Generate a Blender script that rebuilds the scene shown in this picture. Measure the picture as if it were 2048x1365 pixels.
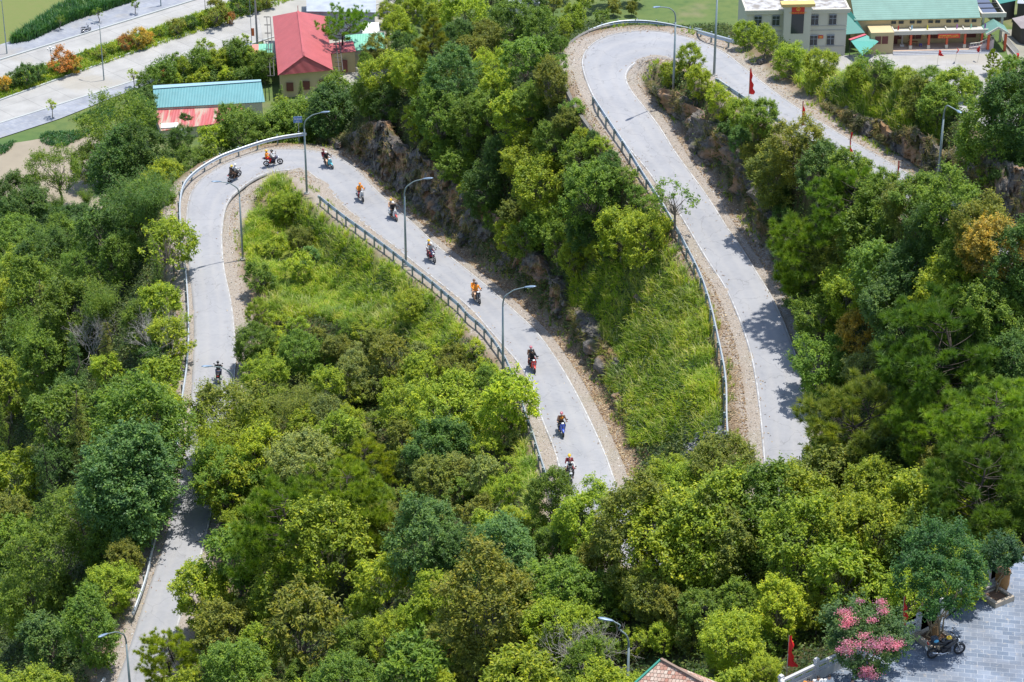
import bpy, bmesh, math, random
import numpy as np
from mathutils import Vector, Matrix
# ------------------------------------------------------------------ camera, sky, sun, exposure
SC = bpy.context.scene
for o_ in list(bpy.data.objects): bpy.data.objects.remove(o_)
F_PX, PITCH, CAM_Z = 5000.0, math.radians(28.0), 150.0
cam_d = bpy.data.cameras.new('camera'); cam = bpy.data.objects.new('camera', cam_d)
SC.collection.objects.link(cam); SC.camera = cam
cam.location = (0, 0, CAM_Z); cam.rotation_euler = (math.radians(90) - PITCH, 0, 0)
cam_d.sensor_width = 36; cam_d.lens = 36 * F_PX / 2048; cam_d.clip_start = 1; cam_d.clip_end = 6000
W = bpy.data.worlds.new('World'); SC.world = W; W.use_nodes = True
nt = W.node_tree; nt.nodes.clear()
SUN_EL, SUN_AZ = math.radians(77), math.radians(68)      # azimuth measured clockwise from +Y
sky = nt.nodes.new('ShaderNodeTexSky'); sky.sky_type = 'NISHITA'; sky.sun_disc = False
sky.sun_elevation = SUN_EL; sky.sun_rotation = SUN_AZ
bg = nt.nodes.new('ShaderNodeBackground'); bg.inputs['Strength'].default_value = 0.15
wo = nt.nodes.new('ShaderNodeOutputWorld')
nt.links.new(sky.outputs[0], bg.inputs[0]); nt.links.new(bg.outputs[0], wo.inputs[0])
sun_d = bpy.data.lights.new('sun', 'SUN'); sun_d.energy = 3.9; sun_d.angle = math.radians(0.55); sun_d.color = (1.0, 0.965, 0.90)
sun = bpy.data.objects.new('sun', sun_d); SC.collection.objects.link(sun)
sd = Vector((math.sin(SUN_AZ) * math.cos(SUN_EL), math.cos(SUN_AZ) * math.cos(SUN_EL), math.sin(SUN_EL)))
sun.rotation_euler = sd.to_track_quat('Z', 'Y').to_euler(); sun.location = (40, 200, 260)
SC.view_settings.view_transform = 'Standard'; SC.view_settings.look = 'None'
SC.view_settings.exposure = 0.58; SC.view_settings.gamma = 1.0; SC.view_settings.use_curve_mapping = False
SC.render.engine = 'CYCLES'
SC.cycles.max_bounces = 6; SC.cycles.diffuse_bounces = 4; SC.cycles.transmission_bounces = 3; SC.cycles.glossy_bounces = 2

# ------------------------------------------------------------------ helpers: picture <-> world
cp, sp = math.cos(PITCH), math.sin(PITCH)
FWD = np.array([0, cp, -sp]); UPV = np.array([0, sp, cp]); RGT = np.array([1.0, 0, 0]); CAM = np.array([0, 0, CAM_Z])
def ray(u, v):
    return FWD + RGT * (u - 1024) / F_PX - UPV * (v - 682.5) / F_PX
def P(u, v, z):
    d = ray(u, v); t = (z - CAM_Z) / d[2]; return CAM + d * t
def proj(p):
    q = np.asarray(p, float) - CAM
    c = q @ FWD
    return 1024 + F_PX * (q @ RGT) / c, 682.5 - F_PX * (q @ UPV) / c, c
def catmull(pts, n=8):
    p = np.array(pts, float); p = np.vstack([2 * p[0] - p[1], p, 2 * p[-1] - p[-2]]); out = []
    for i in range(1, len(p) - 2):
        for k in range(n):
            t = k / n
            out.append(.5 * ((2 * p[i]) + (p[i+1] - p[i-1]) * t + (2*p[i-1] - 5*p[i] + 4*p[i+1] - p[i+2]) * t*t + (-p[i-1] + 3*p[i] - 3*p[i+1] + p[i+2]) * t**3))
    out.append(p[-2]); return np.array(out)
def arclen(p):
    s = np.r_[0, np.cumsum(np.linalg.norm(np.diff(p, axis=0), axis=1))]; return s
def resample(p, n):
    s = arclen(p); t = np.linspace(0, s[-1], n); return np.stack([np.interp(t, s, p[:, k]) for k in range(p.shape[1])], 1)
def smooth(p, it=2):
    p = p.copy()
    for _ in range(it): p[1:-1] = .5 * p[1:-1] + .25 * (p[:-2] + p[2:])
    return p
def hash2(ix, iy, seed):
    h = (ix.astype(np.int64) * 374761393 + iy.astype(np.int64) * 668265263 + seed * 1442695041) & 0xffffffff
    h = ((h ^ (h >> 13)) * 1274126177) & 0xffffffff
    return ((h ^ (h >> 16)) & 0xffff) / 65535.0
def vnoise(x, y, sc, seed=0):
    x = np.asarray(x, float) / sc; y = np.asarray(y, float) / sc
    ix = np.floor(x).astype(np.int64); iy = np.floor(y).astype(np.int64); fx = x - ix; fy = y - iy
    fx = fx*fx*(3-2*fx); fy = fy*fy*(3-2*fy)
    a = hash2(ix, iy, seed); b = hash2(ix+1, iy, seed); c = hash2(ix, iy+1, seed); d = hash2(ix+1, iy+1, seed)
    return (a*(1-fx)+b*fx)*(1-fy) + (c*(1-fx)+d*fx)*fy
def fbm(x, y, sc, seed=0, o=3):
    r = 0; a = .5
    for k in range(o): r = r + a * (vnoise(x, y, sc / 2**k, seed + k) - .5); a *= .5
    return r
# ------------------------------------------------------------------ helpers: meshes and objects
COL = SC.collection
def mesh_np(name, V, quads=None, tris=None, mats=(), smooth=False, mi=None):
    me = bpy.data.meshes.new(name); V = np.asarray(V, np.float32)
    nq = 0 if quads is None else len(quads); n3 = 0 if tris is None else len(tris)
    me.vertices.add(len(V)); me.vertices.foreach_set('co', V.ravel())
    idx = np.concatenate([np.asarray(quads, np.int32).ravel() if nq else np.zeros(0, np.int32), np.asarray(tris, np.int32).ravel() if n3 else np.zeros(0, np.int32)])
    me.loops.add(len(idx)); me.loops.foreach_set('vertex_index', idx)
    me.polygons.add(nq + n3)
    ls = np.concatenate([np.arange(nq) * 4, nq * 4 + np.arange(n3) * 3]).astype(np.int32)
    me.polygons.foreach_set('loop_start', ls)
    if mi is not None: me.polygons.foreach_set('material_index', np.asarray(mi, np.int32))
    me.polygons.foreach_set('use_smooth', np.full(nq + n3, bool(smooth)))
    for m in mats: me.materials.append(m)
    me.update(calc_edges=True); me.validate()
    return me
def tag(o, label=None, cat=None, group=None, kind=None):
    if label: o['label'] = label
    if cat: o['category'] = cat
    if group: o['group'] = group
    if kind: o['kind'] = kind
    return o
def ob(name, me, parent=None, loc=None, rot=None, scale=None):
    o = bpy.data.objects.new(name, me); COL.objects.link(o)
    if parent is not None: o.parent = parent
    if loc is not None: o.location = tuple(loc)
    if rot is not None: o.rotation_euler = tuple(rot)
    if scale is not None: o.scale = (scale,) * 3 if isinstance(scale, (int, float)) else tuple(scale)
    return o
def empty(name, loc=(0, 0, 0), rz=0.0, label=None, cat=None, group=None):
    o = bpy.data.objects.new(name, None); COL.objects.link(o); o.location = tuple(loc); o.rotation_euler = (0, 0, rz)
    o.empty_display_size = .2
    return tag(o, label, cat, group)
def copy_tree(o, parent=None):
    c = o.copy(); COL.objects.link(c); c.parent = parent
    for ch in list(o.children): copy_tree(ch, c)
    return c
class MB:
    """collects boxes, tubes, lofts into one mesh"""
    def __init__(s): s.V = []; s.Q = []; s.T = []; s.n = 0
    def add(s, V, Q=None, T=None):
        V = np.asarray(V, float); s.V.append(V)
        if Q is not None and len(Q): s.Q.append(np.asarray(Q) + s.n)
        if T is not None and len(T): s.T.append(np.asarray(T) + s.n)
        s.n += len(V); return s
    def box(s, c, size, rz=0, ax=None):
        h = np.array(size) / 2.0
        v = np.array([[x, y, z] for x in (-1, 1) for y in (-1, 1) for z in (-1, 1)]) * h
        if ax is not None: v = v @ np.array(ax)
        if rz: c_, s_ = math.cos(rz), math.sin(rz); v = v @ np.array([[c_, s_, 0], [-s_, c_, 0], [0, 0, 1]])
        return s.add(v + np.array(c), [[0,1,3,2],[4,6,7,5],[0,4,5,1],[2,3,7,6],[0,2,6,4],[1,5,7,3]])
    def bar(s, a, b, w, h=None):
        a = np.array(a, float); b = np.array(b, float); h = h or w; d = b - a; L = np.linalg.norm(d); d /= L
        up = np.array([0, 0, 1.0]) if abs(d[2]) < .95 else np.array([1.0, 0, 0]); r = np.cross(d, up); r /= np.linalg.norm(r); u = np.cross(r, d)
        return s.box((a + b) / 2, (w, L, h), ax=[r, d, u])
    def tube(s, pts, r, sides=8, caps=True, closed=False):
        p = np.array(pts, float); n = len(p); r = np.full(n, r) if np.isscalar(r) else np.array(r, float)
        if closed: t = np.roll(p, -1, 0) - np.roll(p, 1, 0)
        else:
            t = np.gradient(p, axis=0) if n > 2 else np.repeat((p[1] - p[0])[None], n, 0)
        t /= np.linalg.norm(t, axis=1)[:, None] + 1e-9
        ref = np.array([0, 0, 1.0]) if abs(t[0][2]) < .9 else np.array([1.0, 0, 0]); V = []
        a = np.linspace(0, 2 * math.pi, sides, endpoint=False)
        for i in range(n):
            x = np.cross(ref, t[i]); l = np.linalg.norm(x)
            x = x / l if l > 1e-6 else np.array([1.0, 0, 0]); y = np.cross(t[i], x); ref = y if abs(np.dot(y, t[i])) < .9 else ref
            V.append(p[i] + r[i] * (np.cos(a)[:, None] * x + np.sin(a)[:, None] * y)); ref = -np.cross(x, t[i])
        V = np.vstack(V); Q = []; m = n if closed else n - 1
        for i in range(m):
            j = (i + 1) % n
            for k in range(sides): Q.append([i*sides+k, i*sides+(k+1)%sides, j*sides+(k+1)%sides, j*sides+k])
        T = []
        if caps and not closed:
            V = np.vstack([V, p[0], p[-1]]); c0 = n*sides
            for k in range(sides): T.append([c0, (k+1)%sides, k]); T.append([c0+1, (n-1)*sides+k, (n-1)*sides+(k+1)%sides])
        return s.add(V, Q, T)
    def ell(s, c, r, nu=12, nv=8, ax=None):
        c = np.array(c, float); r = np.array(r, float) * np.ones(3); V = [[0, 0, 1.]]
        for i in range(1, nv):
            th = math.pi * i / nv
            for k in range(nu): ph = 2*math.pi*k/nu; V.append([math.sin(th)*math.cos(ph), math.sin(th)*math.sin(ph), math.cos(th)])
        V.append([0, 0, -1.]); V = np.array(V) * r
        if ax is not None: V = V @ np.array(ax)
        Q = []; T = []
        for k in range(nu):
            T.append([0, 1+k, 1+(k+1)%nu]); b = 1+(nv-2)*nu; T.append([len(V)-1, b+(k+1)%nu, b+k])
            for i in range(nv-2): Q.append([1+i*nu+k, 1+(i+1)*nu+k, 1+(i+1)*nu+(k+1)%nu, 1+i*nu+(k+1)%nu])
        return s.add(V + c, Q, T)
    def loft(s, secs, n=12, p=2.6):
        """sections (y, zc, halfwidth, halfheight[, xc]) along local Y"""
        V = []; a = np.linspace(0, 2*math.pi, n, endpoint=False)
        for q in secs:
            y, zc, w, h = q[:4]; xc = q[4] if len(q) > 4 else 0
            cx = np.sign(np.cos(a)) * np.abs(np.cos(a)) ** (2/p); cz = np.sign(np.sin(a)) * np.abs(np.sin(a)) ** (2/p)
            V.append(np.stack([xc + w*cx, np.full(n, y), zc + h*cz], 1))
        m = len(secs); V = np.vstack(V + [np.array([[secs[0][4] if len(secs[0])>4 else 0, secs[0][0], secs[0][1]], [secs[-1][4] if len(secs[-1])>4 else 0, secs[-1][0], secs[-1][1]]])]); Q = []; T = []
        for i in range(m-1):
            for k in range(n): Q.append([i*n+k, (i+1)*n+k, (i+1)*n+(k+1)%n, i*n+(k+1)%n])
        for k in range(n): T.append([m*n, k, (k+1)%n]); T.append([m*n+1, (m-1)*n+(k+1)%n, (m-1)*n+k])
        return s.add(V, Q, T)
    def poly(s, pts, thick=0.0, n=None):
        """flat polygon (any plane) given thickness along n"""
        p = np.array(pts, float); m = len(p)
        if n is None: n = np.cross(p[1]-p[0], p[2]-p[0]); n /= np.linalg.norm(n)
        n = np.array(n, float)
        V = np.vstack([p, p - n*thick]); T = []; Q = []
        for i in range(1, m-1): T.append([0, i, i+1]); T.append([m, m+i+1, m+i])
        for i in range(m): j = (i+1) % m; Q.append([i, m+i, m+j, j])
        return s.add(V, Q, T)
    def mesh(s, name, mat, smooth=False):
        V = np.vstack(s.V); Q = np.vstack(s.Q) if s.Q else None; T = np.vstack(s.T) if s.T else None
        return mesh_np(name, V, Q, T, [mat] if mat is not None else [], smooth)
    def build(s, name, mat, parent=None, smooth=False, **k):
        return ob(name, s.mesh(name, mat, smooth), parent, **k)
# ------------------------------------------------------------------ materials
def newmat(name):
    m = bpy.data.materials.new(name); m.use_nodes = True; n = m.node_tree.nodes; n.clear()
    out = n.new('ShaderNodeOutputMaterial'); b = n.new('ShaderNodeBsdfPrincipled'); m.node_tree.links.new(b.outputs[0], out.inputs[0])
    return m, m.node_tree, b, out
def N(t, kind, **kw):
    n = t.nodes.new(kind)
    for k, v in kw.items():
        if k.startswith('i_'):
            key = k[2:]; key = int(key) if key.isdigit() else key.replace('_', ' ')
            n.inputs[key].default_value = v
        else: setattr(n, k, v)
    return n
def mixc(t, fac, a, b, mode='MIX'):
    m = t.nodes.new('ShaderNodeMix'); m.data_type = 'RGBA'; m.blend_type = mode; m.clamp_factor = True
    for s_, v in ((0, fac), (6, a), (7, b)):
        if hasattr(v, 'is_linked') or isinstance(v, bpy.types.NodeSocket): t.links.new(v, m.inputs[s_])
        else: m.inputs[s_].default_value = v if s_ == 0 or len(v) == 4 else (*v, 1)
    return m.outputs[2]
def ramp(t, fac, stops):
    r = t.nodes.new('ShaderNodeValToRGB'); e = r.color_ramp.elements
    while len(e) < len(stops): e.new(.5)
    for i, (p_, c) in enumerate(stops):
        e[i].position = p_; e[i].color = (c, c, c, 1) if np.isscalar(c) else (*c, 1)
    t.links.new(fac, r.inputs[0]); return r.outputs[0]
def noise(t, sc, det=3, vec=None, rough=.55):
    n = N(t, 'ShaderNodeTexNoise'); n.inputs['Scale'].default_value = sc; n.inputs['Detail'].default_value = det; n.inputs['Roughness'].default_value = rough
    if vec is not None: t.links.new(vec, n.inputs['Vector'])
    return n.outputs['Fac']
def obpos(t): return N(t, 'ShaderNodeNewGeometry').outputs['Position']
def objco(t): return N(t, 'ShaderNodeTexCoord').outputs['Object']
def bump(t, b, h, strength=.3, dist=.05):
    k = N(t, 'ShaderNodeBump'); k.inputs['Strength'].default_value = strength; k.inputs['Distance'].default_value = dist
    t.links.new(h, k.inputs['Height']); t.links.new(k.outputs[0], b.inputs['Normal'])
def simple(name, col, rough=.6, metal=0.0, var=.12, sc=3.0, coat=0.0, spec=.5):
    m, t, b, _ = newmat(name)
    f = noise(t, sc, 4, objco(t)); c = mixc(t, f, tuple(x*(1-var) for x in col), tuple(min(1, x*(1+var)) for x in col))
    t.links.new(c, b.inputs['Base Color']); b.inputs['Roughness'].default_value = rough; b.inputs['Metallic'].default_value = metal
    b.inputs['Coat Weight'].default_value = coat; b.inputs['Specular IOR Level'].default_value = spec
    return m
def paint(name, rough=.35, coat=.3):       # takes its colour from the object
    m, t, b, _ = newmat(name); oi = N(t, 'ShaderNodeObjectInfo')
    f = noise(t, 6, 3, objco(t)); c = mixc(t, 1.0, oi.outputs['Color'], ramp(t, f, [(.3, .86), (.7, 1.08)]), 'MULTIPLY')
    t.links.new(c, b.inputs['Base Color']); b.inputs['Roughness'].default_value = rough; b.inputs['Coat Weight'].default_value = coat
    return m
# ------------------------------------------------------------------ road geometry (edges, heights)
A_leg1 = [(205,1440),(225,1385),(258,1299),(278,1236),(302,1163),(321,1109),(341,1041),(357,970),(372,890),(381,810),(385,729),(388,660),(385,600),(378,540),(372,475)]
B_leg1 = [(285,1440),(308,1385),(342,1299),(362,1236),(384,1163),(399,1133),(411,1080),(424,1031),(431,968),(446,890),(462,810),(473,729),(470,660),(463,600),(450,546),(445,493)]
A_hp1 = [(372,475),(373,420),(382,382),(409,352),(447,329),(491,311),(538,301),(584,298),(628,301),(666,310)]
B_hp1 = [(445,493),(445,458),(451,417),(464,393),(488,373),(514,355),(543,345),(578,341),(611,342),(631,355)]
A_m = [(666,310),(693,323),(722,346),(748,376),(784,409),(830,449),(877,493),(950,552),(976,573),(1020,613),(1072,661),(1108,709),(1143,766),(1173,823),(1200,880),(1217,920),(1228,955)]
B_m = [(631,355),(655,376),(675,402),(702,426),(745,462),(784,490),(819,519),(866,557),(907,590),(941,619),(976,659),(1015,703),(1042,736),(1068,784),(1081,837),(1103,889),(1116,933),(1125,975)]
A_hid = [(1228,955),(1248,1000),(1290,1042),(1345,1068),(1410,1072),(1470,1050),(1512,1005),(1528,938)]
B_hid = [(1125,975),(1142,1040),(1190,1110),(1260,1160),(1350,1192),(1440,1188),(1530,1140),(1595,1060),(1620,960)]
A_r = [(1528,938),(1522,866),(1513,781),(1501,713),(1481,649),(1450,577),(1416,526),(1386,476),(1353,421),(1320,381),(1294,341),(1261,304),(1232,264),(1203,224),(1177,179),(1166,146)]
B_r = [(1620,960),(1620,900),(1620,845),(1611,790),(1603,747),(1590,700),(1569,645),(1543,590),(1513,543),(1488,501),(1454,454),(1437,425),(1400,370),(1356,311),(1320,253),(1291,216),(1261,180),(1250,158)]
A_hp2 = [(1166,146),(1160,121),(1170,99),(1195,79),(1236,66),(1276,62),(1320,63),(1378,75),(1430,95),(1452,106)]
B_hp2 = [(1250,158),(1256,141),(1272,126),(1302,119),(1334,118),(1372,125),(1402,136)]
A_u = [(1452,106),(1488,135),(1540,176),(1576,203),(1631,238),(1700,280),(1764,316),(1833,357),(1905,402),(1985,452),(2080,512)]
B_u = [(1402,136),(1440,162),(1486,197),(1520,222),(1560,246),(1630,292),(1690,330),(1750,366),(1820,406),(1890,450),(1980,505),(2080,568)]
LEGS = [(A_leg1, B_leg1, 47.0, 53.8, 90), (A_hp1, B_hp1, 53.8, 56.0, 50), (A_m, B_m, 56.0, 64.0, 110), (A_hid, B_hid, 64.0, 69.0, 50),
        (A_r, B_r, 69.0, 74.3, 90), (A_hp2, B_hp2, 74.3, 75.8, 40), (A_u, B_u, 75.8, 83.0, 90)]
LEGIDX = []
EA, EB = [], []
for li, (a, b, z0, z1, n) in enumerate(LEGS):
    for src, dst in ((a, EA), (b, EB)):
        p = resample(catmull(src), n); zz = np.linspace(z0, z1, n)
        w = np.array([P(p[i, 0], p[i, 1], zz[i]) for i in range(n)])
        dst.append(w if li == 0 else w[1:])
    LEGIDX += [li] * (n if li == 0 else n - 1)
EA = smooth(np.vstack(EA), 6); EB = smooth(np.vstack(EB), 6); LEGIDX = np.array(LEGIDX)
zc_ = smooth(np.stack([(EA[:, 2] + EB[:, 2]) / 2] * 3, 1), 12)[:, 0]; EA[:, 2] = zc_; EB[:, 2] = zc_
CL = (EA + EB) / 2; HW = np.linalg.norm(EA[:, :2] - EB[:, :2], axis=1) / 2
NR = len(CL)
AC = EA - EB; AC[:, 2] = 0; AC /= np.linalg.norm(AC, axis=1)[:, None]        # unit vector pointing to side A (left of travel)
TAN = np.gradient(CL, axis=0); TAN /= np.linalg.norm(TAN, axis=1)[:, None]
def at_leg(li, side, off, dz=0.0, every=4):
    """points beside leg li; side +1 = A, -1 = B"""
    idx = np.where(LEGIDX == li)[0][::every]; E = EA if side > 0 else EB
    return [tuple(E[i] + side * AC[i] * off + np.array([0, 0, dz])) for i in idx]
# ------------------------------------------------------------------ terrain control points
CP = [tuple(c) for c in CL[::4]]
def ctl(li, side, prof, every=6):
    for off, dz in prof: CP.extend(at_leg(li, side, off, dz, every))
ctl(0, 1, [(1.4, 0), (3, -1.2), (7, -5), (13, -11), (21, -19)])
ctl(0, -1, [(1.6, 0.1), (3.5, 1.0)])
ctl(1, 1, [(1.8, 0), (3.5, -1.5), (8, -7)])
ctl(1, -1, [(1.5, .1), (3.0, .5)], 8)
ctl(2, -1, [(1.6, 0), (3.2, -1.0), (6, -3.0)])
ctl(2, 1, [(1.7, .1), (3.2, .5), (4.5, 4.0), (5.6, 5.6)])
ctl(3, -1, [(1.5, 0), (4, 1.0)])
ctl(4, 1, [(2.1, 0), (3.2, -1.0)])
ctl(4, -1, [(1.7, .1), (2.8, .4), (4.0, 3.2)])
ctl(5, 1, [(1.5, 0), (3, -2.2), (6, -5), (12, -11)])
ctl(6, -1, [(1.3, 0), (2.6, -1.0)])
CP.extend(sum([at_leg(6, 1, o_, d_, 6)[:5] for o_, d_ in [(2.0, .1), (4.0, .5), (8, -1.5), (14, -6)]], []))
CP.extend(sum([at_leg(6, 1, o_, d_, 6)[5:] for o_, d_ in [(2.0, .1), (3.2, .4), (4.6, 2.0), (8, 2.4), (12, .4), (16, -3)]], []))
for Y in range(322, 383, 30):
    for x in range(-170, 171, 34): CP.append((x, Y, 10))
for x in range(-20, 40, 12):
    CP += [(x, 234, 58 if x > -12 else 51), (x, 252, 53 if x > -12 else 44), (x, 272, 45 if x > -12 else 26), (x, 290, 33 if x > -12 else 12)]
for x in range(-8, 45, 12): CP += [(x, 305, 20)]
CP += [(-20, 305, 9), (-30, 285, 9), (-32, 268, 16), (-28, 250, 34)]
CP += [(x, y, z) for x, y, z in [(-36,230,48),(-50,235,30),(-45,260,14),(-20,245,40),(-70,220,14),(-95,200,11),(-120,170,10),(-120,120,12),(-60,190,20),
    (-60,160,26),(-90,150,14),(-45,140,38),(-35,125,46),(-20,130,54),(-10,128,57),(-22,112,56),(-10,115,60),(0,120,62.5),(5,128,64.5),(10,112,69),(0,100,66),(-60,100,40),(-100,90,20),(-20,80,62),(20,80,77),
    (11,122,67.5),(17,124,70),(10,105,70.5),(14,106,71.5),(19,110,72.5),(24,113,74),(27,118,74.5),(24,126,74),(24,134,74),(30,125,78),(36,132,82),(48,118,84),(34,108,79),(48,150,82),(44,175,73),(62,150,78),(60,180,64),(50,200,56),(70,210,45),(60,235,30),(60,260,12),(90,200,30),(90,150,50),(110,240,12),(120,170,30),(120,110,60),(60,100,82),
    (24,140,78),(27,146,81.5),(3,205,72),(-5,215,64),(-8,205,66),(0,195,69.5),(5,188,71.5),(-11,222,60),(4,222,63),(-18,224,57.5),(15,215,62),(25,222,57),(30,205,66)]]
# patio plateau (flat) ------------------------------------------------
PAT_Z = 78.0
PE = [P(1540, 1400, PAT_Z), P(1585, 1368, PAT_Z), P(1700, 1320, PAT_Z), P(1840, 1262, PAT_Z), P(1905, 1228, PAT_Z), P(1990, 1160, PAT_Z), P(2075, 1090, PAT_Z)]
PEn = np.array(PE)[:, :2]; pd = PEn[-1] - PEn[0]; pd /= np.linalg.norm(pd); pn = np.array([-pd[1], pd[0]])   # outward normal (away from camera)
def pat_dist(x, y):     # signed distance to patio edge line(s), positive outside
    best = None
    q = np.stack([np.asarray(x, float), np.asarray(y, float)], -1)
    for a, b in zip(PEn[:-1], PEn[1:]):
        d = (b - a); L = np.linalg.norm(d); d = d / L; n = np.array([-d[1], d[0]])
        r = q - a; t = np.clip(r @ d, -(1e9 if a is PEn[0] else 0), L); dd = np.linalg.norm(r - t[..., None] * d, axis=-1); sg = np.where(r @ n > 0, 1, -1)
        dd2 = dd
        if best is None: best, bs = dd2, sg
        else: m = dd2 < best; best = np.where(m, dd2, best); bs = np.where(m, sg, bs)
    return best * bs
for a in PE: CP.append((a[0] + pn[0]*3.2, a[1] + pn[1]*3.2, 73.0)); CP.append((a[0] + pn[0]*1.2, a[1] + pn[1]*1.2, 76.0))
for p_ in ((20, 95), (28, 100), (35, 105), (18, 85), (40, 95)): CP.append((*p_, PAT_Z))
CP = np.array(CP, float)
# thin out duplicates
keep = []
for i, c in enumerate(CP):
    if all((c[0]-CP[j][0])**2 + (c[1]-CP[j][1])**2 > .8 for j in keep[-160:]) : keep.append(i)
CP = CP[keep]
D_ = np.linalg.norm(CP[:, None, :2] - CP[None, :, :2], axis=2)
wts = np.linalg.solve(np.sqrt(D_**2 + 1.5) * 1.0 - np.eye(len(CP)) * .9, CP[:, 2] - CP[:, 2].mean()); zmean = CP[:, 2].mean()
X0, X1, Y0, Y1, ST = -150, 130, 70, 330, 0.6
gx = np.arange(X0, X1 + ST/2, ST); gy = np.arange(Y0, Y1 + ST/2, ST)
GX, GY = np.meshgrid(gx, gy); gp = np.stack([GX.ravel(), GY.ravel()], 1); GZ = np.zeros(len(gp)); RD = np.zeros(len(gp)); RZ = np.zeros(len(gp)); RI = np.zeros(len(gp), int); RS = np.zeros(len(gp))
for i in range(0, len(gp), 8000):
    q = gp[i:i+8000]
    GZ[i:i+8000] = np.sqrt(((q[:, None] - CP[None, :, :2])**2).sum(2) + 1.5) @ wts + zmean
    d = np.sqrt(((q[:, None] - CL[None, :, :2])**2).sum(2)) - HW[None]
    k = d.argmin(1); RI[i:i+8000] = k
    rel = q - CL[k, :2]; lat = (rel * AC[k, :2]).sum(1); RS[i:i+8000] = np.sign(lat)
    RD[i:i+8000] = d[np.arange(len(k)), k]; RZ[i:i+8000] = CL[k, 2] + (rel * TAN[k, :2]).sum(1) * 0
sh = GX.shape
amp = np.clip((RD - 1.5) / 4, 0, 1)
GZ = GZ + amp * (fbm(gp[:, 0], gp[:, 1], 9, 3, 4) * 2.6 + fbm(gp[:, 0], gp[:, 1], 2.2, 9, 2) * .7) * np.clip((GZ - 9.5) / 12, 0, 1)
pdist = pat_dist(gp[:, 0], gp[:, 1])
inp = (gp[:, 0] > 8) & (gp[:, 1] < 125)
f = np.clip((pdist - 0.1) / 1.6, 0, 1); f = np.where(inp, f, 1)
GZ = GZ * f + (PAT_Z - .35) * (1 - f)
SHW = 1.25 + .35 * vnoise(gp[:, 0], gp[:, 1], 3, 5)
f = np.clip((RD - SHW) / 1.1, 0, 1); f = f*f*(3-2*f)
RZs = RZ - .06 + .04 * fbm(gp[:, 0], gp[:, 1], 1.2, 4)
RZs = RZs - .10 * (RD < -.4)
GZ = GZ * f + RZs * (1 - f)
edge = np.minimum.reduce([gp[:, 0] - X0, X1 - gp[:, 0], Y1 - gp[:, 1]])
GZ = np.where(edge < 3, np.minimum(GZ, 9.3 + np.maximum(0, (gp[:,1] < 290) * (GZ - 9.3) * np.clip(edge / 3, 0, 1))), GZ)
GZ = np.maximum(GZ, 9.3); GZ = np.where(GZ < 10.2, 9.4, GZ)
GZ2 = GZ.reshape(sh)
def ground(x, y):
    x = np.asarray(x, float); y = np.asarray(y, float)
    fx = np.clip((x - X0) / ST, 0, sh[1] - 1.001); fy = np.clip((y - Y0) / ST, 0, sh[0] - 1.001); ix = fx.astype(int); iy = fy.astype(int); fx = fx - ix; fy = fy - iy
    z = (GZ2[iy, ix]*(1-fx) + GZ2[iy, ix+1]*fx)*(1-fy) + (GZ2[iy+1, ix]*(1-fx) + GZ2[iy+1, ix+1]*fx)*fy
    out = (x < X0) | (x > X1) | (y > Y1)
    return np.where(out, 10.0, np.maximum(z, 10.0))
def grid_of(arr):
    a2 = np.asarray(arr, float).reshape(sh)
    def f(x, y):
        ix = np.clip(((np.asarray(x) - X0) / ST + .5).astype(int), 0, sh[1]-1); iy = np.clip(((np.asarray(y) - Y0) / ST + .5).astype(int), 0, sh[0]-1); return a2[iy, ix]
    return f
roaddist = grid_of(RD); roadidx = grid_of(RI); roadside = grid_of(RS)
TS = np.arange(100, 700, .35)
def hit(u, v, hc=0.0):
    """world point where the sight line through a picture point is hc above the ground"""
    d = ray(u, v); q = CAM + TS[:, None] * d
    h = q[:, 2] - ground(q[:, 0], q[:, 1]) - hc; k = np.argmax(h < 0)
    if h[k] >= 0: k = len(TS) - 1
    t0, t1 = TS[max(k-1, 0)], TS[k]
    for _ in range(12):
        tm = (t0 + t1) / 2; p = CAM + tm * d
        if p[2] - float(ground(p[0], p[1])) - hc < 0: t1 = tm
        else: t0 = tm
    p = CAM + t1 * d; return np.array([p[0], p[1], float(ground(p[0], p[1]))])
# ------------------------------------------------------------------ masks from the picture outline of surfaces
def inpoly(u, v, poly):
    p = np.array(poly, float); c = np.zeros(np.shape(u), bool); n = len(p)
    for i in range(n):
        x1, y1 = p[i]; x2, y2 = p[(i+1) % n]
        cond = ((y1 > v) != (y2 > v)); xx = (x2 - x1) * (v - y1) / ((y2 - y1) if y2 != y1 else 1e-9) + x1
        c ^= cond & (u < xx)
    return c
G_MID = [(478,385),(520,352),(600,356),(640,398),(700,445),(830,548),(960,655),(930,700),(850,700),(760,660),(640,640),(560,640),(500,600),(478,500)]
G_RIGHT = [(1255,515),(1355,490),(1400,560),(1428,650),(1445,800),(1440,880),(1265,890),(1235,810),(1190,700),(1140,630),(1130,560)]
G_HUMP = [(1590,140),(1680,130),(1800,160),(1880,210),(1900,300),(1830,330),(1760,270),(1660,215),(1590,180)]
G_STRIP = [(1030,885),(1075,875),(1122,1010),(1130,1110),(1060,1050),(1030,960)]
GRASSP = [G_MID, G_RIGHT, G_HUMP, G_STRIP]
pu, pv, pc = None, None, None
q_ = np.stack([gp[:, 0], gp[:, 1], GZ], 1) - CAM; pc = q_ @ FWD; pu = 1024 + F_PX * (q_ @ RGT) / pc; pv = 682.5 - F_PX * (q_ @ UPV) / pc
jit = fbm(gp[:, 0], gp[:, 1], 4, 21, 3) * 60
GM = np.zeros(len(gp))
for g in GRASSP: GM = np.maximum(GM, inpoly(pu + jit, pv + jit * .6, g).astype(float))
grassmask = grid_of(GM)
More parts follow.
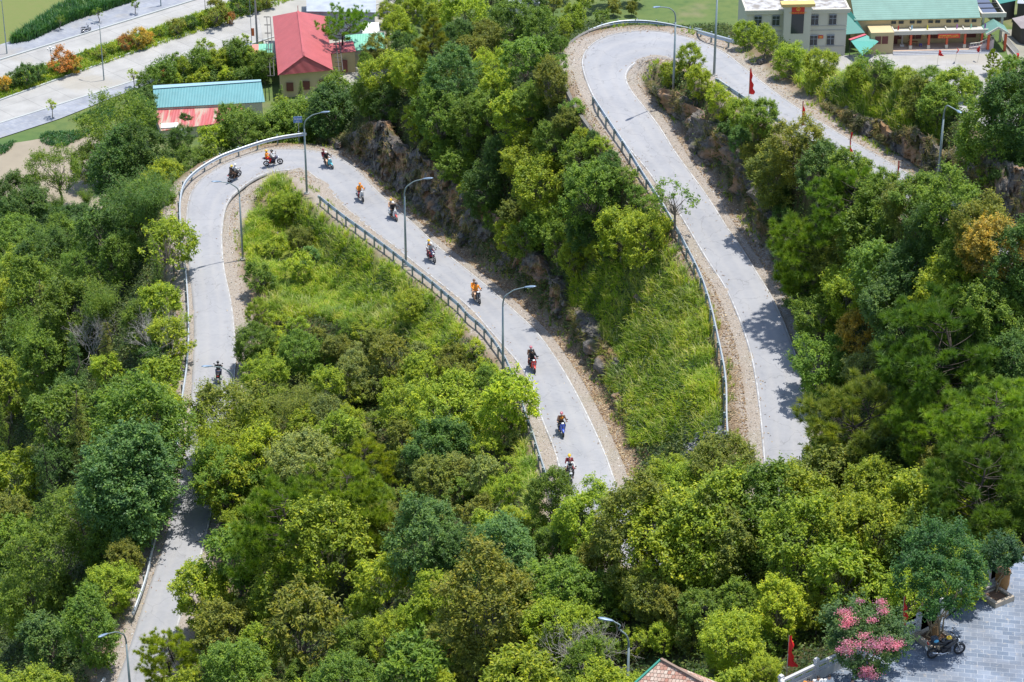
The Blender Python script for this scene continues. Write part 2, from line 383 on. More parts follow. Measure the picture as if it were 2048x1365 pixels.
SM = np.clip(1 - (RD - (1.9 + 1.2 * vnoise(gp[:, 0], gp[:, 1], 2.5, 8))) / .9, 0, 1)     # bare shoulder
cutside = ((LEGIDX[RI] == 2) & (RS > 0)) | ((LEGIDX[RI] == 4) & (RS < 0)) | ((LEGIDX[RI] == 6) & (RS > 0))
SM = np.maximum(SM, cutside * np.clip(1 - (RD - 2.8) / .5, 0, 1))
slp = np.hypot(*np.gradient(GZ2, ST)).ravel(); SM = SM * np.clip(1.9 - slp * 1.3, 0, 1) ** (RD > 1.5)
GRV = .75 * np.clip(1 - (RD - (.55 + .7 * vnoise(gp[:, 0], gp[:, 1], 1.8, 18))) / .5, 0, 1)  # pale crushed stone next to the slab
tv = np.stack([gp[:, 0], gp[:, 1], GZ], 1); ny_, nx_ = sh
ii = np.arange(nx_ * ny_).reshape(sh)
quads = np.stack([ii[:-1, :-1], ii[:-1, 1:], ii[1:, 1:], ii[1:, :-1]], -1).reshape(-1, 4)
def terrain_mat():
    m, t, b, _ = newmat('hillside'); at = N(t, 'ShaderNodeAttribute', attribute_name='mask'); pos = obpos(t)
    sepc = N(t, 'ShaderNodeSeparateColor'); t.links.new(at.outputs['Color'], sepc.inputs[0])
    n1 = noise(t, .35, 5, pos); n2 = noise(t, 2.5, 5, pos); n3 = noise(t, 14, 4, pos)
    floor_ = mixc(t, ramp(t, n1, [(.35, 0), (.65, 1)]), (.030, .040, .014), (.085, .062, .030))
    floor_ = mixc(t, ramp(t, n2, [(.45, 0), (.62, 1)]), floor_, (.05, .075, .018))
    grass = mixc(t, n2, (.11, .15, .018), (.19, .21, .04))
    soil = mixc(t, n2, (.175, .125, .08), (.28, .215, .15)); soil = mixc(t, ramp(t, n3, [(.5, 0), (.7, 1)]), soil, (.14, .08, .045))
    soil = mixc(t, ramp(t, n1, [(.5, 0), (.62, .6)]), soil, (.13, .125, .045))
    grav = mixc(t, ramp(t, n3, [(.42, 0), (.6, 1)]), (.25, .215, .18), (.42, .39, .355))
    c = mixc(t, sepc.outputs[1], floor_, grass); c = mixc(t, sepc.outputs[0], c, soil); c = mixc(t, sepc.outputs[2], c, grav)
    t.links.new(c, b.inputs['Base Color']); b.inputs['Roughness'].default_value = .95; b.inputs['Specular IOR Level'].default_value = .2
    bump(t, b, n3, .5, .06); return m
M_TER = terrain_mat()
me = mesh_np('hillside', tv, quads, None, [M_TER], True)
ca = me.color_attributes.new('mask', 'FLOAT_COLOR', 'POINT')
ca.data.foreach_set('color', np.stack([SM, GM, GRV, np.ones(len(gp))], 1).astype(np.float32).ravel())
tag(ob('hillside', me), kind='structure')
# valley floor sheet reaching the horizon
def valley_mat():
    m, t, b, _ = newmat('valley_ground'); pos = obpos(t); n1 = noise(t, .03, 5, pos); n2 = noise(t, .6, 5, pos); n3 = noise(t, .12, 4, pos)
    c = mixc(t, ramp(t, n1, [(.4, 0), (.6, 1)]), (.07, .13, .03), (.12, .15, .04)); c = mixc(t, ramp(t, n2, [(.45, 0), (.7, .7)]), c, (.05, .10, .025))
    c = mixc(t, ramp(t, n3, [(.6, 0), (.7, .5)]), c, (.20, .17, .10))
    t.links.new(c, b.inputs['Base Color']); b.inputs['Roughness'].default_value = .95; return m
def sheet(name, pts, mat, z=None, tagk='structure', sub=0):
    p = [np.array(q, float) for q in pts]
    if z is not None: p = [np.array([q[0], q[1], z]) for q in p]
    mb = MB(); n = len(p); mb.add(p, None, None)
    me = bpy.data.meshes.new(name); me.from_pydata([tuple(q) for q in p], [], [list(range(n))]); me.materials.append(mat); me.update()
    if me.polygons[0].normal.z < 0: me.flip_normals()
    return tag(ob(name, me), kind=tagk)
sheet('valley_ground', [(-3000, 250, 10), (3000, 250, 10), (3000, 5000, 10), (-3000, 5000, 10)], valley_mat())
# ------------------------------------------------------------------ roads
def road_mat():
    m, t, b, _ = newmat('worn_concrete_road'); pos = obpos(t)
    n1 = noise(t, .25, 4, pos); n2 = noise(t, 3.0, 5, pos); n3 = noise(t, 40, 3, pos)
    at = N(t, 'ShaderNodeAttribute', attribute_name='lane')
    c = mixc(t, ramp(t, n1, [(.35, 0), (.65, 1)]), (.25, .255, .272), (.305, .308, .322))
    c = mixc(t, ramp(t, n2, [(.3, .0), (.75, .35)]), c, (.365, .365, .375))
    c = mixc(t, ramp(t, n3, [(.3, .18), (.6, 0)]), c, (.24, .245, .27))
    n4 = noise(t, .9, 6, pos); c = mixc(t, ramp(t, n4, [(.60, 0), (.70, .35)]), c, (.21, .21, .22))
    vo = N(t, 'ShaderNodeTexVoronoi', feature='DISTANCE_TO_EDGE'); vo.inputs['Scale'].default_value = .35; mpx = N(t, 'ShaderNodeVectorMath', operation='ADD'); t.links.new(pos, mpx.inputs[0]); nzc = N(t, 'ShaderNodeTexNoise'); nzc.inputs['Scale'].default_value = 1.5; t.links.new(pos, nzc.inputs['Vector']); t.links.new(nzc.outputs['Color'], mpx.inputs[1]); t.links.new(mpx.outputs[0], vo.inputs['Vector'])
    c = mixc(t, ramp(t, vo.outputs['Distance'], [(0.0, .55), (.012, 0)]), c, (.16, .16, .165))
    c = mixc(t, at.outputs['Fac'], c, (.38, .365, .35))
    t.links.new(c, b.inputs['Base Color']); b.inputs['Roughness'].default_value = .85; b.inputs['Specular IOR Level'].default_value = .3
    bump(t, b, n3, .25, .01); return m
M_ROAD = road_mat()
NA = 13; fr = np.linspace(0, 1, NA)
rv = (EA[:, None, :] * (1 - fr)[None, :, None] + EB[:, None, :] * fr[None, :, None]); rv[:, :, 2] += .02 + .05 * (1 - (2*fr - 1)**2)[None, :]
top = rv.reshape(-1, 3); ix = np.arange(NR * NA).reshape(NR, NA)
rq = np.stack([ix[:-1, :-1], ix[:-1, 1:], ix[1:, 1:], ix[1:, :-1]], -1).reshape(-1, 4)
b0 = np.vstack([rv[:, 0] - [0, 0, .22], rv[:, -1] - [0, 0, .22]]); o0 = NR * NA
sk = [[ix[i, 0], ix[i+1, 0], o0+i+1, o0+i] for i in range(NR-1)] + [[ix[i, -1], o0+NR+i, o0+NR+i+1, ix[i+1, -1]] for i in range(NR-1)]
me = mesh_np('road', np.vstack([top, b0]), np.vstack([rq, sk]), None, [M_ROAD], True)
lane = np.abs(2*fr - 1); lane = (np.clip((lane - .80) * 5, 0, .7) + .28 * np.exp(-((lane - .38) / .13)**2))[None, :] * np.ones((NR, 1))
lane = lane * (.5 + vnoise(rv[:, :, 0].ravel(), rv[:, :, 1].ravel(), 1.5, 2).reshape(NR, NA))
at = me.attributes.new('lane', 'FLOAT', 'POINT'); at.data.foreach_set('value', np.r_[lane.ravel(), np.zeros(len(b0))].astype(np.float32))
tag(ob('road', me), kind='structure')
M_EDGE, t_, b_, _ = newmat('worn_white_edge'); t_.links.new(mixc(t_, ramp(t_, noise(t_, 2.2, 6, obpos(t_)), [(.40, 0), (.60, 1)]), (.33, .325, .32), (.50, .50, .50)), b_.inputs['Base Color']); b_.inputs['Roughness'].default_value = .85
mb = MB()
for E, s_ in ((EA, 1), (EB, -1)):
    a = E - s_ * AC * .05; a_ = E - s_ * AC * .14; a = a.copy(); a_ = a_.copy(); a[:, 2] += .034; a_[:, 2] += .046
    i2 = np.arange(NR)
    seg = np.ones(NR - 1, bool)
    if s_ > 0: seg = (LEGIDX[:-1] >= 1) & (LEGIDX[:-1] != 3)
    qs = np.stack([i2[:-1], i2[1:], i2[1:] + NR, i2[:-1] + NR], 1)[seg]
    mb.add(np.vstack([a, a_]), qs)
tag(mb.build('road_edge_line', M_EDGE), kind='structure')
# ------------------------------------------------------------------ rock cuttings beside the road
def rock_mat():
    m, t, b, _ = newmat('dark_limestone'); pos = obpos(t)
    n1 = noise(t, .35, 4, pos); n2 = noise(t, 2.2, 5, pos); n3 = noise(t, 9, 5, pos)
    v = N(t, 'ShaderNodeTexVoronoi'); v.inputs['Scale'].default_value = 1.6; t.links.new(pos, v.inputs['Vector'])
    c = mixc(t, ramp(t, n2, [(.3, 0), (.7, 1)]), (.048, .042, .037), (.165, .147, .130)); c = mixc(t, ramp(t, n3, [(.55, 0), (.7, .8)]), c, (.27, .25, .22))
    c = mixc(t, ramp(t, n1, [(.52, 0), (.62, .8)]), c, (.30, .165, .075))
    c = mixc(t, ramp(t, noise(t, .9, 4, pos), [(.56, 0), (.66, .8)]), c, (.10, .105, .03))
    t.links.new(c, b.inputs['Base Color']); b.inputs['Roughness'].default_value = .9; bump(t, b, n3, .8, .12); return m
M_ROCK = rock_mat()
CLV = []
def cliff(name, i0, i1, side, off0, Hf, seed):
    E = (EA if side > 0 else EB)[i0:i1+1]; A = AC[i0:i1+1] * side
    L = arclen(E)[-1]; n = int(L / .16); E = resample(E, n); A = resample(A, n); A /= np.linalg.norm(A, axis=1)[:, None]
    nv = 26; s = np.linspace(0, L, n); V = np.zeros((n, nv + 2, 3))
    for k in range(nv + 2):
        v = min(k, nv) / nv
        H = np.array([Hf(x / L) for x in s]) * (.75 + .5 * vnoise(s, s*0 + 3, 2.5, seed)); z = H * v - .35
        rough = (vnoise(s, z + 50, 1.3, seed+1) - .5) * .9 + (vnoise(s, z, .5, seed+2) - .5) * .45 + (vnoise(s, z, .2, seed+4) - .5) * .22
        st_i = np.floor((z + .12 * s + .3*(vnoise(s, s*0, 2, seed+9))) / .5); cl_i = np.floor(s / .95 + .5 * st_i + .5*vnoise(s, z, .9, seed+11)); blk = (hash2(cl_i, st_i, seed+5) - .3) * .75 + (hash2(np.floor(s/.4), np.floor(z/.25 + s*.1), seed+6) - .5) * .22
        off = off0 + v * H * .22 + rough * np.minimum(1, H / 1.5) + blk - .2 + .5 * (vnoise(s, s*0, 3, seed+7) - .5)
        if k > nv: off = off + 1.3; z = z - .4
        V[:, k] = E + A * off[:, None]; V[:, k, 2] = E[:, 2] + z
    ixx = np.arange(n * (nv+2)).reshape(n, nv+2)
    q = np.stack([ixx[:-1, :-1], ixx[:-1, 1:], ixx[1:, 1:], ixx[1:, :-1]], -1).reshape(-1, 4)
    tag(ob(name, mesh_np(name, V.reshape(-1, 3), q, None, [M_ROCK])), kind='structure'); CLV.append(V[:, :nv].reshape(-1, 3))
def leg_i(li, fa): idx = np.where(LEGIDX == li)[0]; return int(idx[0] + fa * (len(idx) - 1))
bump_h = lambda pts: (lambda f: float(np.interp(f, [p[0] for p in pts], [p[1] for p in pts])))
cliff('rock_cliff', leg_i(1, .9), leg_i(2, .985), 1, 2.6, bump_h([(0, .2), (.06, 1.8), (.14, 4.2), (.3, 4.6), (.45, 3.8), (.58, 4.0), (.66, 2.4), (.8, 2.6), (.93, 1.0), (1, .2)]), 31)
cliff('rock_cliff', leg_i(4, .25), leg_i(5, .05), -1, 2.2, bump_h([(0, .2), (.1, 1.8), (.3, 2.6), (.6, 3.2), (.8, 2.6), (.93, 1.0), (1, .2)]), 57)
cliff('rock_cliff', leg_i(6, .28), leg_i(6, 1.0), 1, 2.6, bump_h([(0, .2), (.1, .6), (.3, 1.3), (.5, 2.0), (1, 3.4)]), 83)
# ------------------------------------------------------------------ loose stone, grass, undergrowth (nobody could count them)
rng = np.random.RandomState(7)
def scatter_road(n, offs, legs=None, sides=(1, -1), rng=rng):
    ok = np.where(np.isin(LEGIDX, legs))[0] if legs else np.arange(NR)
    i = rng.choice(ok[:-1], n); f = rng.rand(n)[:, None]; s = rng.choice(sides, n)[:, None]
    E = np.where(s > 0, EA[i] * (1-f) + EA[i+1] * f, EB[i] * (1-f) + EB[i+1] * f); off = offs[0] + (offs[1] - offs[0]) * rng.rand(n)[:, None] ** 1.3
    p = E + s * AC[i] * off; return p
def stones(name, p, r0, r1, mat, rng, sink=.3):
    n = len(p); base = np.array([[1,0,0],[-1,0,0],[0,1,0],[0,-1,0],[0,0,1],[0,0,-1]], float)
    T = np.array([[0,2,4],[2,1,4],[1,3,4],[3,0,4],[2,0,5],[1,2,5],[3,1,5],[0,3,5]])
    r = r0 + (r1 - r0) * rng.rand(n, 1, 1) ** 2; V = base[None] * r * (.6 + .8 * rng.rand(n, 6, 1)) + (rng.rand(n, 6, 3) - .5) * r * .7
    a = rng.rand(n) * 6.28; c, s = np.cos(a), np.sin(a); x = V[:, :, 0] * c[:, None] - V[:, :, 1] * s[:, None]; y = V[:, :, 0] * s[:, None] + V[:, :, 1] * c[:, None]
    V = np.stack([x, y, V[:, :, 2] * .7], -1) + p[:, None, :]
    return mesh_np(name, V.reshape(-1, 3), None, (T[None] + np.arange(n)[:, None, None] * 6).reshape(-1, 3), [mat])
def island_mat(name, stops, rough=.9):
    m, t, b, _ = newmat(name); g = N(t, 'ShaderNodeNewGeometry'); t.links.new(ramp(t, g.outputs['Random Per Island'], stops), b.inputs['Base Color'])
    b.inputs['Roughness'].default_value = rough; return m
M_STONE = island_mat('crushed_stone', [(0, (.16, .13, .11)), (.35, (.28, .25, .22)), (.75, (.42, .40, .375)), (1, (.62, .61, .60))])
p = np.vstack([scatter_road(15000, (.02, 1.0)), scatter_road(6000, (.1, 2.0))]); p[:, 2] = ground(p[:, 0], p[:, 1]) + .01
tag(ob('gravel', stones('gravel', p, .015, .062, M_STONE, rng)), kind='stuff')
M_LIT = island_mat('dry_litter', [(0, (.16, .08, .04)), (.4, (.28, .18, .095)), (.75, (.42, .31, .18)), (1, (.58, .47, .30))])
def leafquads(C, Nn, L, Wd, rng, fold=.12, T=None):
    n = len(C)
    if T is None: T = rng.randn(n, 3)
    T = T - (T * Nn).sum(1)[:, None] * Nn; T /= np.linalg.norm(T, axis=1)[:, None] + 1e-9; B = np.cross(Nn, T)
    L = np.broadcast_to(np.asarray(L, float).reshape(-1, 1), (n, 1)); Wd = np.broadcast_to(np.asarray(Wd, float).reshape(-1, 1), (n, 1))
    V = np.stack([C - T*L*.5, C + B*Wd*.5 + Nn*fold*Wd - T*L*.04, C + T*L*.5 - Nn*fold*L*.6, C - B*Wd*.5 + Nn*fold*Wd - T*L*.04], 1)
    return V.reshape(-1, 3), np.arange(n*4).reshape(n, 4)
p = np.vstack([scatter_road(900, (-.7, .1)), scatter_road(15000, (1.0, 3.2), [2], (1,)), scatter_road(9000, (.9, 2.6), [4]), scatter_road(7000, (.9, 2.4), [0, 1, 5, 6])])
p[:, 2] = np.where(np.arange(len(p)) < 900, p[:, 2] + .07, ground(p[:, 0], p[:, 1]) + .03); nn = rng.randn(len(p), 3) * .35 + [0, 0, 1]; nn /= np.linalg.norm(nn, axis=1)[:, None]
V, Q = leafquads(p, nn, .10 + .16 * rng.rand(len(p)), .03 + .06 * rng.rand(len(p)), rng)
tag(ob('leaf_litter', mesh_np('leaf_litter', V, Q, None, [M_LIT])), kind='stuff')
def leaf_material(name, objcol=True, trans=.38, stops=None, rough=.5):
    m = bpy.data.materials.new(name); m.use_nodes = True; t = m.node_tree; t.nodes.clear()
    out = N(t, 'ShaderNodeOutputMaterial'); b = N(t, 'ShaderNodeBsdfPrincipled'); tr = N(t, 'ShaderNodeBsdfTranslucent'); mx = N(t, 'ShaderNodeMixShader')
    g = N(t, 'ShaderNodeNewGeometry'); rnd = g.outputs['Random Per Island']
    if objcol:
        oi = N(t, 'ShaderNodeObjectInfo'); base = oi.outputs['Color']
        c = mixc(t, 1.0, base, ramp(t, rnd, [(0, (.55, .62, .6)), (.35, (.85, .9, .9)), (.75, (1.12, 1.08, 1.0)), (1, (1.55, 1.3, .95))]), 'MULTIPLY')
        big = noise(t, 1.5, 3, objco(t)); c = mixc(t, 1.0, c, ramp(t, big, [(.32, (.62, .70, .95)), (.68, (1.36, 1.22, .85))]), 'MULTIPLY')
    else:
        c = ramp(t, rnd, stops)
        big = noise(t, .55, 5, obpos(t)); c = mixc(t, 1.0, c, ramp(t, big, [(.34, (.50, .62, .8)), (.5, (.95, .97, 1.0)), (.64, (1.3, 1.12, 1.05))]), 'MULTIPLY')
    t.links.new(c, b.inputs['Base Color']); b.inputs['Roughness'].default_value = rough; b.inputs['Specular IOR Level'].default_value = .35
    c2 = mixc(t, 1.0, c, (1.25, 1.35, .55), 'MULTIPLY'); t.links.new(c2, tr.inputs[0]); mx.inputs[0].default_value = trans
    t.links.new(b.outputs[0], mx.inputs[1]); t.links.new(tr.outputs[0], mx.inputs[2]); t.links.new(mx.outputs[0], out.inputs[0]); return m
M_LEAF = leaf_material('leaves')
M_GRASS = leaf_material('grass_blades', False, .4, [(0, (.15, .27, .018)), (.4, (.28, .41, .03)), (.75, (.43, .52, .055)), (1, (.56, .52, .18))])
M_UNDER = leaf_material('undergrowth', False, .3, [(0, (.03, .055, .012)), (.4, (.055, .10, .02)), (.8, (.10, .15, .025)), (1, (.16, .19, .04))])
def blades(name, p, h0, h1, w, mat, rng, per=9, spread=.16, lean=.45):
    n = len(p); c = np.repeat(p, per, 0); m = len(c); a = rng.rand(m) * 6.283; dr = np.stack([np.cos(a), np.sin(a), 0*a], 1)
    hh = np.repeat(h0 + (h1 - h0) * rng.rand(n), per)[:, None] * (.6 + .6 * rng.rand(m, 1)); b = c + dr * (rng.rand(m, 1) * spread)
    ln = lean * (.3 + rng.rand(m, 1)); sd_ = np.stack([-dr[:, 1], dr[:, 0], dr[:, 2]], 1) * w * (.6 + .8*rng.rand(m, 1))
    mid = b + np.array([0, 0, 1]) * hh * .6 + dr * hh * ln * .35; tip = b + np.array([0, 0, 1]) * hh * (.98 - .3*ln) + dr * hh * ln
    V = np.stack([b - sd_ * .5, b + sd_ * .5, mid + sd_ * .5, mid - sd_ * .5, tip], 1).reshape(-1, 3); o = np.arange(m)[:, None] * 5
    return mesh_np(name, V, o + np.array([[0, 1, 2, 3]]), o + np.array([[3, 2, 4]]), [mat])
# candidate ground points inside the visible wedge
cv_ = np.vstack(CLV); cv_ = cv_[rng.choice(len(cv_), 16000)]; cv_ = cv_[vnoise(cv_[:, 0]*1.3 + cv_[:, 2], cv_[:, 1]*1.3, 1.3, 71) > .52]; cv_ = cv_ + rng.randn(*cv_.shape) * .06
M_DRYG = leaf_material('rock_face_plants', False, .3, [(0, (.06, .09, .02)), (.35, (.14, .16, .04)), (.65, (.26, .21, .09)), (1, (.38, .30, .16))])
tag(ob('rock_face_plants', blades('rock_face_plants', cv_, .12, .45, .03, M_DRYG, rng, 6, .15, 1.4)), kind='stuff')
def ground_points(n, rng, x0=-62, x1=62, y0=100, y1=290):
    x = x0 + (x1-x0) * rng.rand(n); y = y0 + (y1-y0) * rng.rand(n); z = ground(x, y); return np.stack([x, y, z], 1)
gpnt = ground_points(520000, rng, -30, 40, 110, 215)
k = (grassmask(gpnt[:, 0], gpnt[:, 1]) > .5) & (roaddist(gpnt[:, 0], gpnt[:, 1]) > 1.7) & (rng.rand(len(gpnt)) < 1.5 * vnoise(gpnt[:, 0], gpnt[:, 1], 1.6, 77) - .05)
gg = gpnt[k]; print('grass tufts', len(gg))
tag(ob('grass', blades('grass', gg, .3, .85, .035, M_GRASS, rng, 8, lean=.8)), kind='stuff')
verge = scatter_road(5200, (1.5, 3.0)); verge[:, 2] = ground(verge[:, 0], verge[:, 1]); verge = verge[vnoise(verge[:, 0], verge[:, 1], 2.2, 40) > .45]
tall_ = gg[(rng.rand(len(gg)) < .10) & (vnoise(gg[:, 0], gg[:, 1], 3.0, 141) > .5)]; M_TALL = leaf_material('tall_grass_blades', False, .4, [(0, (.22, .30, .06)), (.5, (.42, .46, .12)), (1, (.62, .58, .28))])
tag(ob('tall_grass', blades('tall_grass', tall_, .8, 1.5, .03, M_TALL, rng, 9, .2, .6)), kind='stuff')
tag(ob('verge_grass', blades('verge_grass', verge, .12, .4, .03, M_GRASS, rng, 7, .12)), kind='stuff')
up = ground_points(210000, rng, -60, 60, 98, 285)
rdu = roaddist(up[:, 0], up[:, 1]); pdu = pat_dist(up[:, 0], up[:, 1])
k = (up[:, 2] > 10.5) & (rdu > 1.9 + .9 * rng.rand(len(up))) & ((grassmask(up[:, 0], up[:, 1]) < .5) | (rng.rand(len(up)) < .10)) & ~((pdu < .3) & (up[:, 0] > 8) & (up[:, 1] < 125))
uu = up[k]
sl_ = grid_of(slp); ex = ground_points(260000, rng, -45, 50, 100, 260); ex = ex[(sl_(ex[:, 0], ex[:, 1]) > .9) & (roaddist(ex[:, 0], ex[:, 1]) > 1.9) & (ex[:, 2] > 11) & ~((pat_dist(ex[:, 0], ex[:, 1]) < .3) & (ex[:, 0] > 8) & (ex[:, 1] < 125))]
uu = np.vstack([uu, ex]); q_ = uu - CAM; c_ = q_ @ FWD; uu = uu[(np.abs(F_PX * (q_ @ RGT) / c_) < 1100)]; print('undergrowth', len(uu))
hgt = .15 + .9 * vnoise(uu[:, 0], uu[:, 1], 1.7, 90) ** 2; C = np.repeat(uu, 5, 0) + rng.randn(len(uu)*5, 3) * [.22, .22, 0]; C[:, 2] += np.repeat(hgt, 5) * rng.rand(len(C)) + .05
nn = rng.randn(len(C), 3) * .55 + [-.1, -.2, 1]; nn /= np.linalg.norm(nn, axis=1)[:, None]
V, Q = leafquads(C, nn, .16 + .16 * rng.rand(len(C)), .08 + .07 * rng.rand(len(C)), rng)
tag(ob('undergrowth', mesh_np('undergrowth', V, Q, None, [M_UNDER])), kind='stuff')
# ------------------------------------------------------------------ tree and shrub kinds (leaf meshes built once, shared by copies)
def bark_mat(name, a, b_):
    m, t, b, _ = newmat(name); pos = objco(t); mp = N(t, 'ShaderNodeMapping'); mp.inputs['Scale'].default_value = (6, 6, 1.2); t.links.new(pos, mp.inputs[0])
    f = noise(t, 2.0, 5, mp.outputs[0]); t.links.new(mixc(t, ramp(t, f, [(.35, 0), (.65, 1)]), a, b_), b.inputs['Base Color']); b.inputs['Roughness'].default_value = .9; bump(t, b, f, .6, .03); return m
M_BARK = bark_mat('grey_bark', (.10, .085, .065), (.26, .23, .19)); M_PBARK = bark_mat('pine_bark', (.030, .024, .02), (.075, .06, .045)); M_DEAD = bark_mat('bleached_wood', (.32, .29, .26), (.55, .52, .48))
def nrm(a): return a / (np.linalg.norm(a, axis=-1, keepdims=True) + 1e-9)
def bent(a, b, n, sag, rng):
    t = np.linspace(0, 1, n)[:, None]; p = a*(1-t) + b*t; L = np.linalg.norm(b-a); p[1:-1] += rng.randn(n-2, 3) * L * .05; p[:, 2] += np.sin(t[:, 0]*math.pi) * L * sag; return p
def limbs(mb, base, hubs, r0, rng, twigs=None):
    for h in hubs:
        p = bent(base + np.array([0, 0, rng.uniform(-.2, .1) * r0 * 8]), h, 5, rng.uniform(-.05, .12), rng); mb.tube(p, np.linspace(r0 * .55, r0 * .14, 5), 5, False)
def broad(seed, R, H, zl=.35, L=.15, Wd=.08, per=130, nl=7, nb=70, upb=.5, droop=0., T_out=0.0, ragged=.3):
    """broadleaf: R crown radius, H total height, zl lowest foliage as share of height"""
    rng = np.random.RandomState(seed); z0 = H * zl; zc = (z0 + H) / 2; rz = (H - z0) / 2
    lob = []
    for i in range(nl):
        a = 6.283 * (i + rng.rand()*.7) / nl; q = rng.uniform(.30, .62); zz = rng.uniform(-.35, .5)
        lob.append((np.array([math.cos(a)*R*q, math.sin(a)*R*q, zc + rz*zz]), np.array([R*rng.uniform(.38, .52)]*2 + [rz*rng.uniform(.42, .62)])))
    lob.append((np.array([rng.uniform(-.15, .15)*R, rng.uniform(-.15, .15)*R, zc + rz*.45]), np.array([R*.5, R*.5, rz*.55])))
    lob.append((np.array([0, 0, zc - .1*rz]), np.array([R*.55, R*.55, rz*.7])))
    C = []
    tries = 0
    while len(C) < nb and tries < 8000:
        tries += 1; c, r = lob[rng.randint(len(lob))]; d = nrm(rng.randn(3) + [0, 0, .35]); p = c + d * r * rng.uniform(.75, 1.0 + ragged*.4)
        if any((((p - c2) / r2)**2).sum() < .62 for c2, r2 in lob): continue
        if any(np.linalg.norm(p - q[0]) < R*.13 for q in C): continue
        C.append((p, nrm(p - np.array([0, 0, zc - rz*.3]))))
    LC, LN, LT = [], [], []
    for p, o in C:
        rb = R * rng.uniform(.13, .25); n = int(per * rng.uniform(.6, 1.3) * (rb / (R*.17))**1.2)
        n1 = int(n * .35); d = nrm(rng.randn(n1, 3) + o * .9 + np.array([0, 0, upb])); rr = rb * (.35 + .65 * rng.rand(n1, 1)**.6)
        LC.append(p + d * rr * [1.1, 1.1, .8]); LN.append(nrm(d * .6 + rng.randn(n1, 3) * .5 + np.array([0, 0, .75]))); LT.append(nrm(d + rng.randn(n1, 3)*.5 + np.array([0, 0, -droop])))
        ns = rng.randint(5, 9); n2 = n - n1                       # leafy shoots that break up the outline
        sd = nrm(rng.randn(ns, 3) * .8 + o * .8 + np.array([0, 0, upb + .25])); sl = rb * rng.uniform(1.0, 2.1, ns); k = rng.randint(ns, size=n2); tt = rng.rand(n2)**.8
        q = p + sd[k] * (sl[k] * tt)[:, None] + rng.randn(n2, 3) * (.05 + .16 * rb * (1.15 - tt))[:, None]; side = nrm(rng.randn(n2, 3))
        LC.append(q); LN.append(nrm(sd[k] * .4 + rng.randn(n2, 3) * .45 + np.array([0, 0, .8]))); LT.append(nrm(sd[k] * .6 + side * .9 + np.array([0, 0, -droop])))
    LC = np.vstack(LC); LN = np.vstack(LN); LT = np.vstack(LT); n = len(LC)
    V, Q = leafquads(LC, LN, L * (.65 + .7*rng.rand(n)), Wd * (.7 + .6*rng.rand(n)), rng, .14, LT)
    crown = mesh_np('crown', V, Q, None, [M_LEAF])
    mb = MB(); r0 = .035 * R + .035; th = z0 + rz * .35; tp = bent(np.array([0, 0, -.5]), np.array([rng.uniform(-.1, .1)*R, rng.uniform(-.1, .1)*R, th]), 6, 0, rng)
    mb.tube(tp, np.linspace(r0*1.35, r0*.8, 6), 7)
    sel = [C[i][0] for i in rng.choice(len(C), min(16, len(C)), replace=False)]
    limbs(mb, tp[-1], [c for c, _ in lob] , r0, rng); limbs(mb, tp[-2], sel, r0*.55, rng)
    return crown, mb.mesh('trunk', M_BARK, True)
def needles(C, D, n, L, w, rng, spread=.9):
    m = len(C); c = np.repeat(C, n, 0); d = nrm(np.repeat(D, n, 0) + rng.randn(m*n, 3) * spread * .75); s = nrm(np.cross(d, rng.randn(m*n, 3))) * w; Ls = L * (.6 + .6*rng.rand(m*n, 1))
    V = np.stack([c - s*.5, c + s*.5, c + d*Ls], 1).reshape(-1, 3); return V, np.arange(m*n*3).reshape(-1, 3)
def pine(seed, R, H, zl=.3, shape='round', ntuft=420, nper=34, L=.36, w=.042, flat=1.0):
    rng = np.random.RandomState(seed); z0 = H*zl; mb = MB(); r0 = .04*R + .05
    tp = bent(np.array([0, 0, -.6]), np.array([rng.uniform(-.08, .08)*R, rng.uniform(-.08, .08)*R, H*.96]), 9, 0, rng); mb.tube(tp, np.linspace(r0*1.4, r0*.18, 9), 8)
    tips = []; nw = 11 if shape != 'umbrella' else 7
    for k in range(nw):
        f = k / (nw - 1); z = z0 + (H*.93 - z0) * f
        if shape == 'round': rad = R * math.sqrt(max(0.05, 1 - (1.45*f - .5)**2)) ** .8
        elif shape == 'umbrella': rad = R * (.75 + .35*math.sin(f*3.1)) * (1 - .55*f**2)
        else: rad = R * (1 - f)**.75 + .25
        base = np.array([np.interp(z, tp[:, 2], tp[:, i]) for i in range(3)])
        for j in range(6 if f < .8 else 4):
            a = 6.283 * (j + rng.rand()*.8) / 6 + k * 1.1; rr = rad * rng.uniform(.72, 1.08); rise = rr * rng.uniform(.15, .5) if shape != 'umbrella' else rr*rng.uniform(.3, .65)
            end = base + np.array([math.cos(a)*rr, math.sin(a)*rr, rise]); p = bent(base, end, 6, -.06, rng); p[1:-1] = p[1:-1]*.4 + .6*(.5*p[:-2] + .5*p[2:]); mb.tube(p, np.linspace(r0*.24, r0*.05, 6), 4, False)
            for q in range(3, 6):
                for s_ in range(4 if q < 5 else 5):
                    d = nrm(np.array([math.cos(a + rng.uniform(-1.1, 1.1)), math.sin(a + rng.uniform(-1.1, 1.1)), rng.uniform(.1, .9)])); tips.append((p[q] + d * rr * rng.uniform(.08, .30), nrm(d + [0, 0, .6])))
    tips = [tips[i] for i in rng.permutation(len(tips))[:int(ntuft*2.1)]]
    C = np.array([t[0] for t in tips]); D = np.array([t[1] for t in tips])
    V, T = needles(C, D, nper*2, L*1.15, w*.85, rng); return mesh_np('crown', V, None, T, [M_LEAF]), mb.mesh('trunk', M_PBARK, True)
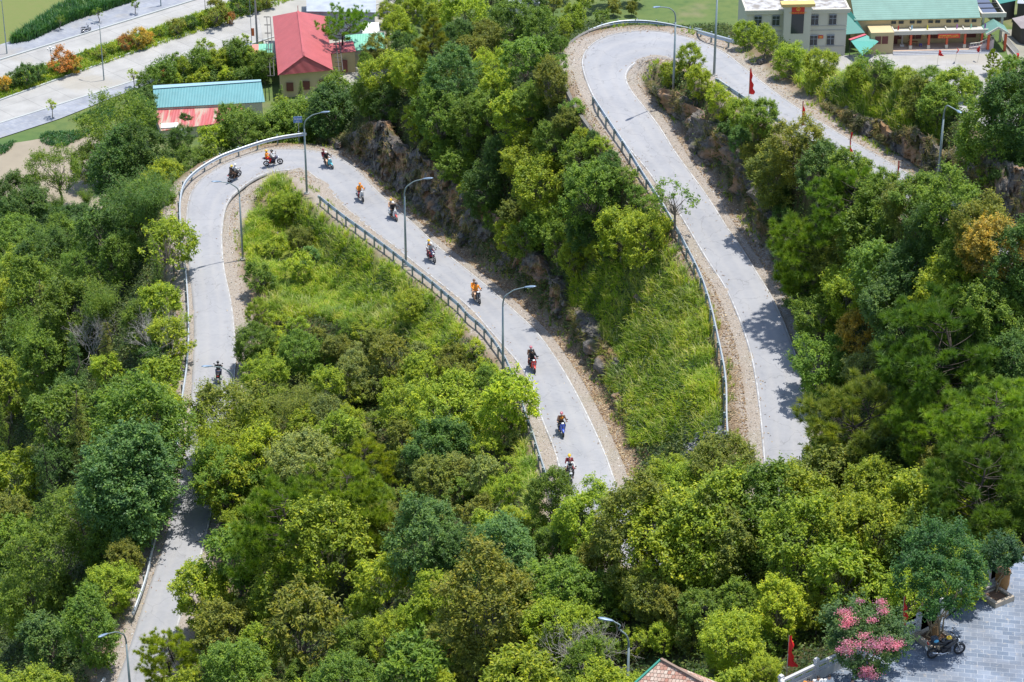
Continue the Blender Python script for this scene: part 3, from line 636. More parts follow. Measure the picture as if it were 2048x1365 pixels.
def conifer(seed, R, H):
    rng = np.random.RandomState(seed); mb = MB(); tp = bent(np.array([0, 0, -.5]), np.array([0, 0, H]), 6, 0, rng); mb.tube(tp, np.linspace(.16, .03, 6), 6)
    C = []; LT = []; nw = int(H / .42)
    for k in range(nw):
        f = k / nw; z = H * (.12 + .86*f); rad = R * (1 - f)**.7 * rng.uniform(.75, 1.1) + .12
        for j in range(9):
            a = rng.rand()*6.283; e = np.array([math.cos(a), math.sin(a), -.35]); L_ = rad * rng.uniform(.6, 1.1); n = int(26 * (L_ + .3))
            t = rng.rand(n, 1)**.7; C.append(np.array([0, 0, z]) + e * t * L_ + rng.randn(n, 3) * .09); LT.append(np.repeat(e[None], n, 0) + rng.randn(n, 3)*.5 + [0, 0, -.2])
            if j % 2 == 0: mb.tube([[0, 0, z], np.array([0, 0, z]) + e*L_*.8], [.03, .01], 4, False)
    C = np.vstack(C); LT = nrm(np.vstack(LT)); nn = nrm(rng.randn(len(C), 3)*.5 + [0, 0, 1]); V, Q = leafquads(C, nn, .15*(.7+.6*rng.rand(len(C))), .05, rng, .05, LT)
    return mesh_np('crown', V, Q, None, [M_LEAF]), mb.mesh('trunk', M_PBARK, True)
def bamboo(seed, R, H, n=26):
    rng = np.random.RandomState(seed); mb = MB(); C = []; LT = []
    for i in range(n):
        a = rng.rand()*6.283; out = R * rng.uniform(.35, 1.05); h = H * rng.uniform(.7, 1.05); b = np.array([rng.randn()*.3, rng.randn()*.3, -.3]); t = np.linspace(0, 1, 9)[:, None]
        p = b + np.array([math.cos(a), math.sin(a), 0]) * out * t**2.6 + np.array([0, 0, 1]) * h * (t - .18*t**4); mb.tube(p, np.linspace(.035, .008, 9), 5, False)
        m = 300; tt = rng.uniform(.35, 1, m)**.8; q = np.stack([np.interp(tt, t[:, 0], p[:, k]) for k in range(3)], 1); off = rng.randn(m, 3) * [.34, .34, .22]; C.append(q + off); LT.append(off * 1.0 + rng.randn(m, 3)*.25 + [0, 0, -.35])
    C = np.vstack(C); LT = nrm(np.vstack(LT)); nn = nrm(rng.randn(len(C), 3)*.5 + [0, 0, .9]); V, Q = leafquads(C, nn, .24*(.7+.6*rng.rand(len(C))), .045, rng, .05, LT)
    return mesh_np('crown', V, Q, None, [M_LEAF]), mb.mesh('trunk', simple('bamboo_cane_%d' % seed, (.22, .24, .07), .6), True)
def bare(seed, H, n=9, mat=None):
    rng = np.random.RandomState(seed); mb = MB()
    def grow(p, d, L, r, k):
        e = p + d * L; q = bent(p, e, 4, 0, rng); mb.tube(q, np.linspace(r, r*.55, 4), 4, False)
        if k == 0: return
        for _ in range(3 if k > 1 else 4): grow(q[-1] if rng.rand() < .6 else q[-2], nrm(d + rng.randn(3)*.55 + [0, 0, .12]), L*rng.uniform(.55, .8), r*.55, k-1)
    for i in range(n): grow(np.array([0, 0, -.2]), nrm(np.array([math.cos(i*6.283/n)*.45, math.sin(i*6.283/n)*.45, 1])), H*.36, .045, 4)
    return mb.mesh('branches', mat or M_DEAD, True)
KIND = {}
def kind(n, fn, *a, **k): KIND.setdefault(n, []).append(fn(*a, **k))
for s in range(5): kind('small', broad, 10+s, 2.3, 5.0 + .4*s, .10, .19, .10, 120, 8, 105)
for s in range(3): kind('dense', broad, 30+s, 2.5, 5.6, .12, .16, .09, 165, 10, 115, .7)
for s in range(3): kind('large', broad, 40+s, 2.4, 5.8, .14, .34, .13, 48, 9, 95, .4, .55, ragged=.7)
for s in range(2): kind('feather', broad, 50+s, 3.6, 8.5, .30, .30, .10, 70, 9, 100, .2, .5, ragged=.8)
for s in range(4): kind('shrub', broad, 60+s, 1.3, 2.2, .02, .16, .085, 70, 6, 50, ragged=.7)
for s in range(2): kind('tall', broad, 66+s, 2.8, 8.6, .15, .20, .11, 110, 12, 165)
kind('pine', pine, 70, 2.7, 8.0, .34); kind('pine', pine, 71, 2.8, 8.4, .3); kind('pine', pine, 74, 2.6, 7.0, .25)
kind('umbrella_pine', pine, 72, 3.4, 8.2, .55, 'umbrella'); kind('cone_pine', pine, 73, 2.2, 8.5, .12, 'cone', 420, 30, .3, .036)
for s in range(2): kind('conifer', conifer, 80+s, 1.5, 8.5)
for s in range(2): kind('bamboo', bamboo, 84+s, 2.6, 6.5)
kind('young', broad, 90, 1.5, 3.9, .38, .20, .09, 26, 6, 34, .3, .2, ragged=1.0)
kind('sapling', broad, 92, .8, 2.6, .45, .16, .08, 40, 5, 20, .3)
NAMES = {'small': 'broadleaf_tree', 'dense': 'broadleaf_tree', 'large': 'large_leaved_tree', 'feather': 'feathery_tree', 'shrub': 'shrub', 'tall': 'tall_tree', 'pine': 'pine_tree', 'umbrella_pine': 'pine_tree',
         'cone_pine': 'pine_tree', 'conifer': 'narrow_conifer', 'bamboo': 'bamboo_clump', 'young': 'young_tree', 'sapling': 'sapling'}
RAD = {'small': 2.4, 'dense': 2.6, 'large': 2.5, 'feather': 3.6, 'shrub': 1.3, 'tall': 2.9, 'pine': 2.7, 'umbrella_pine': 3.2, 'cone_pine': 2.2, 'conifer': 1.5, 'bamboo': 2.6, 'young': 1.5, 'sapling': .8}
CH = {'small': 2.9, 'dense': 3.4, 'large': 3.4, 'feather': 5.6, 'shrub': 1.0, 'tall': 5.4, 'pine': 5.0, 'umbrella_pine': 6.2, 'cone_pine': 4.6, 'conifer': 4.6, 'bamboo': 3.8, 'young': 2.7, 'sapling': 1.9}
PHR = {'small': 'rounded small-leaved tree', 'dense': 'dense bushy tree', 'large': 'large-leaved tree', 'feather': 'tall feathery tree', 'shrub': 'low leafy shrub', 'tall': 'tall leafy tree', 'pine': 'tufted pine tree', 'umbrella_pine': 'spreading pine tree',
       'cone_pine': 'pointed pine tree', 'conifer': 'narrow drooping conifer', 'bamboo': 'arching bamboo clump', 'young': 'slender young tree', 'sapling': 'thin sapling'}
TINT_GAIN = 2.15
TINT = {'lime': ((.150, .210, .018), 'lime green'), 'yel': ((.135, .190, .018), 'yellow-green'), 'mid': ((.075, .130, .018), 'mid-green'), 'dark': ((.044, .090, .020), 'dark green'), 'blue': ((.064, .125, .036), 'bluish green'),
        'olive': ((.10, .125, .022), 'olive green'), 'amber': ((.22, .17, .03), 'amber-tinged'), 'grey': ((.12, .155, .045), 'greyish green'), 'pine': ((.082, .150, .018), 'bright green'), 'pined': ((.056, .108, .016), 'deep green'), 'rust': ((.20, .11, .035), 'rusty brown')}
TREES = []
def tree(kd, u, v, tint, sc=1.0, rngt=random.Random(5), cat=None, on=None, lean=None):
    hc = CH[kd] * sc; p = np.array(on, float) if on is not None else hit(u, v, hc)
    if on is None:
        for _ in range(5):
            if roaddist(p[0], p[1]) > .7: break
            sc *= 1.04; hc = CH[kd] * sc; p = hit(u, v, hc)
        if roaddist(p[0], p[1]) < 1.0:
            k = int(roadidx(p[0], p[1])); s_ = float(roadside(p[0], p[1])) or 1.0; q = (EA if s_ > 0 else EB)[k] + AC[k] * s_ * 1.7
            if np.hypot(q[0]-p[0], q[1]-p[1]) > 2.0 and kd != 'young': return None
            p = np.array([q[0], q[1], float(ground(q[0], q[1]))]); sc = sc if kd == 'young' else min(sc, .7)
    c, t = KIND[kd][rngt.randrange(len(KIND[kd]))]
    r = empty(NAMES[kd], p, rngt.uniform(0, 6.28)); zs = sc * rngt.uniform(.93, 1.07); r.scale = (sc * rngt.uniform(.93, 1.08), sc * rngt.uniform(.93, 1.08), zs)
    col, word = TINT[tint]; j = rngt.uniform(.86, 1.14); g = rngt.uniform(.93, 1.07)
    o = ob('crown' if kd not in ('shrub',) else 'foliage', c, r); o.color = (1.08*TINT_GAIN*col[0]*j*g, TINT_GAIN*col[1]*j, TINT_GAIN*col[2]*j/g, 1)
    ob('trunk' if kd != 'shrub' else 'stem', t, r)
    pu_, pv_, pc_ = proj(p + np.array([0, 0, hc]))
    TREES.append(dict(o=r, u=pu_, v=pv_, kd=kd, word=word, rpx=RAD[kd] * sc * F_PX / pc_, p=p)); 
    r['category'] = cat or {'shrub': 'shrub', 'bamboo': 'bamboo', 'sapling': 'sapling'}.get(kd, 'pine tree' if 'pine' in kd else 'tree'); return r
# trees that can be told apart in the photograph: kind, picture point of the crown's middle, tint, scale
HAND = [('umbrella_pine', 692, 58, 'pine', 1.0, ), ('cone_pine', 868, 100, 'olive', .9), ('pine', 565, 1085, 'pine', 1.2), ('pine', 700, 1030, 'yel', .95), ('pine', 735, 935, 'yel', .62),
 ('pine', 1632, 500, 'pine', 1.05), ('pine', 1705, 430, 'pine', .92), ('pine', 1885, 700, 'pined', 1.25), ('pine', 1715, 850, 'olive', 1.15), ('pine', 1870, 845, 'pine', .80), ('pine', 1990, 880, 'pine', 1.0), ('pine', 1960, 1000, 'pined', .95),
 ('pine', 300, 1330, 'yel', .62), ('bamboo', 500, 830, 'yel', 1.0), ('bamboo', 590, 800, 'olive', .9), ('bamboo', 60, 660, 'mid', 1.2), ('bamboo', 130, 560, 'mid', 1.1), ('bamboo', 200, 600, 'mid', 1.0),
 ('conifer', 88, 655, 'olive', 1.25), ('conifer', 215, 700, 'olive', .85), ('conifer', 150, 730, 'dark', .9), ('conifer', 160, 860, 'olive', .9), ('conifer', 260, 830, 'olive', .8), ('conifer', 95, 980, 'dark', 1.0),
 ('feather', 225, 255, 'mid', 1.25), ('feather', 115, 350, 'mid', .95), ('tall', 265, 345, 'dark', .8), ('dense', 60, 420, 'dark', 1.2), ('dense', 10, 440, 'dark', 1.0),
 ('dense', 500, 665, 'mid', .78), ('young', 1382, 438, 'mid', .85), ('young', 330, 500, 'yel', 1.5), ('large', 345, 495, 'yel', .8), ('large', 375, 680, 'yel', .75), ('large', 250, 820, 'mid', 1.0), ('large', 120, 850, 'mid', 1.1),
 ('tall', 310, 930, 'blue', 1.05), ('tall', 250, 1000, 'blue', .9), ('dense', 570, 410, 'yel', .42), ('dense', 600, 480, 'olive', .45), ('shrub', 622, 522, 'blue', .8), ('shrub', 600, 545, 'yel', 1.0), ('shrub', 545, 500, 'yel', 1.0), ('shrub', 520, 560, 'mid', 1.0),
 ('dense', 820, 610, 'yel', .5), ('large', 1025, 810, 'lime', .85), ('dense', 900, 830, 'yel', 1.05), ('dense', 880, 900, 'dark', .9), ('tall', 850, 1090, 'blue', .75), ('tall', 1000, 1100, 'blue', .7), ('dense', 930, 1110, 'dark', .75),
 ('dense', 1200, 985, 'mid', .55), ('dense', 1150, 1080, 'dark', .6), ('small', 1240, 470, 'lime', .85), ('dense', 1290, 470, 'yel', .8), ('dense', 1090, 370, 'yel', 1.0), ('small', 1055, 310, 'yel', .8), ('tall', 900, 160, 'blue', .8),
 ('dense', 1378, 115, 'lime', .42), ('small', 1395, 175, 'lime', .5), ('small', 1340, 155, 'yel', .4), ('small', 1440, 215, 'lime', .5), ('dense', 1520, 235, 'mid', .55), ('dense', 1600, 300, 'olive', .8), ('dense', 1560, 350, 'olive', .8), ('small', 1705, 352, 'mid', .5), ('small', 1480, 245, 'yel', .45),
 ('dense', 1840, 395, 'mid', .7), ('dense', 1995, 500, 'amber', .85), ('dense', 1580, 115, 'yel', .5), ('dense', 1640, 130, 'lime', .5), ('small', 1530, 88, 'yel', .42), ('small', 1490, 72, 'yel', .38), ('dense', 1610, 85, 'yel', .34), ('cone_pine', 1425, 35, 'pine', .8), ('cone_pine', 1380, 20, 'pine', .8),
 ('young', 1600, 62, 'amber', .7), ('tall', 1990, 270, 'mid', .85), ('tall', 1975, 330, 'dark', .6), ('tall', 2040, 330, 'dark', .9), ('tall', 2040, 210, 'dark', .8), ('dense', 1715, 150, 'yel', .36), ('dense', 1765, 152, 'mid', .4), ('dense', 1812, 160, 'yel', .36), ('dense', 1862, 170, 'mid', .45), ('small', 1905, 178, 'yel', .6), ('dense', 1945, 178, 'mid', .6), ('tall', 1992, 160, 'yel', .5), ('dense', 2035, 185, 'mid', .6), ('small', 1880, 215, 'mid', .6), ('small', 1835, 210, 'olive', .5), ('young', 1750, 135, 'mid', .9), ('small', 1720, 140, 'yel', .34), ('cone_pine', 1985, 120, 'yel', .55), ('dense', 1940, 170, 'yel', .6),
 ('small', 400, 300, 'lime', .6), ('small', 372, 246, 'dark', .42), ('dense', 460, 240, 'mid', .9), ('conifer', 602, 188, 'mid', .6), ('conifer', 563, 200, 'mid', .7),
 ('dense', 1740, 1080, 'yel', 1.0), ('large', 1690, 1160, 'yel', .8), ('dense', 1640, 1010, 'olive', .9), ('tall', 1450, 1100, 'olive', .8), ('dense', 1465, 1290, 'lime', .7), ('dense', 1530, 1345, 'yel', .35), ('small', 400, 1220, 'yel', .95)]
HAND += [('tall', 1760, 400, 'mid', .6), ('dense', 1815, 420, 'olive', .7), ('tall', 1905, 420, 'mid', .62), ('dense', 1870, 470, 'dark', .8), ('tall', 1965, 455, 'olive', .6), ('small', 1700, 380, 'mid', .7), ('dense', 1750, 450, 'blue', .7), ('tall', 2035, 520, 'dark', .7), ('dense', 1930, 530, 'mid', .7)]
HAND += [('dense', 25, 500, 'mid', 1.2), ('dense', 95, 515, 'dark', 1.1), ('dense', 20, 575, 'mid', 1.2), ('tall', 70, 590, 'mid', 1.0), ('dense', 125, 470, 'mid', 1.1), ('tall', 10, 640, 'yel', 1.0), ('dense', 60, 545, 'yel', 1.1), ('dense', 40, 470, 'mid', 1.1), ('dense', 150, 440, 'dark', 1.0), ('bamboo', 300, 400, 'dark', 1.2), ('tall', 345, 380, 'mid', .8), ('dense', 250, 420, 'dark', .9), ('tall', 290, 325, 'dark', .9), ('tall', 350, 345, 'dark', .8), ('tall', 240, 330, 'dark', 1.1), ('bamboo', 290, 385, 'dark', 1.1), ('bamboo', 265, 395, 'dark', 1.4), ('dense', 180, 330, 'mid', 1.0), ('dense', 30, 395, 'dark', 1.2),
 ('dense', 1645, 640, 'mid', .85), ('dense', 1705, 590, 'yel', .85), ('tall', 1765, 560, 'mid', .75), ('small', 1680, 545, 'olive', .8), ('small', 1720, 680, 'amber', .6), ('dense', 1790, 630, 'blue', .85), ('dense', 1650, 730, 'mid', .8), ('dense', 1830, 540, 'dark', .85), ('small', 1745, 500, 'mid', .9), ('dense', 1900, 590, 'yel', .8), ('dense', 1985, 640, 'mid', .9), ('small', 1745, 735, 'grey', .7), ('dense', 2030, 380, 'dark', .85), ('dense', 2000, 425, 'mid', .7)]
for h in HAND: tree(*h)
for f_, off_, sc_, tn_, kd_ in [(.10, 5, .85, 'mid', 'dense'), (.24, 5.5, .75, 'yel', 'dense'), (.36, 5, .7, 'mid', 'dense'), (.47, 4.6, .75, 'yel', 'large'), (.57, 4.6, .95, 'mid', 'dense'), (.67, 6.0, 1.05, 'dark', 'dense'), (.77, 6.2, 1.1, 'mid', 'dense'), (.86, 7.0, 1.15, 'mid', 'dense'), (.95, 5.0, 1.1, 'dark', 'dense'),
        (.62, 10, .8, 'mid', 'tall'), (.77, 9, .85, 'yel', 'tall'), (.92, 8, .9, 'mid', 'tall')]:
    k_ = leg_i(1, f_); q_ = EA[k_] + AC[k_] * off_; q_[2] = float(ground(q_[0], q_[1])); tree(kd_, 0, 0, tn_, sc_, on=q_)
for f_, sc_, tn_, kd_ in [(.12, .55, 'mid', 'tall'), (.24, .72, 'yel', 'tall'), (.36, .9, 'olive', 'tall'), (.47, .95, 'yel', 'dense'), (.56, .98, 'yel', 'tall'), (.66, .95, 'mid', 'tall'), (.76, .9, 'yel', 'tall'), (.86, .85, 'olive', 'tall'), (.95, .7, 'mid', 'dense')]:
    k_ = leg_i(3, f_); q_ = EB[k_] - AC[k_] * 2.4; q_[2] = float(ground(q_[0], q_[1])); s_ = sc_ * (1.35 if kd_ == 'dense' else 1); tree(kd_, 0, 0, tn_, s_, on=q_)
for s_, f_, off_, sc_, tn_, kd_ in [(1, .38, 2.3, 1.2, 'blue', 'tall'), (1, .47, 2.3, 1.15, 'mid', 'tall'), (1, .58, 2.3, .95, 'yel', 'large'), (-1, .44, 1.0, 1.0, 'mid', 'dense'), (-1, .50, .9, 1.3, 'yel', 'bamboo'), (-1, .56, .9, 1.15, 'olive', 'dense'),  (-1, .43, 1.6, .9, 'yel', 'large'), (1, .66, 2.6, .8, 'yel', 'large'), (1, .80, 2.6, .8, 'lime', 'large')]:
    k_ = leg_i(0, f_); q_ = (EA if s_ > 0 else EB)[k_] + AC[k_] * s_ * off_; q_[2] = float(ground(q_[0], q_[1])); tree(kd_, 0, 0, tn_, sc_, on=q_)
for f_, sc_, tn_ in [(.35, .75, 'yel'), (.5, .85, 'yel'), (.65, .8, 'olive')]:
    k_ = leg_i(3, f_); q_ = EA[k_] + AC[k_] * 1.9; q_[2] = float(ground(q_[0], q_[1])); tree('dense', 0, 0, tn_, sc_, on=q_)
# ------------------------------------------------------------------ where crowns must not cover what the photograph shows
PROT = []
def protect(poly): PROT.append(poly)
def edge_px(E, off):
    q = E + off; return [proj(p)[:2] for p in q]
i1 = leg_i(0, .62); sA = edge_px(EA[i1:leg_i(2, .97)], AC[i1:leg_i(2, .97)] * 1.3); sB = edge_px(EB[i1:leg_i(2, .97)], -AC[i1:leg_i(2, .97)] * 1.0)
protect_cells = []
def add_strip(a, b):
    for k in range(0, len(a) - 2, 2): PROT.append([a[k], a[k+2], b[k+2], b[k]])
add_strip(sA, sB)
j0, j1 = leg_i(0, .22), leg_i(0, .44); add_strip(edge_px(EA[j0:j1], AC[j0:j1]*1.0), edge_px(EB[j0:j1], -AC[j0:j1]*.3))
j0, j1 = leg_i(4, .02), leg_i(6, .36); add_strip(edge_px(EA[j0:j1], AC[j0:j1] * 1.6), edge_px(EB[j0:j1], -AC[j0:j1] * 1.0))
j0, j1 = leg_i(6, .36), leg_i(6, .57); add_strip(edge_px(EA[j0:j1], AC[j0:j1] * 2), edge_px(EB[j0:j1], AC[j0:j1] * 1.0))
PROT += [[(560,215),(630,215),(630,285),(560,285)], [(1855,225),(1940,225),(1890,375),(1858,375)], [(1000,560),(1075,560),(1030,640),(1018,780),(1000,780)], [(640,262),(700,235),(800,250),(860,330),(990,470),(1000,540),(1060,600),(1010,600),(860,460),(760,360),(660,300)], [(1100,650),(1180,660),(1220,760),(1250,830),(1260,950),(1230,950),(1150,760)],
   G_MID, G_RIGHT, [(1560,90),(1840,140),(1880,260),(1800,300),(1600,190)], [(0,0),(620,0),(440,110),(300,165),(130,235),(0,280)], [(535,8),(725,8),(725,105),(685,168),(540,168)], [(305,165),(525,160),(520,215),(330,262),(305,262)], [(0,280),(140,280),(150,330),(0,370)],
   [(1340,60),(1560,140),(1560,240),(1320,260),(1310,130)], [(1350,170),(1420,260),(1540,420),(1560,520),(1440,400),(1340,260)], [(1490,0),(1700,0),(1990,0),(2000,110),(1740,125),(1700,60),(1500,30)], [(1750,1365),(1850,1280),(2048,1150),(2048,1365)], [(1560,1290),(1760,1290),(1760,1365),(1560,1365)], [(1235,1240),(1262,1240),(1262,1365),(1235,1365)],[(1290,1310),(1400,1310),(1400,1365),(1290,1365)], [(1025,880),(1080,870),(1120,1010),(1060,1050)]]
cu, cv = np.meshgrid(np.arange(-60, 2110, 7), np.arange(-40, 1410, 7)); pm = np.zeros(cu.shape, bool)
for pl in PROT: pm |= inpoly(cu.astype(float), cv.astype(float), pl)
pcell = np.stack([cu[pm], cv[pm]], 1).astype(float)
# region mixes: polygon in the picture, kinds, tints, scale range, spacing share, count
RADV = {'tall': 3.9, 'conifer': 3.2, 'bamboo': 3.2, 'large': 2.9, 'dense': 2.8, 'small': 2.6}
REG = [([(-40,380),(300,300),(360,420),(370,700),(340,960),(290,1130),(240,1400),(-40,1400)], ['small','dense','large','tall','conifer','bamboo','large','feather'], ['mid','mid','dark','blue','olive','yel','mid','dark'], (.6, 1.25), .70),
 ([(480,590),(640,640),(800,690),(960,660),(1030,760),(1060,900),(1020,960),(1040,1060),(420,1060),(440,900),(400,850),(420,720)], ['small','small','dense','large','shrub'], ['yel','lime','mid','yel','olive','grey'], (.42, 1.05), .70),
 ([(420,1020),(1100,1020),(1290,960),(1500,960),(1620,960),(1900,1000),(2060,1060),(1900,1190),(1600,1240),(1540,1365),(1500,1420),(280,1420),(330,1260)], ['small','dense','small','dense','tall','large'], ['yel','mid','olive','yel','mid','lime','yel','olive'], (.5, 1.15), .70),
 ([(715,160),(790,-20),(1300,-20),(1270,40),(1140,90),(1150,160),(1330,430),(1330,500),(1220,560),(1120,540),(1000,470),(860,300),(700,225)], ['small','dense','tall','tall','small','large'], ['mid','yel','yel','lime','dark','olive','mid'], (.55, 1.05), .72),
 ([(1440,260),(1600,250),(1850,390),(2060,470),(2060,1060),(1620,960),(1640,780),(1560,540),(1500,420)], ['small','dense','tall','small'], ['dark','mid','dark','blue','mid','olive','dark'], (.6, .9), .74),
 ([(1935,150),(2060,130),(2060,420),(1970,420),(1935,330)], ['tall','dense','small'], ['dark','mid','dark'], (.6, .9), .74),
 ([(1460,40),(1560,90),(1700,140),(2060,180),(2060,130),(1900,140),(1740,120),(1500,30)], ['small','shrub','dense'], ['yel','lime','mid'], (.4, .65), .8),
 ([(320,215),(330,265),(520,215),(560,165),(640,160),(640,235),(560,262),(450,290),(380,335),(350,410),(250,430),(235,330),(300,280)], ['dense','dense','small'], ['mid','yel','mid','dark'], (.6, .95), .62),
 ([(310,165),(330,130),(480,100),(535,120),(535,165),(420,170)], ['shrub','small'], ['mid','yel','mid','lime'], (.5, .9), .5),
 ([(470,370),(960,650),(900,700),(560,640),(480,560)], ['shrub','shrub','sapling'], ['yel','mid','lime','yel','olive','mid'], (.4, .95), .92),
 ([(1130,560),(1400,520),(1440,870),(1260,900)], ['shrub','shrub'], ['yel','mid','olive'], (.4, .85), .92)]
rs = random.Random(11); PX = [(t['u'], t['v'], t['rpx']) for t in TREES]
for poly, kinds, tints, (s0, s1), dens in REG:
    pa = np.array(poly); x0, y0 = pa.min(0); x1, y1 = pa.max(0); isgrass = dens > 1.2; miss = 0; got = 0
    while miss < 420:
        u = rs.uniform(x0, x1); v = rs.uniform(y0, y1); miss += 1
        if not inpoly(np.array([u]), np.array([v]), poly)[0]: miss -= .9; continue
        kd = rs.choice(kinds); sc = rs.uniform(s0, s1); g = hit(u, v, CH[kd]*sc)
        if g[2] < 10.3 and v < 380 and False: continue
        rp = RADV.get(kd, RAD[kd]) * sc * F_PX / proj(g)[2]
        if not isgrass:
            dm = np.sqrt(((pcell - [u, v])**2).sum(1).min()); lim = dm * 1.12 + 2
            if rp > lim:
                if kd in ('bamboo', 'conifer', 'tall', 'large'): kd = 'small'
                if RAD['small']*.42 * F_PX / proj(g)[2] > lim: kd = 'shrub'
                sc = sc * lim / rp if kd == 'small' else .7; rp = RAD[kd] * sc * F_PX / proj(g)[2]
                if rp > lim * 1.25 or lim < 10: continue
                g = hit(u, v, CH[kd]*sc)
        if roaddist(g[0], g[1]) < 1.5 or (pat_dist(g[0], g[1]) < .6 and g[0] > 8 and g[1] < 125): continue
        if any((u - a)**2 + ((v - b)*1.15)**2 < (dens * (rp + c))**2 * .62 for a, b, c in PX): continue
        tree(kd, u, v, rs.choice(tints), sc, rs); PX.append((u, v, rp)); miss = 0; got += 1
        if len(TREES) > 480: break
    print('region', got, 'total', len(TREES))
# ------------------------------------------------------------------ guardrails, lamps, flags, sign
def steel(name, c, rough=.45, metal=.5):
    return simple(name, c, rough, metal, .12, 2.0)
M_GALV = steel('galvanised_steel', (.50, .54, .57)); M_POST = steel('weathered_post', (.22, .27, .26), .7, .2); M_POLE = steel('grey_green_pole', (.25, .31, .32), .5, .3)
M_LHEAD = simple('lamp_housing', (.22, .30, .40), .4, .3); M_LENS = simple('lamp_lens', (.6, .65, .7), .15); M_CONC = simple('grey_concrete', (.34, .33, .31), .9, var=.2, sc=2)
def road_z(p): return CL[((CL[:, :2] - p[:2])**2).sum(1).argmin(), 2]
def px_road(u, v, dz):
    z = 60.0
    for _ in range(8): p = P(u, v, z); z = road_z(p) + dz
    return np.array([p[0], p[1], z])
def guardrail(px, label, flip=1, post_h=.75, group=None):
    top = smooth(resample(np.array([px_road(u, v, .75) for u, v in catmull(px, 5)]), max(8, int(len(px)*7))), 2); L = arclen(top)[-1]
    top = resample(top, max(int(L / .5), 4)); base = top - [0, 0, .75]
    r = empty('guardrail', base[0], 0, label, 'guardrail', group); org = base[0]
    t = np.gradient(top, axis=0); t[:, 2] = 0; t /= np.linalg.norm(t, axis=1)[:, None]; n = np.stack([-t[:, 1], t[:, 0], t[:, 2]], 1) * flip
    prof = [(.0, .03), (.07, .0), (.085, -.05), (.01, -.13), (.01, -.17), (.085, -.25), (.07, -.30), (0, -.33), (-.02, -.33), (.05, -.29), (.06, -.25), (-.015, -.17), (-.015, -.13), (.06, -.05), (.05, -.02), (-.02, .03)]
    m = len(prof); V = np.stack([top + n * a + np.array([0, 0, b]) for a, b in prof], 1) - org; q = []
    for i in range(len(top) - 1):
        for k in range(m): q.append([i*m + k, (i+1)*m + k, (i+1)*m + (k+1) % m, i*m + (k+1) % m])
    mb = MB(); mb.add(V.reshape(-1, 3), q); mb.build('rail', M_GALV, r)
    pm_ = MB(); pm_.box((0, 0, .28), (.10, .12, 1.16)); pm_.box((0, 0, .87), (.12, .14, .03)); pm_.box((.09, 0, .58), (.08, .12, .22)); pme = pm_.mesh('post', M_POST)
    s = arclen(top); k = 0
    for d in np.arange(.3, L - .1, 2.0):
        i = int(np.searchsorted(s, d)); i = min(i, len(top) - 1); p = base[i] - n[i] * .13; a = math.atan2(n[i][1], n[i][0])
        ob('post', pme, r, p - org, (0, 0, a)); k += 1
    for e, d in ((0, -1), (-1, 1)):
        mb = MB(); c = top[e] + t[e] * d * .1 - org; mb.loft([(-.12, 0, .05, .17), (0, 0, .10, .18), (.12, 0, .10, .15), (.17, 0, .03, .05)], 10)
        a = math.atan2(t[e][1] * d, t[e][0] * d) - math.pi/2; mb.build('end_terminal', M_GALV, r, loc=c + [0, 0, -.15], rot=(0, 0, a))
    return r
G1 = [(608,266),(560,273),(523,282),(478,297),(444,309),(410,328),(386,345),(366,370),(359,409),(362,469),(371,544),(376,620),(376,680),(372,739),(364,790),(358,850),(350,920),(338,980),(317,1051),(302,1104),(292,1153),(267,1221)]
G2 = [(638.6,392),(655,405),(687,430),(722,455),(740,468),(778,496),(819,528),(854,554.5),(886,581),(918.6,608),(936,628),(967,654),(1002,700),(1020,735.6),(1039.5,788),(1053,832),(1066,867),(1085.6,929),(1107.6,986),(1123,1021),(1140,1062)]
G3 = [(1464.5,79),(1422,68),(1389,58.6),(1349,49.5),(1312,43),(1268.5,39.6),(1228,43),(1188,55),(1160,70),(1146,88),(1145,121),(1153,139),(1180.6,185),(1210,229),(1252,291),(1283,341),(1334,421),(1377,499),(1403,552),(1422,611),(1439,688),(1447.5,726),(1453,773),(1452,828),(1455,866)]
G4 = [(1434,158),(1475,185),(1511,209),(1545,230),(1577,252),(1596,266),(1640,292),(1700,333),(1760,368)]
guardrail(G1, 'long galvanised guardrail round the outside of the left hairpin and down the left road')
guardrail(G2, 'galvanised guardrail along the grass slope beside the road the motorbikes ride down')
guardrail(G3, 'long galvanised guardrail curving round the top of the upper right hairpin')
guardrail(G4, 'short galvanised guardrail behind the red flags on the upper right road')
guardrail([(206,1358),(196,1376),(186,1396)], 'short piece of guardrail at the bottom left corner by the road')
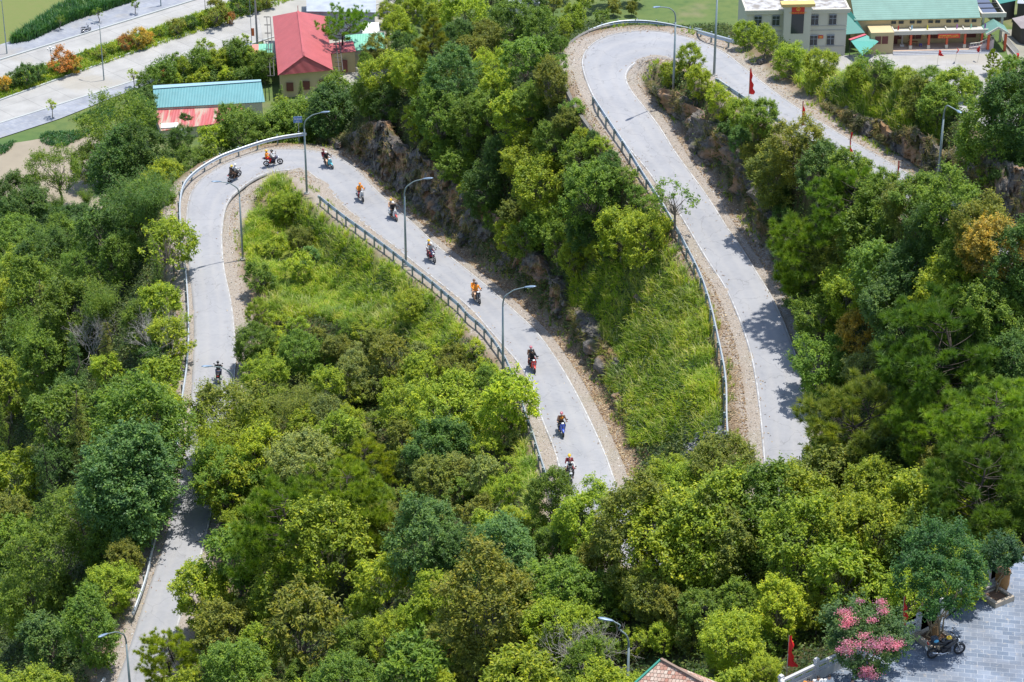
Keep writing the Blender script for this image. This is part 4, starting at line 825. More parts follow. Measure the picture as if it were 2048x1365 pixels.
def lamp_post(base, ang, label, h=8.3, arm=2.1, head=True, group='road lamps along the hill road'):
    r = empty('street_lamp', base, ang, label, 'street lamp', group)
    mb = MB(); mb.box((0, 0, .06), (.42, .42, .12)); mb.tube([(0, 0, .1), (0, 0, .3)], [.13, .1], 10); mb.build('base_plate', M_CONC, r)
    mb = MB(); mb.tube([(0, 0, .1), (0, 0, 3), (0, 0, h - 1.3)], [.105, .09, .065], 10); mb.build('pole', M_POLE, r, smooth=True)
    mb = MB(); p = catmull([(0, 0, h-1.35), (.02, 0, h-.95), (.16, 0, h-.5), (.55, 0, h-.12), (arm*.55, 0, h+.12), (arm, 0, h+.38)], 5); mb.tube(p, np.linspace(.062, .038, len(p)), 8); mb.build('arm', M_POLE, r, smooth=True)
    mb = MB(); mb.loft([(-.05, 0, .03, .03), (.1, .01, .09, .05), (.45, .02, .13, .055), (.72, .01, .11, .045), (.86, 0, .04, .02)], 12); hd = mb.build('lamp_head', M_LHEAD, r, True, loc=(arm - .02, 0, h + .39), rot=(math.radians(11), 0, math.radians(-90)))
    mb = MB(); mb.loft([(.22, -.035, .06, .012), (.3, -.045, .09, .018), (.6, -.045, .09, .018), (.7, -.03, .05, .01)], 10); mb.build('lens', M_LENS, hd, True)
    return r
def lamp_px(u, v, hu, hv, label, z=None, **k):
    b = hit(u, v) if z is None else P(u, v, z)
    h = k.get('h', 8.3) + .5
    # direction of the arm from the picture: the head's ground point relative to the base
    hp = P(hu, hv, b[2] + h); d = hp - b; a = math.atan2(d[1], d[0]); L = min(max(np.hypot(d[0], d[1]) - .7, 1.6), 2.6); return lamp_post(b, a, label, arm=L, **k)
lamp_px(614, 388, 651, 224, 'tall lamp post at the top end of the grass slope inside the left hairpin', h=7.6)
lamp_px(486, 520, 432, 363, 'thin lamp post on the brown verge right of the left road, arm over the hairpin', h=7.4)
lamp_px(812, 532, 860, 357, 'lamp post beside the guardrail between the sixth and seventh motorbikes', h=7.6)
lamp_px(1006, 772, 1068, 574, 'lamp post beside the guardrail left of the red scooter, arm toward the rock face', h=7.8)
lamp_px(474, 900, 420, 731, 'lamp post over the lone dark motorbike on the left road, pole hidden in bushes', h=7.4)
lamp_px(1346, 200, 1308, 16, 'lamp post on the inside of the upper right hairpin, arm to the left', h=7.8)
lamp_px(1428, 152, 1470, -30, 'lamp post beside the start of the upper right road guardrail', h=7.8)
lamp_px(1874, 385, 1928, 236, 'lamp post at the far right bend in front of the dark trees', h=6.6)
lamp_px(266, 1440, 207, 1270, 'lamp post at the bottom left corner beside the left road', h=7.6)
lamp_post(P(1252, 1500, 63.5), math.radians(175), 'lamp post rising out of the trees at the bottom centre beside the tiled roof', h=8.3, arm=.9)
# flags -----------------------------------------------------------------
M_RED = simple('red_cloth', (.62, .012, .01), .7, var=.15, sc=3); M_WOOD = simple('pale_wood', (.42, .36, .27), .8)
def flag(base, h, w, label, ang, seed=0, pole_h=None, tilt=0.0, group='red flags beside the upper right road'):
    r = empty('red_flag', base, ang, label, 'flag', group); pole_h = pole_h or h + .7; r.rotation_euler = (tilt, 0, ang)
    mb = MB(); mb.tube([(0, 0, -.1), (0, 0, pole_h)], [.022, .016], 6); mb.build('flag_pole', M_WOOD, r)
    nz, nx = 16, 8; z = np.linspace(0, 1, nz)[:, None] * np.ones((1, nx)); x = np.linspace(0, 1, nx)[None] * np.ones((nz, 1))
    wd = w * (.30 + .70 * (1 - z)**.8) * (1 + .22*np.sin(z*8 + seed*2)) * (.9 + .2*np.sin(z*19 + seed)); X = x * wd; Yv = .10*w * np.sin(x*9 + z*5 + seed) * (x + .2) + .12*w * np.sin(z*7 + seed); Z = pole_h - .05 - h * (1 - z) - .25 * x * w * (1-z)
    V = np.stack([X, Yv, Z], -1).reshape(-1, 3); V2 = V + [0, .006, 0]; ix = np.arange(nz*nx).reshape(nz, nx); q = np.stack([ix[:-1, :-1], ix[:-1, 1:], ix[1:, 1:], ix[1:, :-1]], -1).reshape(-1, 4)
    o = ob('cloth', mesh_np('cloth', np.vstack([V, V2]), np.vstack([q, q[:, ::-1] + nz*nx]), None, [M_RED], True), r); return r
for i, (u, v, h, w, lb) in enumerate([(1497, 208, 1.9, .42, 'red flag on the guardrail nearest the upper right hairpin'), (1602, 272, 1.8, .36, 'red flag second from the upper right hairpin, above dense bushes'),
        (1697, 336, 1.8, .34, 'red flag third from the upper right hairpin, half behind bushes'), (1791, 396, 1.8, .32, 'red flag farthest down the upper right road, just above the treetops')]):
    b = px_road(u, v - 4, 0.0); flag(b, h * 1.05, w, lb, 0.2 + i*.3, i * 1.7)
# blue name board at the left hairpin --------------------------------------
M_BLUE = simple('blue_sign_board', (.10, .22, .47), .4, var=.06); M_WHITE = simple('white_paint', (.78, .78, .77), .6, var=.06)
sb = px_road(598, 277, 0.0); sb = sb + np.array([0, .2, -.1]); r = empty('road_sign', sb, .12, 'small blue name board on a post behind the end of the left hairpin guardrail', 'road sign')
mb = MB(); mb.tube([(0, 0, -.3), (0, 0, 2.3)], .035, 8); mb.build('post', M_GALV, r)
mb = MB(); mb.box((-.06, -.05, 1.95), (.84, .04, .62)); bd = mb.build('board', M_BLUE, r)
mb = MB()
for x0_, x1_ in ((-.40, -.20), (-.16, .02), (.06, .28)):
    n_ = 4
    for k in range(n_): mb.box((x0_ + (x1_-x0_)*(k+.5)/n_, -.074, 2.03), ((x1_-x0_)/n_*.62, .006, .12 if k % 2 else .15))
for k in range(5): mb.box((-.20 + k*.065, -.074, 1.80), (.04, .006, .07 if k % 2 else .09))
mb.box((-.06, -.072, 2.24), (.80, .004, .012)); mb.box((-.06, -.072, 1.66), (.80, .004, .012)); mb.build('lettering', M_WHITE, bd)
# rubble heap near the end of the long guardrail, boulders on the cuttings -----
rb = np.random.RandomState(4)
M_RUB = island_mat('rubble', [(0, (.09, .09, .10)), (.5, (.19, .19, .20)), (1, (.33, .33, .34))])
def rubble(poly_px, n, r0, r1, label, name='rubble_heap'):
    a = np.array(poly_px, float); pts = []
    while len(pts) < n:
        u = rb.uniform(a[:, 0].min(), a[:, 0].max()); v = rb.uniform(a[:, 1].min(), a[:, 1].max())
        if inpoly(np.array([u]), np.array([v]), poly_px)[0]: p = hit(u, v, .12); p[2] += rb.uniform(0, .2); pts.append(p)
    pts = np.array(pts); c = pts.mean(0); me = stones(name, pts - c, r0, r1, M_RUB, rb); o = ob(name, me, None, c); return tag(o, label, 'rubble' if name == 'rubble_heap' else 'rock')
rubble([(1365,905),(1370,865),(1400,845),(1445,840),(1447,870),(1400,885),(1385,910)], 320, .12, .30, 'heap of broken grey rubble on the slope below the end of the guardrail')
def boulder(u, v, s, label, dark=False):
    p = hit(u, v); mb = MB(); mb.ell((0, 0, 0), (1, .8, .7), 14, 9); me = mb.mesh('rock', M_ROCK, False); co = np.zeros(len(me.vertices)*3); me.vertices.foreach_get('co', co); co = co.reshape(-1, 3)
    k = 1 + .9 * (vnoise(co[:, 0]*1.0 + u, co[:, 1] + co[:, 2]*1.7, .5, int(v)) - .5) + .4 * (vnoise(co[:, 0] + v, co[:, 2], .22, int(u)) - .5); me.vertices.foreach_set('co', (co * k[:, None] * s).ravel().astype(np.float32)); me.update()
    return tag(ob('rock', me, None, p + [0, 0, .15*s], (rb.uniform(-.4, .4), rb.uniform(-.4, .4), rb.uniform(0, 6))), label, 'rock')
for u, v, s, lb in [(1196,700,1.0,'jagged grey rock at the foot of the slope right of the red scooter'), (1210,735,.9,'dark jagged rock just below the jagged grey rock at the slope foot'), (1172,662,.7,'upper small jagged rock on the bare bank right of the red scooter'), (1240,800,.6,'small rock at the foot of the long grass opposite the blue scooter'),
        (546,470,.5,'dark rock poking out of the grass inside the left hairpin'), (1280,600,.45,'flat grey stone in the grass slope below the big lime tree'), (1522,128,.45,'brown boulder at the bank beside the upper right hairpin exit'), (1688,228,.6,'grey boulder in the bare bank above the third red flag'), (1700,222,.4,'smaller boulder against the grey boulder in the bare bank'), (1722,250,.5,'dark boulder on the bare bank lower down toward the lamp'), (1655,205,.35,'small stone high on the bare bank above the second flag'), (1395,300,.6,'dark rock in the cutting right of the upper hairpin'), (1420,330,.5,'lower dark rock in the cutting right of the upper hairpin')]:
    boulder(u, v, s, lb)
# low concrete retaining walls under the guardrails ------------------------------
def retaining(i0, i1, side, label, h=1.4):
    E = (EA if side > 0 else EB)[i0:i1+1]; A = AC[i0:i1+1] * side; o = E[0]; V = []
    for off, z in ((1.75, .06), (2.05, .06), (2.25, -h), (1.75, -h)): V.append(E + A * off + [0, 0, z] - o)
    V = np.stack(V, 1); n = len(E); q = []
    for i in range(n-1):
        for k in range(4): q.append([i*4+k, (i+1)*4+k, (i+1)*4+(k+1) % 4, i*4+(k+1) % 4])
    q += [[0, 1, 2, 3], [(n-1)*4+3, (n-1)*4+2, (n-1)*4+1, (n-1)*4]]
    me = mesh_np('retaining_wall', V.reshape(-1, 3), q, None, [simple('stained_concrete', (.16, .15, .135), .95, var=.4, sc=1.5)]); tag(ob('retaining_wall', me, None, o), label, 'wall')
retaining(leg_i(4, .72), leg_i(5, .35), 1, 'stained concrete retaining wall under the guardrail on the left of the upper hairpin', 2.6)
retaining(leg_i(0, .84), leg_i(1, .25), 1, 'low stained retaining wall under the guardrail left of the left hairpin', 1.6)
# ------------------------------------------------------------------ motorbikes
M_TYRE = simple('tyre_rubber', (.018, .018, .02), .8); M_RIM = simple('alloy_rim', (.25, .25, .27), .35, .8); M_DARK = simple('black_plastic', (.022, .022, .026), .45); M_SEAT = simple('black_vinyl', (.015, .015, .017), .55)
M_PAINT = paint('bike_paint'); M_CHROME = simple('brushed_chrome', (.55, .55, .57), .25, .9); M_GLASS = simple('head_lamp_glass', (.75, .78, .8), .1); M_TAIL = simple('tail_lamp_red', (.5, .02, .01), .2); M_MIRR = simple('mirror_face', (.6, .65, .7), .08, .9)
def wheel_meshes():
    t = MB(); a = np.linspace(0, 2*math.pi, 28, endpoint=False); t.tube([(0, math.cos(x)*.245, math.sin(x)*.245) for x in a], .05, 8, False, True)
    r = MB(); r.tube([(0, math.cos(x)*.195, math.sin(x)*.195) for x in a], .016, 6, False, True); r.tube([(-.07, 0, 0), (.07, 0, 0)], .035, 10)
    for k in range(5): x = k*2*math.pi/5; r.bar((0, 0, 0), (0, math.cos(x)*.19, math.sin(x)*.19), .022, .03)
    r.tube([(.035, 0, 0), (.045, 0, 0)], .11, 16)
    return t.mesh('tyre', M_TYRE, True), r.mesh('rim', M_RIM)
TY, RM = wheel_meshes()
def mir(mb, f):
    for s in (-1, 1): f(s)
def make_bike(style):
    P_ = []
    def add(n, mb, m, sm=True, parent=None): P_.append((n, mb.mesh(n, m, sm), parent))
    m = MB()
    if style == 'sport':
        m.loft([(.60, .78, .04, .05), (.52, .84, .13, .12), (.38, .80, .17, .17), (.20, .68, .17, .17), (.02, .58, .14, .12), (-.12, .55, .10, .08)], 14); m.loft([(.30, .88, .08, .04), (.12, .90, .14, .09), (-.08, .87, .14, .08), (-.22, .80, .09, .05)], 12); m.loft([(-.42, .80, .11, .06), (-.65, .87, .10, .06), (-.88, .95, .04, .03)], 12); add('fairing', m, M_PAINT)
    else:
        m.loft([(.52, .93, .05, .05), (.50, .82, .17, .14), (.47, .66, .21, .16), (.42, .50, .19, .14), (.38, .38, .12, .06)], 14, 2.4); m.loft([(-.02, .56, .13, .12), (-.25, .60, .17, .14), (-.55, .66, .16, .13), (-.82, .76, .10, .08), (-.92, .79, .04, .03)], 14); add('fairing', m, M_PAINT)
        m = MB(); m.box((0, .18, .34), (.30, .46, .06)); add('floorboard', m, M_DARK, False)
    m = MB(); m.box((0, .0, .38), (.20, .46, .22)); m.tube([(0, .5, .9), (0, .0, .62), (0, -.5, .7), (0, -.8, .82)], .035, 8); m.bar((0, -.05, .36), (0, -.60, .29), .10, .07); m.tube([(0, .12, .36), (.14, .12, .36)], .10, 12); m.bar((.13, -.52, .72), (.13, -.60, .34), .05, .05); m.bar((-.13, -.52, .72), (-.13, -.60, .34), .05, .05)
    m.bar((-.24, .02, .27), (.24, .02, .27), .03, .03); m.bar((-.22, -.42, .36), (.22, -.42, .36), .03, .03); add('engine_frame', m, M_DARK, False)
    m = MB(); m.loft([(-.0, .80, .09, .03), (-.12, .80, .15, .045), (-.34, .82, .15, .05), (-.42, .88, .12, .05), (-.68, .92, .12, .045), (-.80, .94, .06, .03)], 12); add('seat', m, M_SEAT)
    m = MB()
    for s in (-1, 1): m.tube([(s*.075, .68, .29), (s*.075, .42, .98)], .022, 8); 
    m.box((0, .44, .95), (.20, .08, .04)); add('front_fork', m, M_CHROME)
    m = MB(); m.loft([(.40, .44, .03, .02), (.52, .56, .065, .03), (.68, .60, .07, .03), (.84, .54, .065, .03), (.93, .44, .03, .02)], 10); add('front_mudguard', m, M_PAINT)
    m = MB(); m.tube([(-.36, .34, 1.02), (-.20, .42, 1.03), (0, .44, 1.0), (.20, .42, 1.03), (.36, .34, 1.02)], .018, 8); m.tube([(-.37, .34, 1.02), (-.26, .39, 1.03)], .028, 8); m.tube([(.26, .39, 1.03), (.37, .34, 1.02)], .028, 8); add('handlebar', m, M_DARK)
    for s in (-1, 1):
        m = MB(); m.tube([(s*.24, .40, 1.04), (s*.32, .42, 1.20)], .010, 6); m.loft([(.415, 1.22, .01, .01, s*.34), (.42, 1.22, .065, .045, s*.34), (.45, 1.22, .05, .035, s*.34)], 10); add('mirror', m, M_DARK)
    m = MB(); m.loft([(.50, .80, .09, .06), (.60, .80, .10, .06), (.64, .79, .05, .03)], 12) if style == 'sport' else m.loft([(.50, 1.0, .09, .05), (.57, .99, .10, .055), (.60, .98, .05, .03)], 12); add('headlight', m, M_GLASS)
    m = MB(); m.box((0, -.90, .86), (.16, .04, .06)); add('tail_light', m, M_TAIL, False)
    m = MB(); m.tube([(.13, .15, .3), (.15, -.2, .27), (.16, -.72, .42)], [.025, .035, .05], 8); add('exhaust', m, M_CHROME)
    m = MB(); m.box((0, -.96, .62), (.19, .015, .14)); add('number_plate', m, M_WHITE, False)
    return P_
STY = {'sport': make_bike('sport'), 'scooter': make_bike('scooter')}
def orient(o, p, fwd, lean=0.0):
    f = Vector(fwd).normalized(); u = Vector((0, 0, 1)); r = f.cross(u).normalized(); u = r.cross(f)
    M = Matrix((r, f, u)).transposed().to_4x4() @ Matrix.Rotation(lean, 4, 'Y'); M.translation = Vector(p); o.matrix_world = M
def bike(p, fwd, style, col, label, lean=0.0, accent=None, cat='motorbike', group='motorbikes riding down the hill road'):
    r = empty('motorbike', (0, 0, 0), 0, label, cat, group); orient(r, p, fwd, lean)
    for n, me, par in STY[style]:
        o = ob(n, me, r)
        if n == 'fairing': o.color = (*col, 1)
        if n == 'front_mudguard': o.color = (*(accent or col), 1)
    for n, y in (('front_wheel', .68), ('rear_wheel', -.62)):
        w = ob(n, TY, r, (0, y, .295)); w.name = n; ob('rim', RM, w)
    return r
# ------------------------------------------------------------------ people
def remeshed(name, mb, mat, vox):
    o = ob('tmp', mb.mesh('tmp', mat)); md = o.modifiers.new('r', 'REMESH'); md.mode = 'VOXEL'; md.voxel_size = vox; md.use_smooth_shade = True
    s2 = o.modifiers.new('s', 'SMOOTH'); s2.factor = .5; s2.iterations = 2
    me = bpy.data.meshes.new_from_object(o.evaluated_get(bpy.context.evaluated_depsgraph_get())); me.name = name; bpy.data.objects.remove(o)
    me.materials.clear(); me.materials.append(mat); me.polygons.foreach_set('use_smooth', np.ones(len(me.polygons), bool)); return me
M_SKIN = simple('skin', (.42, .24, .15), .55, var=.08); M_CLOTH = paint('clothing', .85, 0); M_HELM = paint('helmet_shell', .2, .5); M_HAIR = simple('black_hair', (.012, .010, .009), .5); M_SHOE = simple('shoe', (.06, .055, .05), .7); M_VISOR = simple('visor', (.02, .02, .025), .08)
POSES = {
 'driver': dict(pel=(0, -.13, .90), che=(0, .02, 1.20), nek=(0, .07, 1.40), head=(0, .12, 1.55), sho=(.19, .04, 1.33), elb=(.29, .14, 1.12), wri=(.31, .31, 1.06), hip=(.10, -.10, .88), kne=(.20, .28, .74), ank=(.19, .06, .34), toe=(.20, .24, .30), grip=True),
 'pillion': dict(pel=(0, -.50, .99), che=(0, -.42, 1.30), nek=(0, -.39, 1.50), head=(0, -.36, 1.65), sho=(.18, -.41, 1.43), elb=(.26, -.33, 1.19), wri=(.17, -.13, 1.08), hip=(.11, -.46, .97), kne=(.24, -.08, .82), ank=(.23, -.32, .43), toe=(.24, -.14, .38), grip=False),
 'seated': dict(pel=(0, -.02, .50), che=(0, .02, .82), nek=(0, .07, 1.02), head=(0, .12, 1.16), sho=(.19, .04, .96), elb=(.25, .14, .72), wri=(.14, .36, .66), hip=(.10, .0, .48), kne=(.15, .42, .50), ank=(.14, .42, .09), toe=(.15, .60, .05), grip=False)}
def build_pose(J):
    A = {k: np.array(v, float) if isinstance(v, tuple) else v for k, v in J.items()}
    S = lambda p, s: np.array([p[0]*s, p[1], p[2]])
    b = MB(); b.loft([(0, 0, .01, .01)]*0 or [(-.09, 0, .03, .03), (-.05, 0, .12, .10), (.05, 0, .12, .10), (.09, 0, .03, .03)], 10)   # placeholder core, moved below
    b = MB(); b.ell(A['pel'], (.15, .12, .13)); b.ell((A['pel'] + A['che'])/2, (.14, .105, .17)); b.ell(A['che'], (.17, .115, .17)); b.tube([A['che'] + [0, 0, .08], A['nek'], A['head'] + [0, -.02, -.06]], [.09, .055, .055], 10)
    h = A['head']; b.ell(h, (.075, .095, .115), 16, 12); b.ell(h + [0, .055, -.055], (.05, .045, .05)); b.tube([h + [0, .085, .02], h + [0, .112, -.025]], [.010, .017], 6); b.ell(h + [0, .088, -.06], (.025, .014, .008)); b.ell(h + [0, .075, .03], (.055, .02, .012))
    for s in (-1, 1):
        b.ell(h + [s*.077, .0, -.005], (.012, .025, .035)); b.ell(h + [s*.028, .086, .012], (.013, .010, .008))
        sh, el, wr = S(A['sho'], s), S(A['elb'], s), S(A['wri'], s); b.tube([A['che'] + [0, 0, .1], sh, el, wr], [.07, .058, .042, .028], 10); b.ell(sh, .062)
        hp, kn, an, to = S(A['hip'], s), S(A['kne'], s), S(A['ank'], s), S(A['toe'], s); b.tube([hp, (hp+kn)/2, kn, (kn+an)/2 + [0, -.015, 0], an], [.095, .08, .06, .055, .038], 10)
        d = wr - el; d /= np.linalg.norm(d)
        if A['grip']:
            pc = wr + np.array([0, .045, -.0]); b.ell(pc, (.042, .045, .018))
            for k in range(4):
                x = pc[0] + s*(-.030 + k*.020); L = [.9, 1.0, .95, .78][k]; b.tube([(x, pc[1]+.02, pc[2]+.005), (x, pc[1]+.02+.035*L, pc[2]+.002), (x, pc[1]+.03+.035*L, pc[2]-.028*L), (x, pc[1]+.012+.02*L, pc[2]-.048*L)], [.0095, .009, .0085, .007], 6)
            x = pc[0] - s*.038; b.tube([(x, pc[1]-.015, pc[2]-.005), (x - s*.012, pc[1]+.01, pc[2]-.028), (x - s*.004, pc[1]+.035, pc[2]-.042)], [.011, .010, .008], 6)
        else:
            u = np.array([d[0]*.4, .85, -.35]); u /= np.linalg.norm(u); pc = wr + u*.045; b.ell(pc, (.040, .048, .018))
            for k in range(4):
                x = s*(-.030 + k*.020); L = [.9, 1.0, .95, .75][k]; q = pc + [x, 0, 0] + u*.035; b.tube([q, q + u*.032*L, q + u*.055*L + [0, 0, -.010], q + u*.072*L + [0, 0, -.026]], [.0095, .009, .0085, .007], 6)
            q = pc + [-s*.036, -.015, 0]; b.tube([q, q + [-s*.018, .022, -.006], q + [-s*.022, .048, -.014]], [.011, .010, .008], 6)
        b.ell(to*.5 + an*.5, (.04, .11, .035))
    out = [('body', remeshed('body', b, M_SKIN, .011))]
    c = MB(); c.ell((A['pel']*.7 + A['che']*.3), (.16, .125, .13)); c.ell((A['pel'] + A['che'])/2, (.16, .125, .18)); c.ell(A['che'], (.19, .135, .18)); c.tube([A['che'] + [0, 0, .08], A['nek'] + [0, 0, -.02]], [.11, .07], 10)
    for s in (-1, 1): sh, el, wr = S(A['sho'], s), S(A['elb'], s), S(A['wri'], s); c.tube([A['che'] + [0, 0, .1], sh, el, el*.15 + wr*.85], [.085, .078, .058, .045], 10); c.ell(sh, .08)
    out.append(('jacket', remeshed('jacket', c, M_CLOTH, .018)))
    t = MB(); t.ell(A['pel'] + [0, 0, -.02], (.165, .14, .13))
    for s in (-1, 1): hp, kn, an = S(A['hip'], s), S(A['kne'], s), S(A['ank'], s); t.tube([hp, (hp+kn)/2, kn, (kn+an)/2, an + (kn-an)*.08], [.11, .097, .078, .068, .055], 10)
    out.append(('trousers', remeshed('trousers', t, M_CLOTH, .018)))
    f = MB()
    for s in (-1, 1): an, to = S(A['ank'], s), S(A['toe'], s); d = (to - an); f.ell((to + an)/2 + [0, .01, -.03], (.052, .14, .045))
    out.append(('shoes', f.mesh('shoes', M_SHOE, True)))
    v = MB(); v.ell((A['pel'] + A['che'])/2 + [0, 0, .05], (.175, .14, .17)); v.ell(A['che'] + [0, 0, .02], (.175, .15, .15)); out.append(('vest', remeshed('vest', v, M_CLOTH, .02)))
    e = MB(); hh = h + [0, -.01, .025]; nu, nv = 20, 8; V = []
    for i in range(nv+1):
        th = (math.pi*.56) * i / nv
        for k in range(nu): ph = 2*math.pi*k/nu; V.append([.118*math.sin(th)*math.cos(ph), .138*math.sin(th)*math.sin(ph), .128*math.cos(th)])
    for k in range(nu): ph = 2*math.pi*k/nu; V.append([.100*math.cos(ph), .118*math.sin(ph), -.03])
    q = [[i*nu+k, (i+1)*nu+k, (i+1)*nu+(k+1) % nu, i*nu+(k+1) % nu] for i in range(nv+1) for k in range(nu)]; e.add(np.array(V) + hh, q); e.loft([(hh[1]+.12, hh[2]-.005, .085, .012, 0), (hh[1]+.155, hh[2]-.012, .06, .006, 0)], 10)
    out.append(('helmet', e.mesh('helmet', M_HELM, True)))
    g = MB(); g.ell(h + [0, -.012, .022], (.084, .102, .108), 14, 9); out.append(('hair', g.mesh('hair', M_HAIR, True)))
    return dict(out)
POSE = {k: build_pose(v) for k, v in POSES.items()}
def person(p, fwd, pose, jacket, trousers, helmet, label, vest=None, lean=0.0, group='people riding the motorbikes'):
    r = empty('person', (0, 0, 0), 0, label, 'person', group); orient(r, p, fwd, lean); M = POSE[pose]
    ob('body', M['body'], r)
    for n, c in (('jacket', jacket), ('trousers', trousers)): o = ob(n, M[n], r); o.color = (*c, 1)
    ob('shoes', M['shoes'], r)
    if vest: o = ob('vest', M['vest'], r); o.color = (*vest, 1)
    if helmet: o = ob('helmet', M['helmet'], r); o.color = (*helmet, 1)
    else: ob('hair', M['hair'], r)
    return r
CC = dict(black=(.018, .018, .022), white=(.72, .72, .70), yellow=(.80, .52, .03), orange=(.85, .30, .03), red=(.62, .03, .02), maroon=(.20, .03, .04), grey=(.30, .30, .31), brown=(.16, .09, .06), navy=(.03, .04, .12), cyan=(.05, .42, .52), blue=(.04, .10, .55), peach=(.70, .45, .30), pink=(.5, .16, .2), lime=(.55, .6, .2), silver=(.45, .46, .48), denim=(.10, .13, .22))
# picture contact point, style, paint, mudguard, lean, bike label, [driver], [pillion]
RIDES = [
 (438, 762, 'sport', 'black', 'silver', 0, 'black motorbike with grey panniers riding away alone on the left road', ('black', 'denim', 'black', None, 'person in a black jacket riding away on the left road, seen from behind')),
 (469, 362, 'sport', 'black', 'black', .16, 'black motorbike leaning into the left hairpin, last of the group', ('white', 'black', 'white', None, 'driver in white shirt and white helmet entering the left hairpin'), ('black', 'brown', 'yellow', 'brown', 'dark-dressed passenger in yellow helmet entering the left hairpin')),
 (547, 333, 'sport', 'navy', 'black', .18, 'dark blue motorbike side-on at the top of the left hairpin', ('white', 'black', 'black', 'grey', 'driver in black helmet and pale vest at the top of the left hairpin'), ('orange', 'red', 'yellow', 'orange', 'passenger in orange vest and red trousers behind the black-helmeted driver')),
 (659, 337, 'scooter', 'cyan', 'cyan', .2, 'turquoise scooter leaning out of the left hairpin', ('black', 'peach', 'white', None, 'driver in black jacket and white helmet on the turquoise scooter'), ('maroon', 'brown', 'maroon', None, 'maroon-dressed passenger on the turquoise scooter')),
 (721, 404, 'scooter', 'white', 'black', 0, 'white scooter with a rider in an orange vest, below the left hairpin', ('orange', 'maroon', 'orange', 'orange', 'lone rider in orange vest on the white scooter')),
 (787, 442, 'scooter', 'white', 'red', 0, 'white scooter with red lower fairing left of the lamp post', ('black', 'black', 'white', None, 'driver in black with white helmet on the red-nosed white scooter'), ('peach', 'white', 'yellow', 'peach', 'passenger in peach top and yellow helmet on the red-nosed white scooter')),
 (863, 526, 'sport', 'navy', 'black', 0, 'dark blue motorbike with a red bag right of the lamp post', ('grey', 'maroon', 'white', None, 'driver in grey shirt and white helmet right of the lamp post'), ('white', 'maroon', 'yellow', 'orange', 'passenger in orange vest and yellow helmet right of the lamp post')),
 (953, 607, 'scooter', 'black', 'black', 0, 'black scooter carrying two people in orange, before the long bend', ('orange', 'peach', 'black', None, 'driver in orange on the black scooter'), ('orange', 'peach', 'brown', None, 'passenger in orange on the black scooter')),
 (1065, 743, 'scooter', 'red', 'red', 0, 'bright red scooter on the long bend', ('black', 'black', 'black', None, 'driver in black on the bright red scooter'), ('brown', 'maroon', 'pink', None, 'passenger in brown on the bright red scooter')),
 (1123, 871, 'scooter', 'blue', 'blue', 0, 'blue and white scooter second from the front of the group', ('brown', 'black', 'pink', 'orange', 'lone rider in brown jacket and orange vest on the blue scooter')),
 (1140, 964, 'sport', 'black', 'black', 0, 'black motorbike leading the group beside the near treetops', ('white', 'black', 'maroon', 'black', 'driver in white shirt and dark vest leading the group'), ('maroon', 'maroon', 'yellow', None, 'passenger in maroon with yellow helmet on the leading motorbike'))]
for u, v, st, col, acc, lean, lb, *riders in RIDES:
    p = hit(u, v, .09); k = ((CL[:, :2] - p[:2])**2).sum(1).argmin(); p[2] = CL[k, 2] + .065; f = TAN[k]
    b = bike(p, f, st, CC[col], lb, lean, CC[acc])
    for pose, rd in zip(('driver', 'pillion'), riders):
        person(p, f, pose, CC[rd[0]], CC[rd[1]], CC[rd[2]], rd[4], CC[rd[3]] if rd[3] else None, lean)
    if 'red bag' in lb:
        mb = MB(); mb.loft([(.02, .0, .06, .06), (.08, .0, .13, .12), (.22, 0, .13, .12), (.28, 0, .06, .06)], 12); g = mb.build('bag', simple('red_nylon', (.55, .02, .05), .7), None, True); tag(g, 'red bag carried between driver and handlebar of the dark blue motorbike', 'bag'); orient(g, np.array(p) + [0, 0, .56], f)
    if 'panniers' in lb:
        for s in (-1, 1):
            mb = MB(); mb.loft([(-.85, .55, .04, .10, s*.24), (-.80, .55, .09, .15, s*.24), (-.45, .55, .09, .15, s*.24), (-.40, .55, .04, .10, s*.24)], 12); mb.build('pannier', simple('grey_green_pannier', (.25, .30, .24), .7), b, True)
# ------------------------------------------------------------------ valley: boulevard, field, buildings
def concrete(name, c, joint=4.0, dark=.75, rot=0.0, w=.012, tint=(.9, .9, .95)):
    m, t, b, _ = newmat(name); pos = obpos(t); mp = N(t, 'ShaderNodeMapping'); mp.inputs['Rotation'].default_value = (0, 0, rot); t.links.new(pos, mp.inputs[0])
    br = N(t, 'ShaderNodeTexBrick'); br.offset = 0.0; br.inputs['Scale'].default_value = 1.0; br.inputs['Brick Width'].default_value = joint; br.inputs['Row Height'].default_value = joint; br.inputs['Mortar Size'].default_value = w
    br.inputs['Color1'].default_value = (*c, 1); br.inputs['Color2'].default_value = (*[x*y for x, y in zip(c, tint)], 1); br.inputs['Mortar'].default_value = (*[x*dark for x in c], 1); t.links.new(mp.outputs[0], br.inputs['Vector'])
    n1 = noise(t, .3, 4, pos); col = mixc(t, 1.0, br.outputs['Color'], ramp(t, n1, [(.35, .86), (.65, 1.08)]), 'MULTIPLY')
    col = mixc(t, ramp(t, noise(t, .08, 5, pos), [(.56, 0), (.64, .5)]), col, (.30, .27, .21)); col = mixc(t, ramp(t, noise(t, 2.5, 5, pos, .7), [(.56, 0), (.70, .35)]), col, (.22, .21, .2))
    t.links.new(col, b.inputs['Base Color']); b.inputs['Roughness'].default_value = .9; return m
ZV = 10.0
r0_, r1_ = P(0, 248, ZV), P(495, 92, ZV); RA = -math.atan2(r1_[1]-r0_[1], r1_[0]-r0_[0])
M_BLVD = concrete('boulevard_concrete', (.33, .325, .31), 5.0, .72, RA, .05, (1.03, 1.03, 1.03)); M_PAVE = concrete('grey_paving', (.29, .305, .335), .6, .8, RA, .03, (.8, .82, .88))
